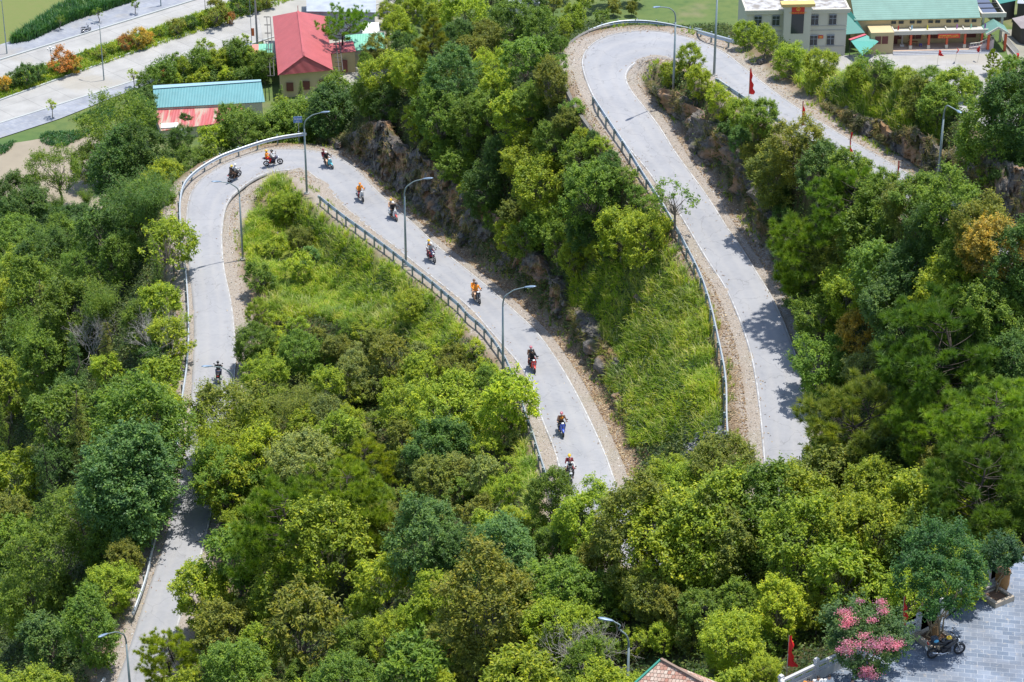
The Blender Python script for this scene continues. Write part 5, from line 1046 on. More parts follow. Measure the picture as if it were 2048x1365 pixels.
def line_ext(a, b, e0=-1.2, e1=1.4): a = P(*a, ZV); b = P(*b, ZV); d = b - a; return a + d*e0, b + d*e1
def band(name, la, lb, mat, z, **k):
    a0, a1 = line_ext(*la); b0, b1 = line_ext(*lb); return sheet(name, [a0, a1, b1, b0], mat, ZV + z, **k)
L_near_low = ((0, 278), (350, 158)); L_near_kerb = ((0, 248), (495, 92)); L_med_low = ((0, 201.6), (342, 78.6)); L_med_up = ((0, 162), (495, -6)); L_far_kerb = ((0, 121), (393, 0)); L_far_up = ((0, 91), (280, 0))
sheet('near_pavement', [P(-300, 385, ZV), P(*L_near_low[0], ZV), P(120, 239, ZV), P(300, 168, ZV), P(485, 112, ZV), P(520, 95, ZV), P(495, 92, ZV), P(0, 248, ZV), P(-300, 345, ZV)], M_PAVE, ZV + .12)
band('near_carriageway', L_near_kerb, L_med_low, M_BLVD, .02); band('far_carriageway', L_med_up, L_far_kerb, M_BLVD, .02); band('far_pavement', L_far_kerb, L_far_up, M_PAVE, .12)
m, t, b, _ = newmat('rice_field'); pos = obpos(t); n1 = noise(t, .06, 6, pos); n2 = noise(t, .8, 6, pos, .7)
t.links.new(mixc(t, n2, mixc(t, ramp(t, n1, [(.4, 0), (.6, 1)]), (.05, .13, .02), (.11, .16, .03)), (.16, .16, .05)), b.inputs['Base Color']); b.inputs['Roughness'].default_value = .9
band('rice_field', L_far_up, ((0, -200), (280, -290)), m, .03)
kb = MB()
for ln, off in ((L_med_low, 0), (L_near_kerb, 0), (L_far_kerb, 0), (L_med_up, 0)):
    a, b_ = line_ext(*ln); kb.bar(a + [0, 0, .09], b_ + [0, 0, .09], .3, .2)
tag(kb.build('kerb', simple('pale_kerb', (.38, .40, .39), .9)), kind='structure')
band('median_soil', L_med_low, L_med_up, simple('median_turf', (.06, .10, .02), .95, var=.4, sc=.8), .10)
rg = np.random.RandomState(12)
def px_scatter(poly, n):
    a = np.array(poly, float); u = rg.uniform(a[:, 0].min(), a[:, 0].max(), n*3); v = rg.uniform(a[:, 1].min(), a[:, 1].max(), n*3); k = inpoly(u, v, poly); return np.array([P(x, y, ZV + .1) for x, y in zip(u[k][:n], v[k][:n])])
med = px_scatter([(-20, 205), (612, -8), (495, -8), (-20, 168)], 9000)
tag(ob('median_grass', blades('median_grass', med, .15, .6, .07, M_GRASS, rg, 7, .3, .5)), kind='stuff')
M_REED = leaf_material('reeds', False, .3, [(0, (.03, .10, .03)), (.5, (.06, .17, .05)), (1, (.12, .24, .06))])
rd_ = px_scatter([(20, 88), (60, 60), (120, 20), (240, -20), (290, -20), (270, 2), (140, 45), (60, 82)], 6000); tag(ob('reeds', blades('reeds', rd_, .6, 1.8, .12, M_REED, rg, 7, .35, .4)), kind='stuff')
wd = px_scatter([(-20, 300), (120, 250), (300, 172), (300, 200), (140, 290), (-20, 330)], 4000); tag(ob('weeds', blades('weeds', wd[vnoise(wd[:, 0], wd[:, 1], 4, 66) > .42], .1, .5, .08, M_REED, rg, 7, .3, .6)), kind='stuff')
M_THK = leaf_material('thicket_leaves', False, .35, [(0, (.05, .11, .02)), (.5, (.11, .20, .03)), (1, (.22, .30, .05))])
thicket = px_scatter([(300,170),(310,140),(480,110),(545,120),(545,170),(420,175),(310,172)], 4500); C = np.repeat(thicket, 4, 0); C = C + rg.randn(len(C), 3)*[.4, .4, .3]; C[:, 2] += .6 + 1.2 * vnoise(C[:, 0], C[:, 1], 2.5, 5); nn = nrm(rg.randn(len(C), 3)*.5 + [0, -.2, 1])
V, Q = leafquads(C, nn, .3, .16, rg); tag(ob('thicket', mesh_np('thicket', V, Q, None, [M_THK])), kind='stuff')
sheet('dirt_yard', [P(-60, 385, ZV), P(-60, 300, ZV), P(60, 282, ZV), P(170, 262, ZV), P(215, 290, ZV), P(230, 420, ZV), P(-60, 420, ZV)], simple('pale_dirt', (.27, .23, .17), .95, var=.25, sc=.25), ZV + .04)
sheet('village_yard', [P(600, 200, ZV), P(780, 200, ZV), P(800, 40, ZV), P(1100, -60, ZV), P(500, -60, ZV), P(530, 100, ZV)], simple('yard_concrete', (.33, .32, .29), .95, var=.3, sc=.3), ZV + .05)
sheet('courtyard', [P(1640, 118, ZV), P(1740, 106, ZV), P(1990, 100, ZV), P(2040, 150, ZV), P(2040, 260, ZV), P(1640, 260, ZV)], concrete('court_concrete', (.33, .32, .305), 3, .85, .1, .02, (1, 1, 1)), ZV + .06)
sheet('village_lane', [P(2000, 60, ZV), P(2100, 60, ZV), P(2100, 160, ZV), P(2030, 160, ZV)], simple('lane_dirt', (.25, .24, .19), .95, var=.3, sc=.3), ZV + .05)
# street furniture of the boulevard
def boul_lamp(u, v, label, h=8.6, ang=2.6):
    p = P(u, v, ZV + .1); r = empty('street_lamp', p, ang, label, 'street lamp', 'tall lamps along the boulevard')
    mb = MB(); mb.tube([(0, 0, 0), (0, 0, h)], [.10, .045], 8); mb.build('pole', M_POLE, r); mb = MB(); mb.tube([(0, 0, h-.15), (1.5, 0, h + .55)], [.04, .03], 6); mb.build('arm', M_POLE, r)
    mb = MB(); mb.loft([(0, 0, .05, .03), (.15, 0, .13, .06), (.6, 0, .12, .05), (.75, 0, .04, .02)], 10); mb.build('lamp_head', M_LHEAD, r, True, loc=(1.4, 0, h+.5), rot=(0, 0, -math.pi/2)); return r
boul_lamp(208, 160, 'tall street lamp on the median kerb above the feathery tree'); boul_lamp(14, 108, 'tall street lamp at the top left corner on the far pavement'); boul_lamp(322, 13, 'street lamp standing on the far pavement near the top edge', ang=.5)
def globe_lamp(u, v, label):
    p = P(u, v, ZV + .1); r = empty('garden_lamp', p, .4, label, 'lamp', 'cluster lamps in the median')
    mb = MB(); mb.tube([(0, 0, 0), (0, 0, 2.9)], [.06, .035], 8); mb.tube([(0, 0, 0), (0, 0, .4)], .1, 8); mb.build('pole', M_DARK, r)
    for k in range(4):
        a = k*math.pi/2; mb = MB(); mb.tube([(0, 0, 2.5), (math.cos(a)*.3, math.sin(a)*.3, 2.45), (math.cos(a)*.42, math.sin(a)*.42, 2.7)], .02, 6); mb.build('arm', M_DARK, r); mb = MB(); mb.ell((math.cos(a)*.42, math.sin(a)*.42, 2.85), .13); mb.build('globe', M_WHITE, r, True)
    mb = MB(); mb.ell((0, 0, 3.05), .15); mb.build('globe', M_WHITE, r, True)
globe_lamp(104, 133, 'small cluster lamp beside the rusty bush at the left'); globe_lamp(411, 27, 'small cluster lamp beside the big round bush at the top')
up_ = P(515, 96, ZV); r = empty('utility_pole', up_, 0, 'grey concrete utility pole left of the red roof', 'utility pole'); mb = MB(); mb.tube([(0, 0, 0), (0, 0, 9.5)], [.19, .12], 10); mb.build('pole', M_CONC, r); mb = MB(); mb.box((0, 0, 8.6), (1.6, .1, .1)); mb.build('cross_arm', M_DARK, r)
r = empty('banner_pole', P(504, 96, ZV), 0, 'thin pole with an orange pennant left of the utility pole', 'pole'); mb = MB(); mb.tube([(0, 0, 0), (0, 0, 9)], .045, 6); mb.build('pole', M_POLE, r); mb = MB(); mb.box((.24, 0, 2.55), (.45, .03, 1.25)); mb.build('pennant', simple('orange_cloth', (.75, .17, .05), .8), r)
bike(P(172, 64, ZV + .13) , (P(300, 27, ZV) - P(172, 64, ZV)), 'scooter', CC['silver'], 'small parked motorbike on the far pavement of the boulevard', group='parked motorbikes')
for u, v, tn, sc, kd in [(126,128,'rust',1.5,'shrub'),(150,133,'amber',1.0,'shrub'),(57,156,'dark',1.35,'shrub'),(30,162,'dark',1.0,'shrub'),(78,150,'dark',1.0,'shrub'),(275,82,'amber',1.3,'shrub'),(252,90,'rust',1.0,'shrub'),(295,78,'amber',.9,'shrub'),(355,58,'olive',1.1,'shrub'),(380,50,'dark',.9,'shrub'),(435,33,'olive',1.7,'shrub'),(412,38,'yel',1.0,'shrub'),(460,40,'rust',.7,'shrub'),(480,14,'dark',1.3,'shrub'),(505,8,'olive',1.2,'shrub'),(535,2,'olive',1.2,'shrub'),(8,172,'amber',.9,'shrub'),(200,112,'olive',.7,'shrub'),
     (225,100,'yel',.6,'shrub'),(320,66,'yel',.7,'shrub'),(178,108,'yel',.5,'shrub'),(105,214,'yel',1.0,'sapling'),(268,152,'yel',1.1,'sapling'),(355,122,'mid',1.5,'sapling'),(415,100,'yel',1.9,'sapling'),(316,150,'rust',1.2,'sapling'),(490,85,'yel',1.3,'sapling'),(121,40,'mid',.9,'sapling'),(198,25,'mid',.9,'sapling'),(272,8,'mid',.9,'sapling'),(330,150,'mid',.8,'small'),(370,145,'yel',.55,'small'),(405,135,'mid',.75,'small'),(440,128,'yel',.8,'small'),(470,118,'mid',.9,'small'),(505,125,'yel',.7,'small'),(530,140,'mid',.8,'small'),(350,165,'lime',.9,'shrub'),(400,160,'yel',1.1,'shrub'),(455,155,'lime',1.1,'shrub'),(500,152,'mid',1.0,'shrub'),(300,185,'mid',.8,'small'),(285,215,'dark',1.0,'small'),(290,250,'dark',1.0,'small')]:
    p = P(u, v + 13*CH[kd]*sc*.93, ZV + .1); tree(kd, u, v, tn, sc, on=p)
# ---------------------------------------------------------------- roofs and walls from corner points
def corr(name, c, c2, period, axis, rust=0.0, rough=.55):
    """sheet-metal or tile roof: ribs run along the given world direction"""
    m, t, b, _ = newmat(name); pos = obpos(t); dp = N(t, 'ShaderNodeVectorMath', operation='DOT_PRODUCT'); t.links.new(pos, dp.inputs[0]); dp.inputs[1].default_value = tuple(axis)
    mu = N(t, 'ShaderNodeMath', operation='MULTIPLY'); t.links.new(dp.outputs['Value'], mu.inputs[0]); mu.inputs[1].default_value = 2*math.pi/period; si = N(t, 'ShaderNodeMath', operation='SINE'); t.links.new(mu.outputs[0], si.inputs[0])
    ma = N(t, 'ShaderNodeMath', operation='MULTIPLY_ADD'); t.links.new(si.outputs[0], ma.inputs[0]); ma.inputs[1].default_value = .5; ma.inputs[2].default_value = .5
    col = mixc(t, ramp(t, ma.outputs[0], [(.1, .55), (.5, 0)]), c, c2)
    if rust:
        vv = N(t, 'ShaderNodeMapping'); vv.inputs['Scale'].default_value = (1.1, .12, .12); t.links.new(pos, vv.inputs[0]); col = mixc(t, ramp(t, noise(t, 1.2, 5, vv.outputs[0]), [(.48, 0), (.60, rust)]), col, (.40, .36, .28)); col = mixc(t, ramp(t, noise(t, 2.6, 4, vv.outputs[0]), [(.52, 0), (.7, rust)]), col, (.42, .06, .05))
    else: col = mixc(t, 1.0, col, ramp(t, noise(t, .7, 4, pos), [(.3, .9), (.7, 1.08)]), 'MULTIPLY')
    t.links.new(col, b.inputs['Base Color']); b.inputs['Roughness'].default_value = rough; b.inputs['Specular IOR Level'].default_value = .25; bump(t, b, ma.outputs[0], .5, .04); return m
def prism(mb, pts, z0, z1):
    n = len(pts); V = [[p[0], p[1], z0] for p in pts] + [[p[0], p[1], z1] for p in pts]; mb.add(V, [[i, (i+1) % n, n+(i+1) % n, n+i] for i in range(n)], [[n, n+i, n+i+1] for i in range(1, n-1)]); return mb
def frame_of(a, b):
    d = np.array([b[0]-a[0], b[1]-a[1], 0.]); L = np.linalg.norm(d); d /= L; n = np.array([-d[1], d[0], 0]); return d, n, L
M_YEL = simple('cream_yellow_render', (.50, .40, .22), .9, var=.08, sc=.8); M_CREAM = simple('cream_white_render', (.53, .50, .42), .9, var=.07, sc=.6); M_DKGL = simple('dark_window_glass', (.02, .03, .04), .12); M_FRM = simple('brown_shutter', (.13, .035, .03), .6); M_ODD = simple('dark_frame_timber', (.07, .065, .06), .8)
# red hipped roof -----------------------------------------------------------
ze, zr = 13.9, 16.3; e = [P(545, 33, ze), P(652, 33, ze), P(666, 141, ze), P(556, 151, ze)]; rA, rB = P(596, 23, zr), P(608, 113, zr)
M_RROOF = corr('red_sheet_roof', (.42, .105, .11), (.32, .07, .075), .35, (0, 1, 0)); org = P(605, 150, ZV)
r = empty('house', org, 0, 'house with a bright red hipped metal roof and yellow walls', 'house'); mb = MB()
ap = P(590, 33, zr)
def sub(*q): return [np.array(x) - org for x in q]
mb.poly(sub(e[0], e[3], rB, rA), .06); mb.poly(sub(e[3], e[2], rB), .06); mb.poly(sub(e[2], e[1], rA, rB), .06); mb.poly(sub(e[1], e[0], rA), .06); rf = mb.build('roof', M_RROOF, r)
mb = MB(); mb.bar(*sub(rA + [0, 0, .05], rB + [0, 0, .05]), .3, .12); mb.bar(*sub(rB + [0, 0, .05], e[2]), .18, .1); mb.bar(*sub(rB + [0, 0, .05], e[3]), .18, .1); mb.tube(sub(rA, rA + [0, 0, .9]), .05, 6); mb.tube(sub(rB, rB + [0, 0, .7]), .05, 6); mb.build('ridge_cap', M_RROOF, rf)
mb = MB(); cen = sum(e) / 4; ins = [c + (cen - c) * .07 for c in e]; prism(mb, [x - org for x in ins], 0, ze - ZV - .12); mb.build('wall', M_YEL, r)
mb = MB(); w0 = P(640, 150, ZV)
for a_, b_ in ((e[0] + [-.9, 0, -.1], e[3] + [-1.1, 0, -.1]), (e[2] + [.9, 0, -.1], (e[1]*.55 + e[2]*.45) + [1.0, 0, -.1])):
    for k in range(8):
        q = a_ + (b_ - a_) * k / 7; mb.box(q - org + [0, 0, 0], (.9, .10, .10))
    mb.bar(a_ - org, b_ - org, .12, .12); mb.bar(a_ - org + [.55, 0, 0], b_ - org + [.55, 0, 0], .12, .12)
mb.build('eave_frame', M_ODD, r)
for k in range(3):
    q = e[3] + (e[2] - e[3]) * (.2 + .3*k); mb = MB(); mb.box((q - org) * [1, 1, 0] + [0, .55, 1.7], (1.0, .16, 1.3)); mb.build('window', M_FRM, r)
# red wing to the right
e2 = [P(650, 88, 13.6), P(706, 82, 13.6), P(712, 103, 13.4), P(662, 108, 13.4)]; r = empty('house_annex', P(690, 110, ZV), 0, 'low annex with a red metal roof behind the spreading pine tree', 'house'); og = P(690, 110, ZV)
mb = MB(); mb.poly([x - og for x in (e2[0], e2[3], e2[2], e2[1])], .06); mb.build('roof', M_RROOF, r); mb = MB(); cen = sum(e2)/4; prism(mb, [x + (cen-x)*.08 - og for x in e2], 0, 3.3); mb.build('wall', M_YEL, r); mb = MB(); mb.box((.5, (e2[3]-og)[1] + .2, 1.4), (.8, .3, 1.8)); mb.build('door', M_FRM, r)
def shed(name, corners, zs, label, mroof, mwall, cat='shed', window=None, thick=.07):
    c = [P(u, v, z) for (u, v), z in zip(corners, zs)]; og = P(*np.mean(corners, 0), ZV); og[2] = ZV; r = empty(name, og, 0, label, cat); cen = sum(c)/4
    mb = MB(); mb.poly([x - og for x in c], thick, None); 
    mb.build('roof', mroof, r); mb = MB(); n = 4; ci = [x + (cen - x)*.05 for x in c]; V = [[p[0]-og[0], p[1]-og[1], 0] for p in ci] + [[p[0]-og[0], p[1]-og[1], p[2]-og[2]-.1] for p in ci]; mb.add(V, [[i, (i+1) % n, n+(i+1) % n, n+i] for i in range(n)] + [[4, 5, 6, 7]]); mb.build('wall', mwall, r)
    return r
M_TEAL = corr('teal_sheet_roof', (.12, .29, .31), (.08, .22, .24), .4, (1, 0, 0)); M_RUST = corr('faded_red_sheet', (.44, .13, .13), (.32, .065, .065), .4, (1, 0, 0), .8); M_GREENR = corr('pale_green_sheet', (.19, .46, .33), (.12, .34, .25), .4, (1, 0, 0)); M_GREYB = simple('weathered_blue_grey', (.33, .36, .41), .9, var=.4, sc=.7)
t1 = shed('long_shed', [(306, 178), (522, 163), (530, 205), (309, 217)], [14.2, 14.2, 12.7, 12.7], 'long shed with a turquoise sheet-metal roof', M_TEAL, M_CREAM); og = np.array(t1.location)
mb = MB(); mb.poly([x - og for x in (P(306, 172, 14.1), P(522, 160, 14.1), P(522, 163.5, 14.28), P(306, 178.5, 14.28))], .06); mb.build('ridge_cap', simple('grey_blue_cap', (.25, .40, .46), .6), t1)
shed('lean_to_shed', [(305, 218), (478, 206), (500, 240), (322, 263)], [12.4, 12.4, 11.6, 11.6], 'lean-to shed with a rust-streaked faded red metal roof below the turquoise one', M_RUST, M_CREAM)
shed('small_shed', [(504, 90), (546, 88), (546, 106), (504, 108)], [12.9, 12.9, 12.4, 12.4], 'tiny shed with a half pink half green roof left of the red-roofed house', M_GREENR, M_YEL)
mb = MB(); c_ = [P(504, 90, 12.97), P(517, 89.4, 12.97), P(517, 107, 12.47), P(504, 108, 12.47)]; pk = bpy.data.objects['small_shed']; mb.poly([x - np.array(pk.location) for x in c_], .04); mb.build('pink_panel', simple('pink_sheet', (.60, .20, .17), .7), pk)
shed('tiny_hut', [(488, 86), (503, 86), (505, 92), (488, 93)], [12.2, 12.2, 12.1, 12.1], 'tiny hut with a pale flat roof at the roadside left of the small shed', M_GREYB, M_YEL)
shed('green_roofed_shed', [(690, 71), (768, 66), (773, 98), (694, 103)], [13.6, 13.6, 12.6, 12.6], 'shed with a pale green roof behind the spreading pine tree', M_GREENR, M_CREAM)
shed('white_roofed_shed', [(722, 46), (757, 46), (760, 67), (725, 68)], [13.9, 13.9, 13.5, 13.5], 'shed with a small white roof beside the pale green roof', M_WHITE, M_GREYB)
shed('block_house', [(613, -40), (752, -45), (752, 26), (613, 24)], [14.4, 14.4, 14.4, 14.4], 'flat-roofed grey-blue weathered building behind the red-roofed house', M_GREYB, M_GREYB, 'building')
shed('brick_hut', [(1015, -8), (1075, -10), (1080, 8), (1016, 8)], [13, 13, 13, 13], 'small grey hut at the top edge among the trees', M_GREYB, M_CREAM, 'hut')
# parked white truck by the lean-to ---------------------------------------------
tp = P(348, 276, ZV); r = empty('parked_truck', tp, .1, 'small white truck half hidden in bushes below the faded red roof', 'truck')
mb = MB(); mb.box((-.5, 0, 1.3), (2.4, 1.6, 1.3)); mb.build('cargo_box', M_WHITE, r); mb = MB(); mb.loft([(-.85, 1.0, .5, .5, 1.3), (-.8, 1.05, .62, .6, 1.3), (.8, 1.05, .62, .6, 1.3), (.85, 1.0, .5, .5, 1.3)], 12); mb.build('cab', M_WHITE, r)
mb = MB(); mb.box((0, 0, .55), (3.8, 1.3, .15)); mb.build('chassis', M_DARK, r); mb = MB(); mb.box((1.93, 0, 1.35), (.04, 1.2, .45)); mb.build('windscreen', M_DKGL, r)
for x in (-1.2, 1.3):
    for y in (-.75, .75): w = ob('wheel', TY, r, (x, y, .35), (0, 0, math.pi/2), 1.2); ob('rim', RM, w)
# ------------------------------------------------------------------ cream two-storey building with red name panel
def text_obj(txt, size, mat, parent, loc, rot, name='lettering', ext=.01):
    cu = bpy.data.curves.new(name, 'FONT'); cu.body = txt; cu.size = size; cu.extrude = ext; cu.align_x = 'CENTER'; o = bpy.data.objects.new('tmp', cu); COL.objects.link(o)
    me = bpy.data.meshes.new_from_object(o.evaluated_get(bpy.context.evaluated_depsgraph_get())); bpy.data.objects.remove(o); me.materials.clear(); me.materials.append(mat); me.name = name; return ob(name, me, parent, loc, rot)
M_GOLD = simple('gold_paint', (.80, .50, .06), .5); M_SIGNR = simple('sign_red', (.55, .03, .02), .5); M_OCH = simple('ochre_cornice', (.60, .42, .16), .8)
zt = 17.5; fa, fb = P(1493, 23, zt), P(1698, 19.5, zt); d, n, L = frame_of(fa, fb); ang = math.atan2(d[1], d[0])
r = empty('police_station', (fa[0], fa[1], ZV), ang, 'cream two-storey building with a red name panel over its entrance', 'building')
H = zt - ZV; SX = lambda u: (u - 1493) / 205 * L
mb = MB(); mb.box((L/2, 5, (H-.5)/2), (L - .3, 9.6, H - .5)); mb.build('wall', M_CREAM, r)
mb = MB(); mb.box((L/2, 5, H-.25), (L + .3, 10.2, .5)); mb.box((L/2, 0, H + .02), (L + .5, .35, .3)); mb.box((0, 5, H + .02), (.3, 10, .28)); mb.box((L, 5, H + .02), (.3, 10, .28)); mb.build('parapet', M_CREAM, r)
m, t, b, _ = newmat('stained_white_roof'); pos = objco(t); t.links.new(mixc(t, ramp(t, noise(t, .9, 5, pos), [(.42, 0), (.62, 1)]), (.45, .45, .455), (.23, .21, .19)), b.inputs['Base Color']); b.inputs['Roughness'].default_value = .9
mb = MB(); mb.box((L/2, 5.1, H + .05), (L - .3, 9.7, .1)); mb.build('roof', m, r)
def win(x, z0, z1, w=1.05, y=0, mat=M_DKGL, name='window'):
    mb = MB(); mb.box((x, y + .06, (z0+z1)/2), (w, .1, z1 - z0)); wi = mb.build(name, mat, r); mb = MB(); s = .06
    mb.box((x, y + .035, z1 + s/2), (w + 2*s, .14, s)); mb.box((x, y + .02, z0 - s/2), (w + .2, .2, s)); mb.box((x, y + .03, (z0+z1)/2), (.05, .1, z1-z0 - .01)); mb.box((x, y + .031, z0 + (z1-z0)*.65), (w - .01, .09, .05)); mb.build('frame', M_GREYB, wi)
yo = .15 - .12
for u in (1517, 1553, 1631, 1667): win(SX(u), H - 2.35, H - .85)
for u in (1517, 1553, 1631, 1665): win(SX(u), H - 5.6, H - 4.1)
mb = MB(); bx0, bx1 = SX(1567), SX(1621); mb.box(((bx0+bx1)/2, -.35, (H+1)/2), (bx1-bx0, 1.1, H + 1)); bay = mb.build('entrance_bay', M_CREAM, r)
mb = MB(); mb.box(((bx0+bx1)/2, -.3, H + 1.15), (bx1-bx0 + 1.0, 1.6, .45)); mb.build('cornice', M_OCH, r)
mb = MB(); mb.box(((bx0+bx1)/2, 5, H + .6), (bx1-bx0 - .4, 8.6, .9)); mb.build('roof_block', m, r)
sx0, sx1 = SX(1581.5), SX(1607); cx = (sx0 + sx1)/2; mb = MB(); mb.box((cx, -.93, H + .35), (sx1-sx0, .06, 1.15)); sg = mb.build('name_panel', M_SIGNR, r)
mb = MB(); mb.box((cx, -.915, H - 1.8), (sx1-sx0 - .05, .05, 3.1)); mb.build('entrance_glass', M_DKGL, r)
mb = MB(); a_ = np.linspace(0, 2*math.pi, 20, endpoint=False); mb.tube([(cx + .26*math.cos(x), -.975, H + .56 + .26*math.sin(x)) for x in a_], .045, 6, False, True); st = []
for k in range(10): q = .17 if k % 2 == 0 else .07; st.append((cx + q*math.sin(k*math.pi/5), -.975, H + .56 + q*math.cos(k*math.pi/5)))
mb.add([(cx, -.985, H + .56)] + st, None, [[0, 1+k, 1+(k+1) % 10] for k in range(10)]); mb.build('emblem', M_GOLD, sg)
text_obj('CÔNG AN XÃ LŨNG CÚ', .235, M_GOLD, sg, (cx, -.97, H - .10), (math.pi/2, 0, 0))
mb = MB(); mb.box((SX(1645), -.02 + .12, H - 4.35), (.75, .06, .5)); w_ = mb.build('wall_sign', M_SIGNR, r); mb = MB(); mb.box((SX(1645), .05, H - 4.28), (.5, .03, .07)); mb.box((SX(1645), .05, H - 4.45), (.4, .03, .07)); mb.build('lettering', M_GOLD, w_)
mb = MB(); mb.box((L/2, .135, H - 3.3), (L - .3, .08, .06)); mb.box((L/2, .135, H - 2.6), (L - .3, .06, .03)); mb.box((L/2, .135, H - 5.9), (L - .3, .08, .10)); mb.build('string_course', simple('grey_line', (.42, .40, .36), .9), r)
# ------------------------------------------------------------------ yellow hall with green tiled roof
fa, fb = P(1738, 106, ZV), P(1973, 100.5, ZV); d, n, L = frame_of(fa, fb); ang = math.atan2(d[1], d[0]); og = fa.copy()
r = empty('village_hall', og, ang, 'long yellow hall with a green tiled roof and a red-columned porch', 'building'); SX = lambda u: (u - 1738) / 235 * L
M_TILE = corr('green_tile_roof', (.15, .28, .24), (.085, .185, .155), .34, (-d[1]*.9, d[0]*.9, .0)); M_RCOL = simple('red_column', (.55, .10, .04), .6); M_FLOOR = simple('porch_floor', (.50, .38, .30), .8)
mb = MB(); mb.box((L/2 - 1.1, 9.0, 2.15), (L + 1.0, 13.0, 4.3)); mb.build('wall', M_YEL, r)
mb = MB(); hw = 7.3; V = [(-2.1, 2.2, 4.45), (L - .8, 2.2, 4.45), (L - .8, 9.2, 8.2), (-2.1, 9.2, 8.2)]; mb.poly(V, .12); V = [(-2.1, 9.2, 8.2), (L - .8, 9.2, 8.2), (L - .8, 16.2, 4.45), (-2.1, 16.2, 4.45)]; mb.poly(V, .12); mb.build('roof', M_TILE, r)
mb = MB(); mb.add([(-1.55, 2.6, 4.2), (-1.55, 15.6, 4.2), (-1.55, 9.2, 7.9), (-1.6, 2.6, 4.2), (-1.6, 15.6, 4.2), (-1.6, 9.2, 7.9)], None, [[0, 1, 2], [3, 5, 4]]); mb.build('gable', M_YEL, r)
mb = MB(); p0 = SX(1785); mb.box(((p0 + L)/2, .12, 3.05), (L - p0, .24, .62)); mb.box(((p0+L)/2, 1.3, 2.85), (L - p0, 2.2, .12))
for u in (1822, 1857, 1893, 1928): mb.box((SX(u), 1.3, 3.12), (.14, 2.3, .14))
mb.box((p0 + .08, 1.3, 3.05), (.16, 2.4, .6)); mb.build('porch_roof', M_CREAM, r)
mb = MB(); mb.box((p0*.5 - .1, .9, 1.75), (p0 - .1, 3.3, 3.5)); mb.build('side_room', M_YEL, r)
mb = MB(); mb.box(((p0+L)/2, .9, .2), (L - p0, 3.0, .4)); mb.build('porch_floor', M_FLOOR, r)
mb = MB()
for k in range(3): mb.box(((p0+L)/2, -.75 - .35*k, .27 - .12*k), (L - p0 + .3, .35, .10 + .02*k))
mb.build('steps', simple('step_stone', (.33, .34, .37), .9), r)
for u in (1820, 1856, 1892, 1928, 1962): x = SX(u); mb = MB(); mb.box((x, .12, 1.85), (.3, .3, 1.75)); mb.build('column', M_RCOL, r); mb = MB(); mb.box((x, .12, .72), (.42, .42, .62)); mb.build('column_base', M_CREAM, r)
for u in (1788, 1802, 1825, 1838, 1861, 1873, 1897, 1912, 1937, 1948): mb = MB(); mb.box((SX(u) + .3, 2.44, 1.9 if u > 1800 else 1.45), (.85 if u > 1800 else 1.3, .1, 1.5 if u > 1800 else 2.1)); mb.build('shutter' if u > 1800 else 'door', M_FRM, r)
for u in (1790, 1805, 1827, 1841, 1864, 1878, 1900, 1915, 1937, 1951): mb = MB(); mb.box((SX(u), 2.44, 3.85), (.72, .1, .42)); mb.build('window', M_DKGL, r)
for u in (1748, 1762): mb = MB(); mb.box((SX(u) + .3, -.78, 2.3), (.9, .1, 1.2)); mb.build('shutter', M_FRM, r)
bn = MB(); b0, b1 = SX(1873), SX(1917); bn.box(((b0+b1)/2, -.12, 2.45), (b1-b0, .04, .68)); bo = bn.build('red_banner', M_SIGNR, None); bo.location = og; bo.rotation_euler = (0, 0, ang); tag(bo, 'red banner with two rows of yellow letters hung on the porch columns', 'banner')
lt = MB(); rr_ = random.Random(3)
for row, (zz, w0, w1) in enumerate(((2.57, .2, .15), (2.33, .1, .1))):
    x = b0 + w0
    while x < b1 - w1 - .1: w = rr_.uniform(.05, .09); lt.box((x, -.15, zz), (w, .02, .13)); x += w + (.04 if rr_.random() < .75 else .12)
lt.build('lettering', M_GOLD, bo)
tb = empty('porch_table', og + d*(SX(1828)) + n*1.3 + [0, 0, .4], ang, 'small brown table on the hall porch', 'table'); mb = MB(); mb.box((0, 0, .72), (1.5, .6, .06)); mb.build('table_top', simple('table_wood', (.30, .14, .07), .7), tb)
for x in (-.65, .65):
    for y in (-.22, .22): mb = MB(); mb.box((x, y, .35), (.06, .06, .68)); mb.build('leg', simple('table_leg', (.2, .1, .05), .7), tb)
ch = empty('plastic_stool', og + d*(SX(1843)) + n*1.0 + [0, 0, .4], ang, 'blue plastic stool beside the porch table', 'stool'); mb = MB(); mb.box((0, 0, .44), (.34, .34, .05)); mb.build('seat', simple('blue_plastic', (.10, .10, .5), .5), ch)
for x in (-.13, .13):
    for y in (-.13, .13): mb = MB(); mb.bar((x*1.2, y*1.2, 0), (x, y, .42), .05); mb.build('leg', simple('blue_leg', (.08, .08, .42), .5), ch)
# coloured pennants on the porch roof
for u, c in ((1792, (.6, .04, .04)), (1819, (.35, .6, .75)), (1850, (.8, .68, .05)), (1909, (.55, .2, .5)), (1937, (.4, .75, .5)), (1965, (.25, .08, .4))):
    q = og + d*SX(u) + n*.25 + [0, 0, 3.2]; f_ = empty('pennant', q, ang, {1792: 'red', 1819: 'pale blue', 1850: 'yellow', 1909: 'pink', 1937: 'mint green', 1965: 'purple'}[u] + ' pennant standing on the porch roof of the yellow hall', 'pennant', 'pennants along the porch roof')
    mb = MB(); mb.tube([(0, 0, 0), (0, 0, 1.1)], .02, 6); mb.build('stick', M_WOOD, f_); mb = MB(); mb.loft([(-.01, .62, .05, .40, .1), (.01, .62, .13, .42, .12)], 8); mb.build('cloth', simple('pennant_cloth_%d' % u, c, .8), f_)
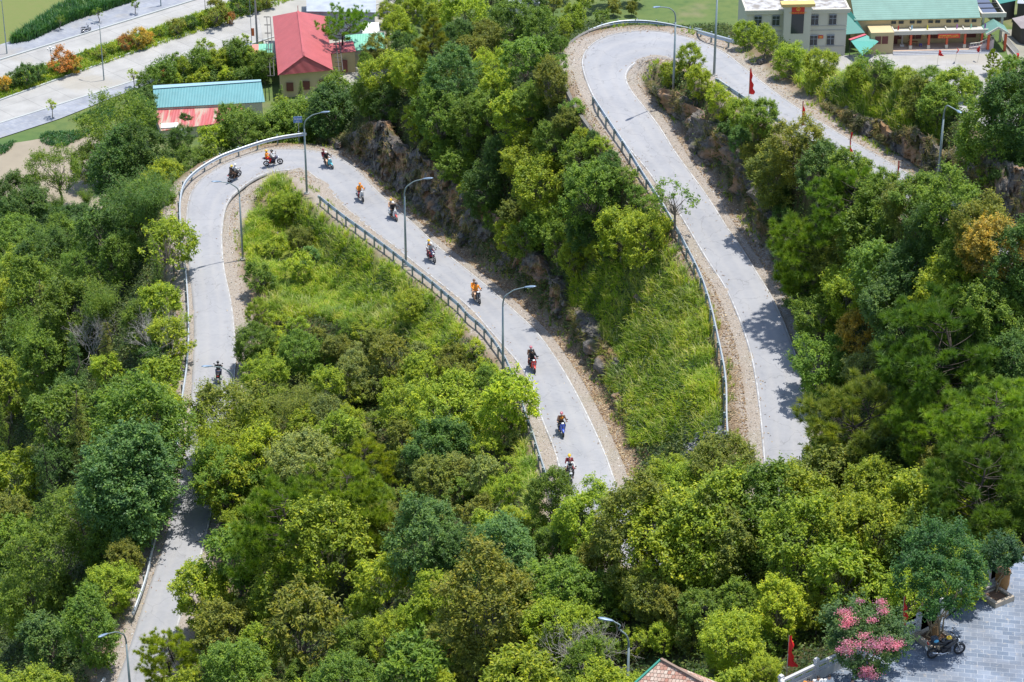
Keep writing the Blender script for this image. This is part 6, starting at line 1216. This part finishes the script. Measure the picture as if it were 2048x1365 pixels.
# stair ramp, green gable porch and frame canopy on the right end
st_ = empty('stair_ramp', og + d*SX(1945), ang, 'cream stair wall with handrail at the right end of the porch', 'stairs'); M_PK = simple('pale_pink_render', (.58, .48, .46), .9)
mb = MB(); x1_ = SX(1985) - SX(1945); mb.add([(-.6, -.4, 0), (x1_, -.4, 0), (x1_, -.4, 1.9), (.9, -.4, .8), (-.6, -.4, .6), (-.6, .6, 0), (x1_, .6, 0), (x1_, .6, 1.9), (.9, .6, .8), (-.6, .6, .6)], [[0, 1, 6, 5], [1, 2, 7, 6], [2, 3, 8, 7], [3, 4, 9, 8], [4, 0, 5, 9]], [[0, 4, 3], [0, 3, 1], [1, 3, 2], [5, 8, 9], [5, 6, 8], [6, 7, 8]]); mb.build('ramp_wall', M_PK, st_)
mb = MB(); mb.bar((-.6, -.4, 1.25), (.9, -.4, 1.4), .12); mb.bar((.9, -.4, 1.4), (x1_, -.4, 2.6), .12); 
for k in range(9): x = -.5 + k*(x1_+.5)/8; z = .6 + max(0, (x-.9)) * .45; mb.bar((x, -.4, z*.9), (x, -.4, z + .75), .05)
mb.build('handrail', M_CREAM, st_)
gp_ = empty('gabled_porch', og + d*SX(1990) + n*.2, ang, 'small porch with a green gabled roof on red columns', 'porch'); w = 1.5
mb = MB(); mb.poly([(-w-.3, -1.0, 2.9), (0, -1.0, 4.0), (0, 2.6, 4.0), (-w-.3, 2.6, 2.9)], .12); mb.poly([(0, -1.0, 4.0), (w+.3, -1.0, 2.9), (w+.3, 2.6, 2.9), (0, 2.6, 4.0)], .12); mb.build('roof', M_TILE, gp_)
mb = MB(); mb.bar((-w-.3, -1.08, 2.80), (0, -1.08, 3.92), .16, .3); mb.bar((0, -1.08, 3.92), (w+.3, -1.08, 2.80), .16, .3); mb.build('barge_board', M_CREAM, gp_)
for x in (-w+.2, w-.2): mb = MB(); mb.box((x, -.8, 1.4), (.34, .34, 2.8)); mb.build('column', M_RCOL, gp_)
cn = empty('roof_canopy', og + d*SX(1968) + n*3.0 + [0, 0, 0], ang, 'white beam canopy with dark glass panels beside the green tiled roof', 'canopy'); Lc = SX(2014) - SX(1968)
mb = MB(); mb.box((Lc/2, -.1, 4.55), (Lc + .3, .3, .7)); mb.box((0, 5, 4.5), (.3, 10, .6)); mb.box((Lc, 5, 4.5), (.2, 10, .5)); mb.build('beam', M_CREAM, cn)
for x in (.3, Lc - .3): mb = MB(); mb.box((x, .3, 2.1), (.35, .35, 4.2)); mb.build('column', M_CREAM, cn)
for k in range(4): mb = MB(); mb.box((Lc*.38, 1.4 + 2.2*k, 4.66), (Lc*.62, 1.7, .08)); mb.build('glass_panel', simple('blue_grey_glass', (.10, .11, .16), .15), cn)
for k in range(5): mb = MB(); mb.box((Lc/2, .35 + 2.2*k, 4.62), (Lc, .12, .2)); mb.build('cross_beam', M_ODD, cn)
# green awnings between the two buildings
def awn(name, px, zs, label, mat):
    c = [P(u, v, z) for (u, v), z in zip(px, zs)]; og_ = np.array([*(sum(c)/len(c))[:2], ZV]); r_ = empty(name, og_, 0, label, 'awning'); mb = MB(); mb.poly([x - og_ for x in c], .05); mb.build('sheet', mat, r_)
    for x in c[:2] + c[-1:]: mb = MB(); q = (x - og_); mb.tube([(q[0], q[1], 0), (q[0], q[1], q[2] - .06)], .05, 6); mb.build('post', M_ODD, r_)
    return r_
M_AWN = simple('dark_teal_sheet', (.025, .18, .155), .6, var=.12, sc=.8)
awn('lean_to_awning', [(1688, 22), (1703, 24), (1730, 66), (1686, 70)], [15.4, 15.4, 13.0, 13.0], 'steep dark teal awning between the cream building and the hall', M_AWN)
a2 = awn('gate_canopy', [(1701, 82), (1731, 70), (1757, 84), (1724, 112)], [12.6, 12.9, 12.2, 11.9], 'teal canopy with a pink edge in front of the steep awning', simple('teal_sheet', (.07, .29, .24), .6))
mb = MB(); o_ = np.array(a2.location); mb.bar(P(1699, 80, 12.75) - o_, P(1731, 69, 12.98) - o_, .5, .06); mb.build('pink_edge', simple('pink_edge', (.5, .10, .13), .7), a2)
# courtyard poles and small flags, red banner wall, blue tank, houses at the right
mg = empty('marker_post', P(1803, 97, ZV), 0, 'pale concrete post in front of the hall door', 'post'); mb = MB(); mb.box((0, 0, .3), (.6, .6, .6)); mb.build('block', M_WHITE, mg); mb = MB(); mb.box((0, 0, 1.3), (.22, .22, 1.7)); mb.box((0, 0, 2.0), (1.0, .08, .08)); mb.build('shaft', M_CONC, mg)
for i, (u, v, lb) in enumerate([(1874, 131, 'small red flag in the courtyard below the hall banner'), (1909, 128, 'small red flag in the courtyard second from the right'), (1955, 126, 'small red flag in the courtyard in front of the stairs'), (2036, 140, 'small red flag at the right edge beside the dark bush')]): flag(P(u, v, ZV), .9, .8, lb, .2 + i, i, 2.6, .12, 'small red flags in the courtyard')
bw = empty('banner_stand', P(2018, 148, ZV), .05, 'red and white banner stand at the right edge of the courtyard', 'banner'); mb = MB(); mb.box((0, 0, 1.0), (2.0, .08, 1.3)); mb.build('panel', M_SIGNR, bw); mb = MB(); mb.box((0, 0, 1.75), (2.1, .3, .25)); mb.build('top_edge', M_WHITE, bw)
mb = MB()
for k in range(7): mb.box((-.75 + k*.25, -.06, 1.35), (.16, .03, .12))
mb.build('lettering', M_GOLD, bw)
for x in (-.9, .9): mb = MB(); mb.box((x, 0, .2), (.08, .08, .5)); mb.build('leg', M_ODD, bw)
tk = empty('water_tank', P(2037, 76, ZV), 0, 'blue plastic water tank at the right edge below the grey roof', 'water tank'); mb = MB(); mb.tube([(0, 0, .1), (0, 0, 1.6), (0, 0, 1.85)], [.75, .75, .4], 18); mb.build('tank', simple('blue_tank', (.02, .16, .55), .45), tk, True); mb = MB(); mb.tube([(0, 0, 1.8), (0, 0, 1.98)], .22, 12); mb.build('lid', M_WHITE, tk)
fn = empty('metal_fence', P(2006, 85, ZV), 0, 'pale metal fence running down the right side of the courtyard', 'fence'); mb = MB(); o_ = P(2006, 85, ZV); e1 = P(2036, 120, ZV) - o_
for k in range(26): q = e1 * k/25; mb.bar(q, q + [0, 0, 1.5], .04)
mb.build('railing', simple('pale_railing', (.5, .5, .58), .6), fn); mb = MB(); mb.bar([0, 0, .2], e1 + [0, 0, .2], .2, .5); mb.bar([0, 0, 1.4], e1 + [0, 0, 1.4], .06); mb.build('plinth', M_CONC, fn)
shed('grey_roofed_house', [(2024, 38), (2090, 22), (2095, 60), (2042, 58)], [12.8, 13.4, 13.2, 12.5], 'house with a rusty grey sheet roof at the right edge', simple('rusty_grey_sheet', (.25, .22, .22), .8, var=.3, sc=.8), M_ODD, 'house')
shed('green_roofed_house', [(1984, -12), (2030, -14), (2032, 2), (1998, 9)], [13.6, 13.6, 13.0, 13.0], 'green-roofed house at the top edge right of the hall', M_AWN, M_ODD, 'house')
shed('dark_house', [(2040, -20), (2100, -22), (2100, 10), (2034, 8)], [14, 14, 13, 13], 'grey-roofed house in the top right corner', M_GREYB, M_ODD, 'house')
# ------------------------------------------------------------------ patio in the bottom right corner
dE = PEn[3] - PEn[1]; PA = math.atan2(dE[1], dE[0])
m, t, b, _ = newmat('slate_paving'); pos = obpos(t); mp = N(t, 'ShaderNodeMapping'); mp.inputs['Rotation'].default_value = (0, 0, .16); t.links.new(pos, mp.inputs[0])
br = N(t, 'ShaderNodeTexBrick'); br.offset = .5; br.offset_frequency = 2; br.inputs['Scale'].default_value = 1; br.inputs['Brick Width'].default_value = .62; br.inputs['Row Height'].default_value = .36; br.inputs['Mortar Size'].default_value = .012; br.inputs['Bias'].default_value = -.1
br.inputs['Color1'].default_value = (.115, .15, .205, 1); br.inputs['Color2'].default_value = (.215, .25, .31, 1); br.inputs['Mortar'].default_value = (.34, .36, .39, 1); t.links.new(mp.outputs[0], br.inputs['Vector'])
c = mixc(t, 1.0, br.outputs['Color'], ramp(t, noise(t, .7, 4, pos), [(.3, .85), (.7, 1.15)]), 'MULTIPLY'); c = mixc(t, ramp(t, noise(t, 3.2, 4, pos), [(.62, 0), (.72, .5)]), c, (.42, .37, .30)); c = mixc(t, ramp(t, noise(t, .45, 5, pos), [(.45, 0), (.62, .45)]), c, (.12, .125, .14)); c = mixc(t, ramp(t, noise(t, 11, 4, pos), [(.62, 0), (.74, .6)]), c, (.5, .49, .46))
t.links.new(c, b.inputs['Base Color']); b.inputs['Roughness'].default_value = .75
pts = [np.array([*q, PAT_Z]) for q in PEn] + [np.array([60, 70, PAT_Z]), np.array([6, 70, PAT_Z])]
mb = MB(); mb.poly(pts, .5, (0, 0, 1)); tag(mb.build('patio', m), kind='structure')
M_STN = simple('pale_carved_stone', (.46, .46, .45), .85, var=.2, sc=2)
def balustrade(a, b_, label, seed=0):
    a = np.array([*a, PAT_Z]); b_ = np.array([*b_, PAT_Z]); d, n, L = frame_of(a, b_); r = empty('stone_balustrade', a, math.atan2(d[1], d[0]), label, 'balustrade', 'stone balustrade around the patio'); k = max(1, round(L / 2.0)); s = L / k
    for i in range(k + 1): mb = MB(); mb.box((i*s, 0, .55), (.2, .2, 1.1)); mb.box((i*s, 0, 1.16), (.25, .25, .07)); mb.box((i*s, 0, 1.24), (.2, .2, .12)); mb.build('post', M_STN, r)
    for i in range(k):
        x = i*s + s/2; w = s - .2; mb = MB(); mb.box((x, 0, .93), (w, .15, .13)); mb.box((x, 0, .62), (w, .09, .08)); mb.box((x, 0, .25), (w, .12, .5)); mb.box((x - w*.18, 0, .76), (.12, .08, .2)); mb.box((x + w*.18, 0, .76), (.12, .08, .2)); mb.build('panel', M_STN, r)
def epx(u, v): return P(u, v, PAT_Z)[:2]
balustrade(epx(1560, 1395), epx(1700, 1328), 'low pale stone balustrade at the bottom, running behind the seated people'); balustrade(epx(1712, 1322), epx(1835, 1270), 'pale stone balustrade between the pink-flowered tree and the planter'); balustrade(epx(1880, 1240), epx(1975, 1170), 'shaded stone balustrade at the right behind the dark green tree')
def flower_tree(u, v, H, R, label, pink, seed, tint, zl=.26, per=150):
    p = P(u, v, PAT_Z); rngf = np.random.RandomState(seed); r = empty('flowering_tree', p, 0, label, 'tree'); c, tk_ = broad(seed, R, H, zl, .13, .075, per, 8, 110, .4, ragged=.9); o = ob('crown', c, r); o.color = tint
    mb = MB()
    for k in range(9 if R > 1.5 else 2): a = k*.7; mb.tube(bent(np.array([.12*math.cos(a), .12*math.sin(a), 0]), np.array([R*.45*math.cos(a), R*.45*math.sin(a), H*.55]), 6, 0, rngf), np.linspace(.05, .02, 6), 6)
    mb.build('trunk', simple('tan_stems', (.26, .19, .11), .8), r, True)
    if R > 1.5: mb = MB(); mb.tube([(.0, 0, 0), (0, 0, .8)], [.22, .18], 12); mb.build('straw_wrap', simple('straw_wrap', (.30, .17, .07), .9, var=.3, sc=6), r)
    if pink:
        co = np.zeros(len(c.vertices)*3); c.vertices.foreach_get('co', co); co = co.reshape(-1, 3)[::4]; C = []
        cc = co[np.argsort(-(co[:, 0]*0.1 - co[:, 1]*1.0 + co[:, 2]*.5 + rngf.rand(len(co))*1.2))[:1800]]
        for q in pink:
            rc = nrm(ray(q[0], q[1])); cc_ = p + [0, 0, H*.62]; t_ = float((cc_ - CAM) @ rc); m_ = CAM + rc*t_; rr2 = ((m_ - cc_)**2).sum(); w = m_ - rc * (math.sqrt(max(.1, (R*1.25)**2 - rr2))) - p; C.append(w + rngf.randn(q[3]*2, 3) * [q[4]*1.2, q[4]*.7, q[4]*.8])
        C = np.vstack(C); nn = nrm(rngf.randn(len(C), 3) + [0, -.4, .5]); V, Q = leafquads(C, nn, .06, .05, rngf); ob('blossom', mesh_np('blossom', V, Q, None, [leaf_material('pink_petals', False, .3, [(0, (.52, .10, .20)), (.5, (.76, .24, .36)), (1, (.88, .48, .55))])]), r)
    return r
flower_tree(1722, 1352, 3.6, 1.9, 'crape myrtle covered in pink blossom beside the stone balustrade', [(u, v, z, n_, s_) for u, v, z, n_, s_ in [(1690,1225,2.8,150,.16),(1700,1240,2.8,110,.15),(1692,1250,2.5,90,.12),(1762,1205,3.0,120,.13),(1765,1222,2.9,110,.14),(1745,1240,2.7,80,.11),(1720,1203,3.0,50,.09),(1680,1300,1.9,80,.10),(1695,1300,1.9,140,.16),(1695,1285,2.0,90,.13),(1718,1290,1.9,90,.12),(1728,1272,2.0,90,.13),(1745,1290,1.8,200,.2),(1762,1292,1.8,150,.18),(1775,1280,1.9,110,.15),(1790,1292,1.8,120,.15),(1800,1288,1.8,70,.12),(1725,1350,1.2,60,.1),(1735,1345,1.2,80,.12),(1745,1352,1.1,110,.14),(1728,1338,1.3,50,.1),(1740,1338,1.3,50,.1)]], 201, (.11, .20, .07, 1))
flower_tree(1868, 1278, 5.6, 2.1, 'dark green small-leaved tree leaning over the patio above the parked motorbike', None, 203, (.065, .165, .045, 1), .46)
flower_tree(1992, 1190, 3.3, 1.0, 'small dark tree in a square stone planter at the right edge', None, 207, (.05, .12, .05, 1), .5, 40)
def planter(u, v, label, s=1.0):
    p = P(u, v, PAT_Z); r = empty('tree_planter', p, PA, label, 'planter'); mb = MB()
    for x, y, a, b_ in ((0, -.55, 1.3, .2), (0, .55, 1.3, .2), (-.55, 0, .2, .9), (.55, 0, .2, .9)): mb.box((x*s, y*s, .14), (a*s, b_*s, .28))
    mb.build('kerb', simple('tan_stone', (.36, .30, .23), .9), r); mb = MB(); mb.box((0, 0, .1), (.9*s, .9*s, .14)); mb.build('soil', simple('planter_soil', (.14, .08, .045), .95), r)
planter(1992, 1198, 'square stone planter at the right edge holding a small tree'); planter(1868, 1282, 'low stone planter kerb beside the parked black motorbike', 1.2)
bp = P(1975, 1185, PAT_Z); r = empty('stone_bench', bp, PA + .05, 'long grey stone bench beside the square planter', 'bench'); mb = MB(); mb.box((0, 0, .46), (1.9, .45, .1)); mb.build('seat', simple('bench_stone', (.25, .23, .22), .8), r)
for x in (-.7, .7): mb = MB(); mb.box((x, 0, .2), (.16, .38, .4)); mb.build('leg', M_CONC, r)
bt = empty('straw_bin', P(2003, 1176, PAT_Z), 0, 'brown barrel-shaped straw bin behind the bench', 'bin'); mb = MB(); mb.tube([(0, 0, 0), (0, 0, .3), (0, 0, .8), (0, 0, 1.05)], [.3, .38, .38, .3], 16); mb.build('barrel', simple('orange_straw', (.30, .15, .05), .9, var=.3, sc=8), bt, True); mb = MB(); mb.tube([(0, 0, 1.0), (0, 0, 1.12)], [.42, .36], 16); mb.build('lid', simple('bin_lid', (.2, .11, .05), .8), bt)
flag(P(1573, 1356, PAT_Z), 1.75, .42, 'large red flag at the bottom by the balustrade corner post', 0.0, .5, 2.5, group='red flags on the patio edge'); flag(P(1800, 1290, PAT_Z), 1.7, .34, 'red flag rising behind the pink-flowered tree', .3, 2.0, 2.9, group='red flags on the patio edge'); flag(P(1940, 1220, PAT_Z), 1.7, .32, 'red flag half hidden in the dark green tree', -.3, 3.3, 3.0, group='red flags on the patio edge')
pb = P(1890, 1313, PAT_Z) ; pf = P(1914, 1309, PAT_Z); pr = P(1866, 1317, PAT_Z); f = pf - pr
pbk = bike(pb, f, 'sport', CC['black'], 'parked black motorbike on the slate paving of the patio', 0, CC['black'], group='parked motorbikes')
mb = MB(); pbk.scale = (1.1, 1.1, 1.1); mb.bar((-.12, -.1, .35), (-.28, -.18, .0), .03); mb.build('side_stand', M_CHROME, pbk)
for nm, y, z, col, lb in (('helmet', .14, 1.15, 'yellow', 'yellow helmet resting on the tank of the parked black motorbike'), ('helmet', -.18, 1.05, 'black', 'black helmet resting on the seat of the parked black motorbike')):
    o = ob(nm, POSE['driver']['helmet'].copy()); me = o.data; co = np.zeros(len(me.vertices)*3); me.vertices.foreach_get('co', co); co = co.reshape(-1, 3); co -= co.mean(0); me.vertices.foreach_set('co', co.ravel()); o.color = (*CC[col], 1); tag(o, lb, 'helmet'); q = pb + f/np.linalg.norm(f)*y + [0, 0, z - .03]; orient(o, q, f)
o = None; mb = MB(); mb.loft([(-.2, 0, .08, .08), (-.14, .0, .17, .14), (.08, 0, .17, .14), (.16, 0, .08, .08)], 12); g = mb.build('luggage_bag', simple('blue_black_bag', (.03, .04, .06), .7), None, True); tag(g, 'dark luggage bag strapped on the tail of the parked black motorbike', 'bag'); orient(g, pb - f/np.linalg.norm(f)*.64 + [0, 0, 1.17], f)
mb = MB(); mb.loft([(-.12, -.04, .03, .05, .17), (0, -.04, .03, .1, .17), (.12, -.04, .03, .05, .17)], 10); mb.build('blue_cloth', simple('sky_blue_cloth', (.10, .38, .58), .8), g, True)
# people at the bottom edge -------------------------------------------------------
def seat_px(u, v): return P(u, v, PAT_Z + 1.2) * [1, 1, 0] + [0, 0, PAT_Z]
for u, v, jk, tr, vs, hl, lb, a in [(1618, 1357, 'orange', 'black', None, None, 'person in an orange top sitting below the balustrade, leftmost of three', 3.4), (1636, 1352, 'white', 'black', None, None, 'person in a white and red top sitting between two others', 3.0), (1657, 1350, 'white', 'navy', None, None, 'person in a white shirt leaning forward, rightmost of three', 2.8), (1704, 1357, 'navy', 'black', 'white', None, 'person in a navy and white jacket sitting under the pink blossom', 3.0), (1564, 1360, 'peach', 'grey', None, 'white', 'person in a white hat at the bottom edge beside the large flag', 3.1)]:
    p = seat_px(u, v); person(p, (math.sin(a), math.cos(a), 0), 'seated', CC[jk], CC[tr], CC[hl] if hl else None, lb, CC[vs] if vs else None, group='people sitting on the patio')
    st = empty('stone_stool', p + [-.0, 0, 0], 0, 'low grey stone seat under the ' + lb.split(' sitting')[0].split(' leaning')[0].split(' at the')[0], 'stool', 'stone seats on the patio'); mb = MB(); mb.box((0, 0, .17), (.4, .36, .34)); mb.build('block', M_CONC, st); mb = MB(); mb.box((0, 0, .37), (.46, .42, .06)); mb.build('seat', M_STN, st)
# tiled roof at the bottom ---------------------------------------------------------
zc2 = 76.0; m, t, b, _ = newmat('mottled_clay_tiles'); pos = objco(t); br = N(t, 'ShaderNodeTexBrick'); br.inputs['Scale'].default_value = 1; br.inputs['Brick Width'].default_value = .20; br.inputs['Row Height'].default_value = .16; br.inputs['Mortar Size'].default_value = .012; br.inputs['Color1'].default_value = (.42, .19, .13, 1); br.inputs['Color2'].default_value = (.62, .50, .40, 1); br.inputs['Mortar'].default_value = (.13, .09, .07, 1)
mp = N(t, 'ShaderNodeMapping'); mp.inputs['Rotation'].default_value = (0, 0, .5); t.links.new(pos, mp.inputs[0]); t.links.new(mp.outputs[0], br.inputs['Vector']); t.links.new(br.outputs['Color'], b.inputs['Base Color']); b.inputs['Roughness'].default_value = .9; bump(t, b, br.outputs['Fac'], .6, -.04)
c = [P(1282, 1342, zc2), P(1322, 1320, zc2 + .5), P(1392, 1362, zc2 + .5), P(1400, 1440, zc2 - .3), P(1230, 1420, zc2 - .6)]
og = np.array([c[1][0], c[1][1], float(ground(c[1][0], c[1][1]))]); r = empty('pavilion', og, 0, 'small pavilion with a mottled clay tile roof at the bottom edge', 'pavilion')
rA, rB = P(1322, 1320, zc2 + .3), P(1405, 1366, zc2 + .3); lA, lB = P(1265, 1372, zc2 - .9), P(1350, 1440, zc2 - .9); bA, bB = rA + (rA - lA) * [1, 1, 0] * .9 + [0, 0, -1.1], rB + (rB - lB) * [1, 1, 0] * .9 + [0, 0, -1.1]
mb = MB(); mb.poly([x - og for x in (lA, lB, rB, rA)], .1); mb.poly([x - og for x in (rA, rB, bB, bA)], .1); rf = mb.build('roof', m, r); mb = MB(); mb.bar(rA - og + [0, 0, .05], rB - og + [0, 0, .05], .14, .1); mb.build('ridge_tiles', simple('grey_ridge', (.24, .17, .13), .9), rf)
mb = MB(); mb.bar(rA - og, lA - og, .12, .12); mb.build('green_verge', simple('green_verge', (.06, .30, .22), .7), rf)
mb = MB(); q = [x + ((rA+rB)/2 - x) * .25 - og for x in (lA, lB, bB, bA)]; prism(mb, q, -2.0, (lA - og)[2] - .1); mb.build('wall', M_CREAM, r)
r = empty('dead_tree', hit(1165, 1322, 1.5), 0, 'bleached leafless branches among the treetops left of the bottom lamp post', 'dead tree'); ob('branches', bare(301, 4.6), r)
r = empty('dead_tree', hit(318, 690, 2.5), 0, 'pale leafless tree left of the lone motorbike on the left road', 'dead tree'); ob('branches', bare(303, 6.5), r)
r = empty('dead_tree', hit(185, 665, 2.5), 0, 'thin pale leafless tree in the left forest beside the narrow conifers', 'dead tree'); ob('branches', bare(305, 5.0), r)
tag(MB().tube([(0, 0, -.3), (0, 0, 1.7)], .05, 8).build('marker_post', M_WHITE, loc=P(1285, 998, road_z(P(1285, 998, 67)) + .2), rot=(.1, .35, 0)), 'thin white marker post among the treetops right of the leading motorbike', 'post')
# ------------------------------------------------------------------ a label for every tree, saying which one it is
LM = [('the blue and white scooter', 1121, 860), ('the bright red scooter', 1062, 730), ('the leading motorbike', 1139, 945), ('the turquoise scooter', 656, 330), ('the blue name board', 600, 246), ('the turquoise shed roof', 415, 188), ('the red hipped roof', 605, 90),
 ('the cream police building', 1595, 50), ('the green tiled hall', 1840, 40), ('the first red flag', 1498, 165), ('the third red flag', 1698, 290), ('the lamp at the far right bend', 1876, 320), ('the rubble heap', 1400, 868), ('the pink-flowered tree', 1740, 1260), ('the parked black motorbike', 1900, 1290),
 ('the bottom centre lamp post', 1252, 1300), ('the lone left motorbike', 438, 750), ('the bottom left lamp', 262, 1290), ('the top left yard', 40, 320), ('the mottled clay tile roof', 1330, 1345), ('the upper hairpin guardrail', 1150, 100), ('the lamp left of the red scooter', 1008, 690), ('the lamp inside the left hairpin', 614, 320),
 ('the left hairpin grass slope', 600, 500), ('the long guardrail grass slope', 1340, 700), ('the left edge of the photo', 0, 720), ('the right edge of the photo', 2048, 720), ('the bottom edge of the photo', 760, 1365), ('the top edge of the photo', 960, 0), ('the bottom left corner', 60, 1330), ('the rusty bush on the median', 126, 128), ('the dirt yard', 60, 330),
 ('the shaded bend of the right road', 1560, 720), ('the left hairpin rock face', 800, 290), ('the big crowns in the middle', 720, 820), ('the left forest centre', 150, 760), ('the lower left road', 250, 1040), ('the right forest centre', 1850, 600), ('the lower middle forest', 820, 1180), ('the ridge wood', 980, 250), ('the treetops above the patio', 1640, 1130)]
ORD = ['nearest', 'second nearest', 'third nearest', 'fourth nearest', 'fifth nearest', 'sixth nearest', 'seventh nearest', 'eighth nearest']
SZ = lambda r: 'small' if r < 42 else ('large' if r > 88 else 'middling')
used = {}
for t_ in TREES:
    ds = sorted([(math.hypot(t_['u'] - a, t_['v'] - b), n_, a, b) for n_, a, b in LM])[0]; du, dv = t_['u'] - ds[2], t_['v'] - ds[3]
    side = ('right of' if du > 0 else 'left of') if abs(du) > abs(dv) else ('below' if dv > 0 else 'above')
    t_['key'] = (SZ(t_['rpx']), t_['word'], PHR[t_['kd']], side, ds[1]); used.setdefault(t_['key'], []).append((ds[0], t_))
GRP = {'shrub': 'shrubs on the slopes', 'bamboo': 'bamboo clumps in the wood', 'sapling': 'young street trees and saplings', 'pine tree': 'pine trees on the hill', 'tree': 'broadleaved trees on the hill'}
for key, lst in used.items():
    lst.sort(key=lambda q: q[0])
    for i, (dd, t_) in enumerate(lst):
        s_, w_, ph, side, lm = key; base = f'{s_} {w_} {ph}'.replace('middling ', '').replace('low leafy', 'leafy')
        t_['o']['label'] = f'{base} {side} {lm}' if len(lst) == 1 else f'{base}, {ORD[min(i, 7)]} {side} {lm}'
        if len(t_['o']['label'].split()) > 16: t_['o']['label'] = t_['o']['label'].replace(s_ + ' ', '', 1).replace('small-leaved ', '').replace('drooping ', '')
        t_['o']['group'] = GRP.get(t_['o']['category'], 'trees')
bpy.context.view_layer.update()
